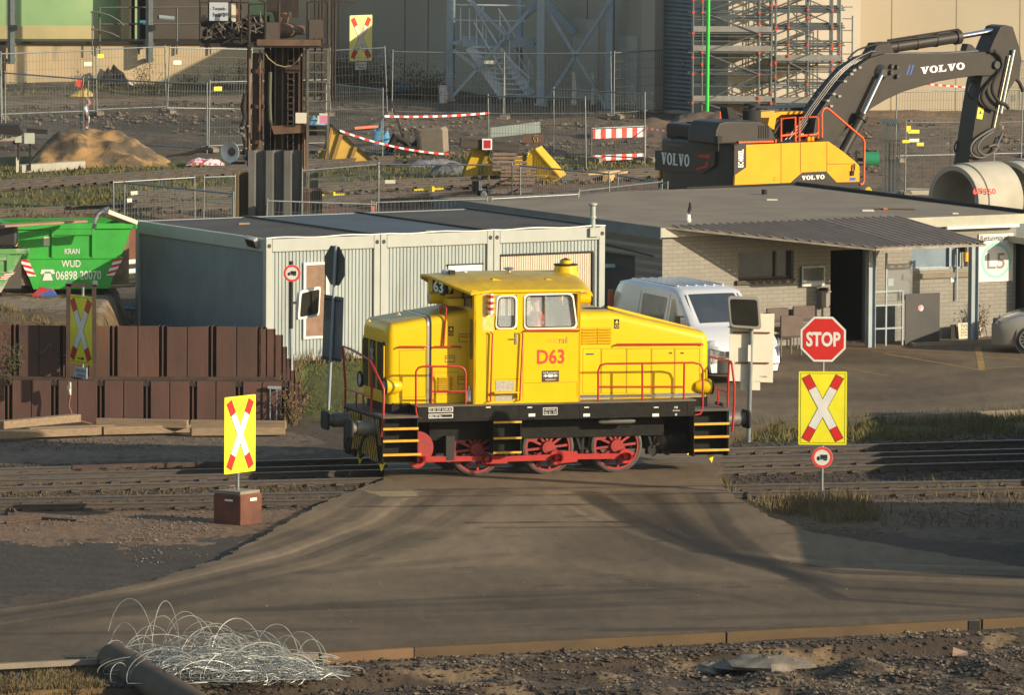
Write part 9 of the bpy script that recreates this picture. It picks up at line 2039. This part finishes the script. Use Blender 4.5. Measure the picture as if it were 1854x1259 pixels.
# rusty bar on the gravel left
mb=MB(); a_=GG(10,950);b_=GG(75,942);c_=GG(140,946); mb.tube([Vector((0,0,.03)),b_-a_+Vector((0,0,.03)),c_-a_+Vector((0,0,.03))],.03,6); solo(mb,'rusty_rod',rustm,'bent rusty rod lying on the gravel at the left','steel bar',Fr(a_,0))
rock(GG(20,933),.3,.4,.16,stoned,'dark angular stone beside the front track at the left edge',7)
# ================= SCATTERED STONES AND GROWTH =================
def region_pts(poly,n,seed,extra=None):
    rs=np.random.RandomState(seed); xs=[p[0] for p in poly];ys=[p[1] for p in poly]; out=[]
    X_=rs.uniform(min(xs),max(xs),n*4);Y_=rs.uniform(min(ys),max(ys),n*4); m=inp(poly,X_,Y_); X_=X_[m][:n];Y_=Y_[m][:n]; return X_,Y_,rs
def g3(X_,Y_):
    # photo points to terrain, vectorised
    z=np.zeros_like(X_)
    a_=(X_-CX)/FPX;b_=-(Y_-CY)/FPX
    dx=RV.x*a_+UV.x*b_+fw.x;dy=RV.y*a_+UV.y*b_+fw.y;dz=RV.z*a_+UV.z*b_+fw.z
    for _ in range(10):
        t=(z-HC)/dz; zz_=hgt(dx*t,dy*t); z=.5*z+.5*zz_
    t=(z-HC)/dz; x=dx*t;y=dy*t; return x,y,hgt(x,y)
def stones(polys,smin,smax,m,name,label,cat,seed=1,clump=None,zm=-9):
    V=[];F_=[]; O=np.array([(1,0,0),(-1,0,0),(0,1,0),(0,-1,0),(0,0,1),(0,0,-.6),(.6,.6,.5),(-.6,.5,.6)]); T=[(0,6,4),(6,2,4),(2,7,4),(7,1,4),(1,3,4),(3,0,4),(2,6,0),(1,7,2),(0,5,2),(2,5,1),(1,5,3),(3,5,0)]
    for poly,n in polys:
        X_,Y_,rs=region_pts(poly,n,seed); x,y,z=g3(X_,Y_); z=np.maximum(z,zm)
        if clump:
            k=vnoise(x,y,clump,seed)>rs.uniform(.35,.75,len(x)); x,y,z=x[k],y[k],z[k]
        for a_,b_,c_ in zip(x,y,z):
            s=smin+(smax-smin)*rs.rand()**3; q=O*rs.uniform(.6,1.3,(8,3))*s*np.array([1,1,.65]); th=rs.rand()*6.3; cs,sn=math.cos(th),math.sin(th)
            o_=len(V); V+= [(a_+p[0]*cs-p[1]*sn,b_+p[0]*sn+p[1]*cs,c_+p[2]+s*.25) for p in q]; F_+= [(i+o_,j+o_,k+o_) for i,j,k in T]
    me=bpy.data.meshes.new(name); me.from_pydata(V,[],F_); me.materials.append(m); o=bpy.data.objects.new(name,me); C.objects.link(o); o['kind']='stuff'; tag(o,label,cat); o['kind']='stuff'; return o
stones([([(560,1195),(740,1182),(1310,1155),(1860,1128),(1860,1262),(560,1262)],6500)],.006,.065,stone,'rubble','pale loose rubble scattered below the road edge beam','rubble',1,.9)
stones([([(-20,1205),(1860,1150),(1860,1262),(-20,1262)],5000)],.02,.08,stoned,'rubble','dark slag lumps scattered below the road edge beam','rubble',2)
stones([([(0,800),(500,790),(560,808),(420,832),(0,840)],2600),([(0,930),(380,925),(500,935),(430,960),(260,985),(0,990)],2200),([(200,985),(420,965),(500,940),(520,950),(420,1000),(250,1030)],350),([(1600,905),(1850,915),(1850,950),(1640,945)],900),([(1340,900),(1480,920),(1640,960),(1600,975),(1480,965)],600)],.012,.045,stone,'gravel','pale gravel scattered on the soil beside the tracks','gravel',3,.6)
stones([([(0,842),(690,835),(690,925),(0,925)],6500),([(1310,800),(1860,780),(1860,905),(1330,905)],6500)],.02,.05,stoned,'ballast','dark ballast stones between the rails','ballast',4)
stones([([(0,185),(460,185),(460,275),(0,275)],1500),([(560,190),(1250,205),(1250,300),(560,300)],2600),([(1480,215),(1860,215),(1860,330),(1560,330)],1300),([(0,395),(200,392),(200,405),(0,410)],300),([(550,345),(1200,330),(1200,360),(600,372)],800)],.03,.12,stone,'yard_rubble','pale rubble scattered over the construction yard','rubble',5,.35)
stones([([(560,905),(1330,905),(1500,1010),(1850,1060),(1850,1110),(600,1170),(50,1180),(50,1110),(400,1030)],420)],.006,.028,stone,'road_grit','fine pale grit scattered on the asphalt crossing','grit',11,None,0.0)
def grass(polys,h0,h1,m,label,seed,wd=.012,cat='grass',name='grass'):
    V=[];F_=[]
    for poly,n in polys:
        X_,Y_,rs=region_pts(poly,n,seed); x,y,z=g3(X_,Y_); k=vnoise(x,y,.8,seed+5)>rs.uniform(.2,.7,len(x)); x,y,z=x[k],y[k],z[k]
        for a_,b_,c_ in zip(x,y,z):
            h_=rs.uniform(h0,h1); th=rs.rand()*6.3; w_=wd*rs.uniform(.6,1.6); lx,ly=rs.normal(0,.35,2)*h_; o_=len(V)
            V+=[(a_-w_*math.cos(th),b_-w_*math.sin(th),c_-.02),(a_+w_*math.cos(th),b_+w_*math.sin(th),c_-.02),(a_+lx,b_+ly,c_+h_)]; F_.append((o_,o_+1,o_+2))
    me=bpy.data.meshes.new(name); me.from_pydata(V,[],F_); me.materials.append(m); o=bpy.data.objects.new(name,me); C.objects.link(o); tag(o,label,cat); o['kind']='stuff'; return o
dry=M('dry_grass',(.17,.115,.05),(.10,.085,.03),2,.9)
grass([([(1345,905),(1420,900),(1560,900),(1600,925),(1590,945),(1500,950),(1400,930)],2600),([(1560,880),(1850,870),(1850,960),(1600,960)],700),([(1310,875),(1345,905),(1330,910),(1305,880)],300)],.03,.30,dry,'dry grass clump around the stop sign post',31)
grass([([(1320,780),(1420,768),(1860,750),(1860,795),(1330,802)],9000)],.05,.30,grassm,'green and dry grass strip behind the right tracks',32,.014)
grass([([(540,660),(660,655),(700,690),(700,745),(545,750)],7000)],.02,.07,M('lawn',(.075,.10,.022),(.11,.12,.035),1,.9),'short grass in front of the containers',33)
grass([([(540,650),(650,640),(655,655),(545,662)],900),([(500,700),(545,660),(545,770),(515,775)],1500)],.08,.40,dry,'dry weeds at the container foot and stepped wall',34)
grass([([(0,880),(650,872),(640,905),(520,915),(0,925)],3500),([(-10,1205),(180,1198),(190,1262),(-10,1262)],6000)],.02,.12,dry,'thin dry grass along the front track and lower left corner',35)
grass([([(0,536),(245,536),(245,590),(0,590)],5000)],.03,.15,dry,'rough dry grass on the terrace below the skips',36)
grass([([(0,300),(420,300),(420,395),(0,395)],6000),([(560,285),(1180,280),(1180,330),(560,345)],6000),([(0,150),(440,150),(440,170),(0,172)],1500)],.04,.16,grassm,'mossy grass between the yard tracks',37,.025)
def bush(base,w_,h_,n,m,label,seed,name='bush',cat='bush',d_=.4,stems=8):
    rs=random.Random(seed); o=thing(name,label,cat,base); mb=MB()
    tips=[]
    for k in range(stems):
        x=rs.gauss(0,w_*.2);y=rs.gauss(0,d_*.3); tx_=x+rs.gauss(0,w_*.3); ty=y+rs.gauss(0,d_*.3); tz=h_*rs.uniform(.5,1); mb.tube([(x,y,-.02),((x+tx_)/2+rs.gauss(0,.04),y,tz*.5),(tx_,ty,tz)],[.012,.008,.003],4); tips.append((x,y,tx_,ty,tz))
    mb.build('stems',ivym,o); mb=MB()
    for k in range(n):
        x,y,tx_,ty,tz=rs.choice(tips); t=rs.uniform(.2,1.05); c_=Vector((x+(tx_-x)*t+rs.gauss(0,w_*.10),y+(ty-y)*t+rs.gauss(0,d_*.2),tz*t+rs.gauss(0,h_*.06))); s=rs.uniform(.02,.05)
        a_=Vector((rs.gauss(0,1),rs.gauss(0,1),rs.gauss(0,1))).normalized(); b_=a_.orthogonal().normalized(); mb.add([c_-a_*s,c_+b_*s*.5,c_+a_*s,c_-b_*s*.5],[(0,1,2,3)])
    mb.build('leaves',m,o,fix=False); return o
lf=M('bush_leaves',(.04,.065,.02),(.06,.05,.02),3,.8); dl=M('dry_leaves',(.14,.09,.045),(.08,.06,.03),3,.9)
bush(G(12,690,.7)+Vector((0,-.3,0)),.9,1.1,420,lf,'bush growing between the two sheet pile walls at the left edge',1)
bush(G(705,640,.3)+Vector((0,1.0,0)),1.0,.5,260,dl,'dry bramble at the container foot behind the loco nose',2); bush(G(612,655,.4)+Vector((0,.4,0)),.5,.35,120,dl,'small dry bramble at the container foot left of the leaning pole',3)
bush(G(528,768,-.15),.5,.9,300,dl,'dry weed tuft at the foot of the stepped sheet piles',4); bush(GG(513,640)+Vector((0,0,.5)),.4,1.1,120,dl,'tall dry weed stalks before the container corner',5,stems=12)
bush(GG(215,590)+Vector((0,.3,0)),.8,.6,200,dl,'dry weeds on the terrace left of the container',6)
bush(BF.o+BF.u*(BF.h(1770,600,-.2)[0])+BF.v*-.25,.6,1.0,220,dl,'weeds growing at the brick wall below the rescue sign',7,stems=12)
for k,(px,py,w_,h_) in enumerate([(620,172,1.5,1.2),(655,176,1.6,1.5),(700,180,1.8,1.4),(745,182,1.6,1.0),(785,184,1.2,.9)]): bush(GG(px,py)+Vector((0,.8,0)),w_,h_,700,[lf,ivym,ivym,dl,dl][k],['dark ivy bush left of the pale cross board post','dark ivy bush directly behind the pale cross board post','dark ivy bush between the cross board and the blue tarpaulin','dry tall grass behind the blue tarpaulin','dry tall grass left of the steel stair column'][k],20+k,stems=16)
for k,px in enumerate((150,262,345,405,440)): bush(GG(px,156)+Vector((0,-.15,0)),.8,.5+.35*(k%2)+.5*(k>3),150,dl,['small dry bush behind the red flag at the retaining wall','small dry bush under the post at the retaining wall','taller dry bush in the middle of the retaining wall','small dry bush right of middle at the retaining wall','tall dry bush at the tower end of the retaining wall'][k],40+k,stems=12)
# ---- air
HZ=MB().box(-60,60,-8,340,-2.2,22.5).build('haze',[],kind='stuff'); hm=bpy.data.materials.new('air'); hm.use_nodes=True; hn=hm.node_tree; hn.nodes.remove(hn.nodes['Principled BSDF']); pv_=hn.nodes.new('ShaderNodeVolumePrincipled'); pv_.inputs['Density'].default_value=.00007; pv_.inputs['Color'].default_value=(.85,.88,.92,1); pv_.inputs['Anisotropy'].default_value=.2
hn.links.new(pv_.outputs[0],hn.nodes['Material Output'].inputs['Volume']); HZ.data.materials.append(hm)
# ---- split meshes whose pieces could be counted into parts of their own
def split(prefix,new):
    for o in [q for q in bpy.data.objects if q.type=='MESH' and (q.name==prefix or q.name.startswith(prefix+'.'))]:
        me=o.data; n=len(me.vertices); par=list(range(n))
        def find(a):
            while par[a]!=a: par[a]=par[par[a]]; a=par[a]
            return a
        for e in me.edges:
            a,b=find(e.vertices[0]),find(e.vertices[1])
            if a!=b: par[a]=b
        grp={}
        for p in me.polygons: grp.setdefault(find(p.vertices[0]),[]).append(p)
        if len(grp)<2: o.name=new; continue
        kids=list(o.children); first=None; sm_=me.polygons[0].use_smooth
        for g_ in grp.values():
            vm={}; V=[];F_=[]
            for p in g_:
                f=[]
                for v in p.vertices:
                    if v not in vm: vm[v]=len(V); V.append(me.vertices[v].co[:])
                    f.append(vm[v])
                F_.append(f)
            m2=bpy.data.meshes.new(new); m2.from_pydata(V,[],F_)
            for m in me.materials: m2.materials.append(m)
            if sm_: m2.polygons.foreach_set('use_smooth',[True]*len(F_)); m2.set_sharp_from_angle(angle=R(45))
            c=bpy.data.objects.new(new,m2); C.objects.link(c); c.parent=o.parent; c.location=o.location; c.rotation_euler=o.rotation_euler
            for md in o.modifiers:
                if md.type=='BEVEL': d=c.modifiers.new('b','BEVEL'); d.width=md.width; d.segments=md.segments; d.limit_method='ANGLE'; d.angle_limit=md.angle_limit
            first=first or c
        for q in kids: q.parent=first
        bpy.data.objects.remove(o)
for a,b in (('red_tips','red_tip'),('toe_boards','toe_board'),('diagonal_braces','diagonal_brace'),('decks','deck'),('red_couplers','red_coupler'),('lifting_eyes','lifting_eye'),('pivot_pins','pivot_pin'),('filler_caps','filler_cap'),('post_pair','post'),('roof_ribs','roof_rib'),('standards','standard'),('ledgers','ledger'),('brace','diagonal_brace'),('stair_treads','stair_tread'),('stair_stringer','stair_stringer'),('cross_bars','cross_bar'),('cage_bars','cage_bar'),('corner_eyes','corner_eye'),('end_caps','end_cap'),('torch_bands','torch_band'),('pipe_clamps','pipe_clamp'),('skids','skid'),('frame_posts','frame_post'),('deck_boards','deck_board'),('blocks','pallet_block'),('h_column','steel_column'),('cabinet_panel','cabinet_panel'),('machinery_housing','machinery_housing'),('switch_case','switch_case'),('roof_board','roof_board'),('patched_openings','patched_opening'),('hood_top_rail','hood_top_rail'),('roof_hatch','roof_hatch'),('kick_plate','kick_plate'),('number_plate','number_plate'),('side_window_bar','window_bar'),('clamp_rail','clamp_rail'),('stiffener','stiffener'),('rear_walls','wall_panel'),('back_walls','wall'),('arm_pipes','arm_pipe'),('hatch_frames','hatch_frame'),('side_doors','side_door'),('brake_gear','brake_part'),('bracket_row','bracket'),('plate_ground','plate_ground'),('side_plate','side_plate'),('tail_lamp','tail_lamp'),('torch_rack','torch_clip'),('brake_hose','brake_hose'),('red_stripe','red_stripe'),('red_stripes','red_stripe'),('platform_railing','platform_railing'),('paper_strip','paper_strip'),('timber_beam_end','timber_beam_end')):
    split(a,b)

for o in bpy.data.objects:
    if o.name=='rusty_frame': o.name='rusty_gantry'
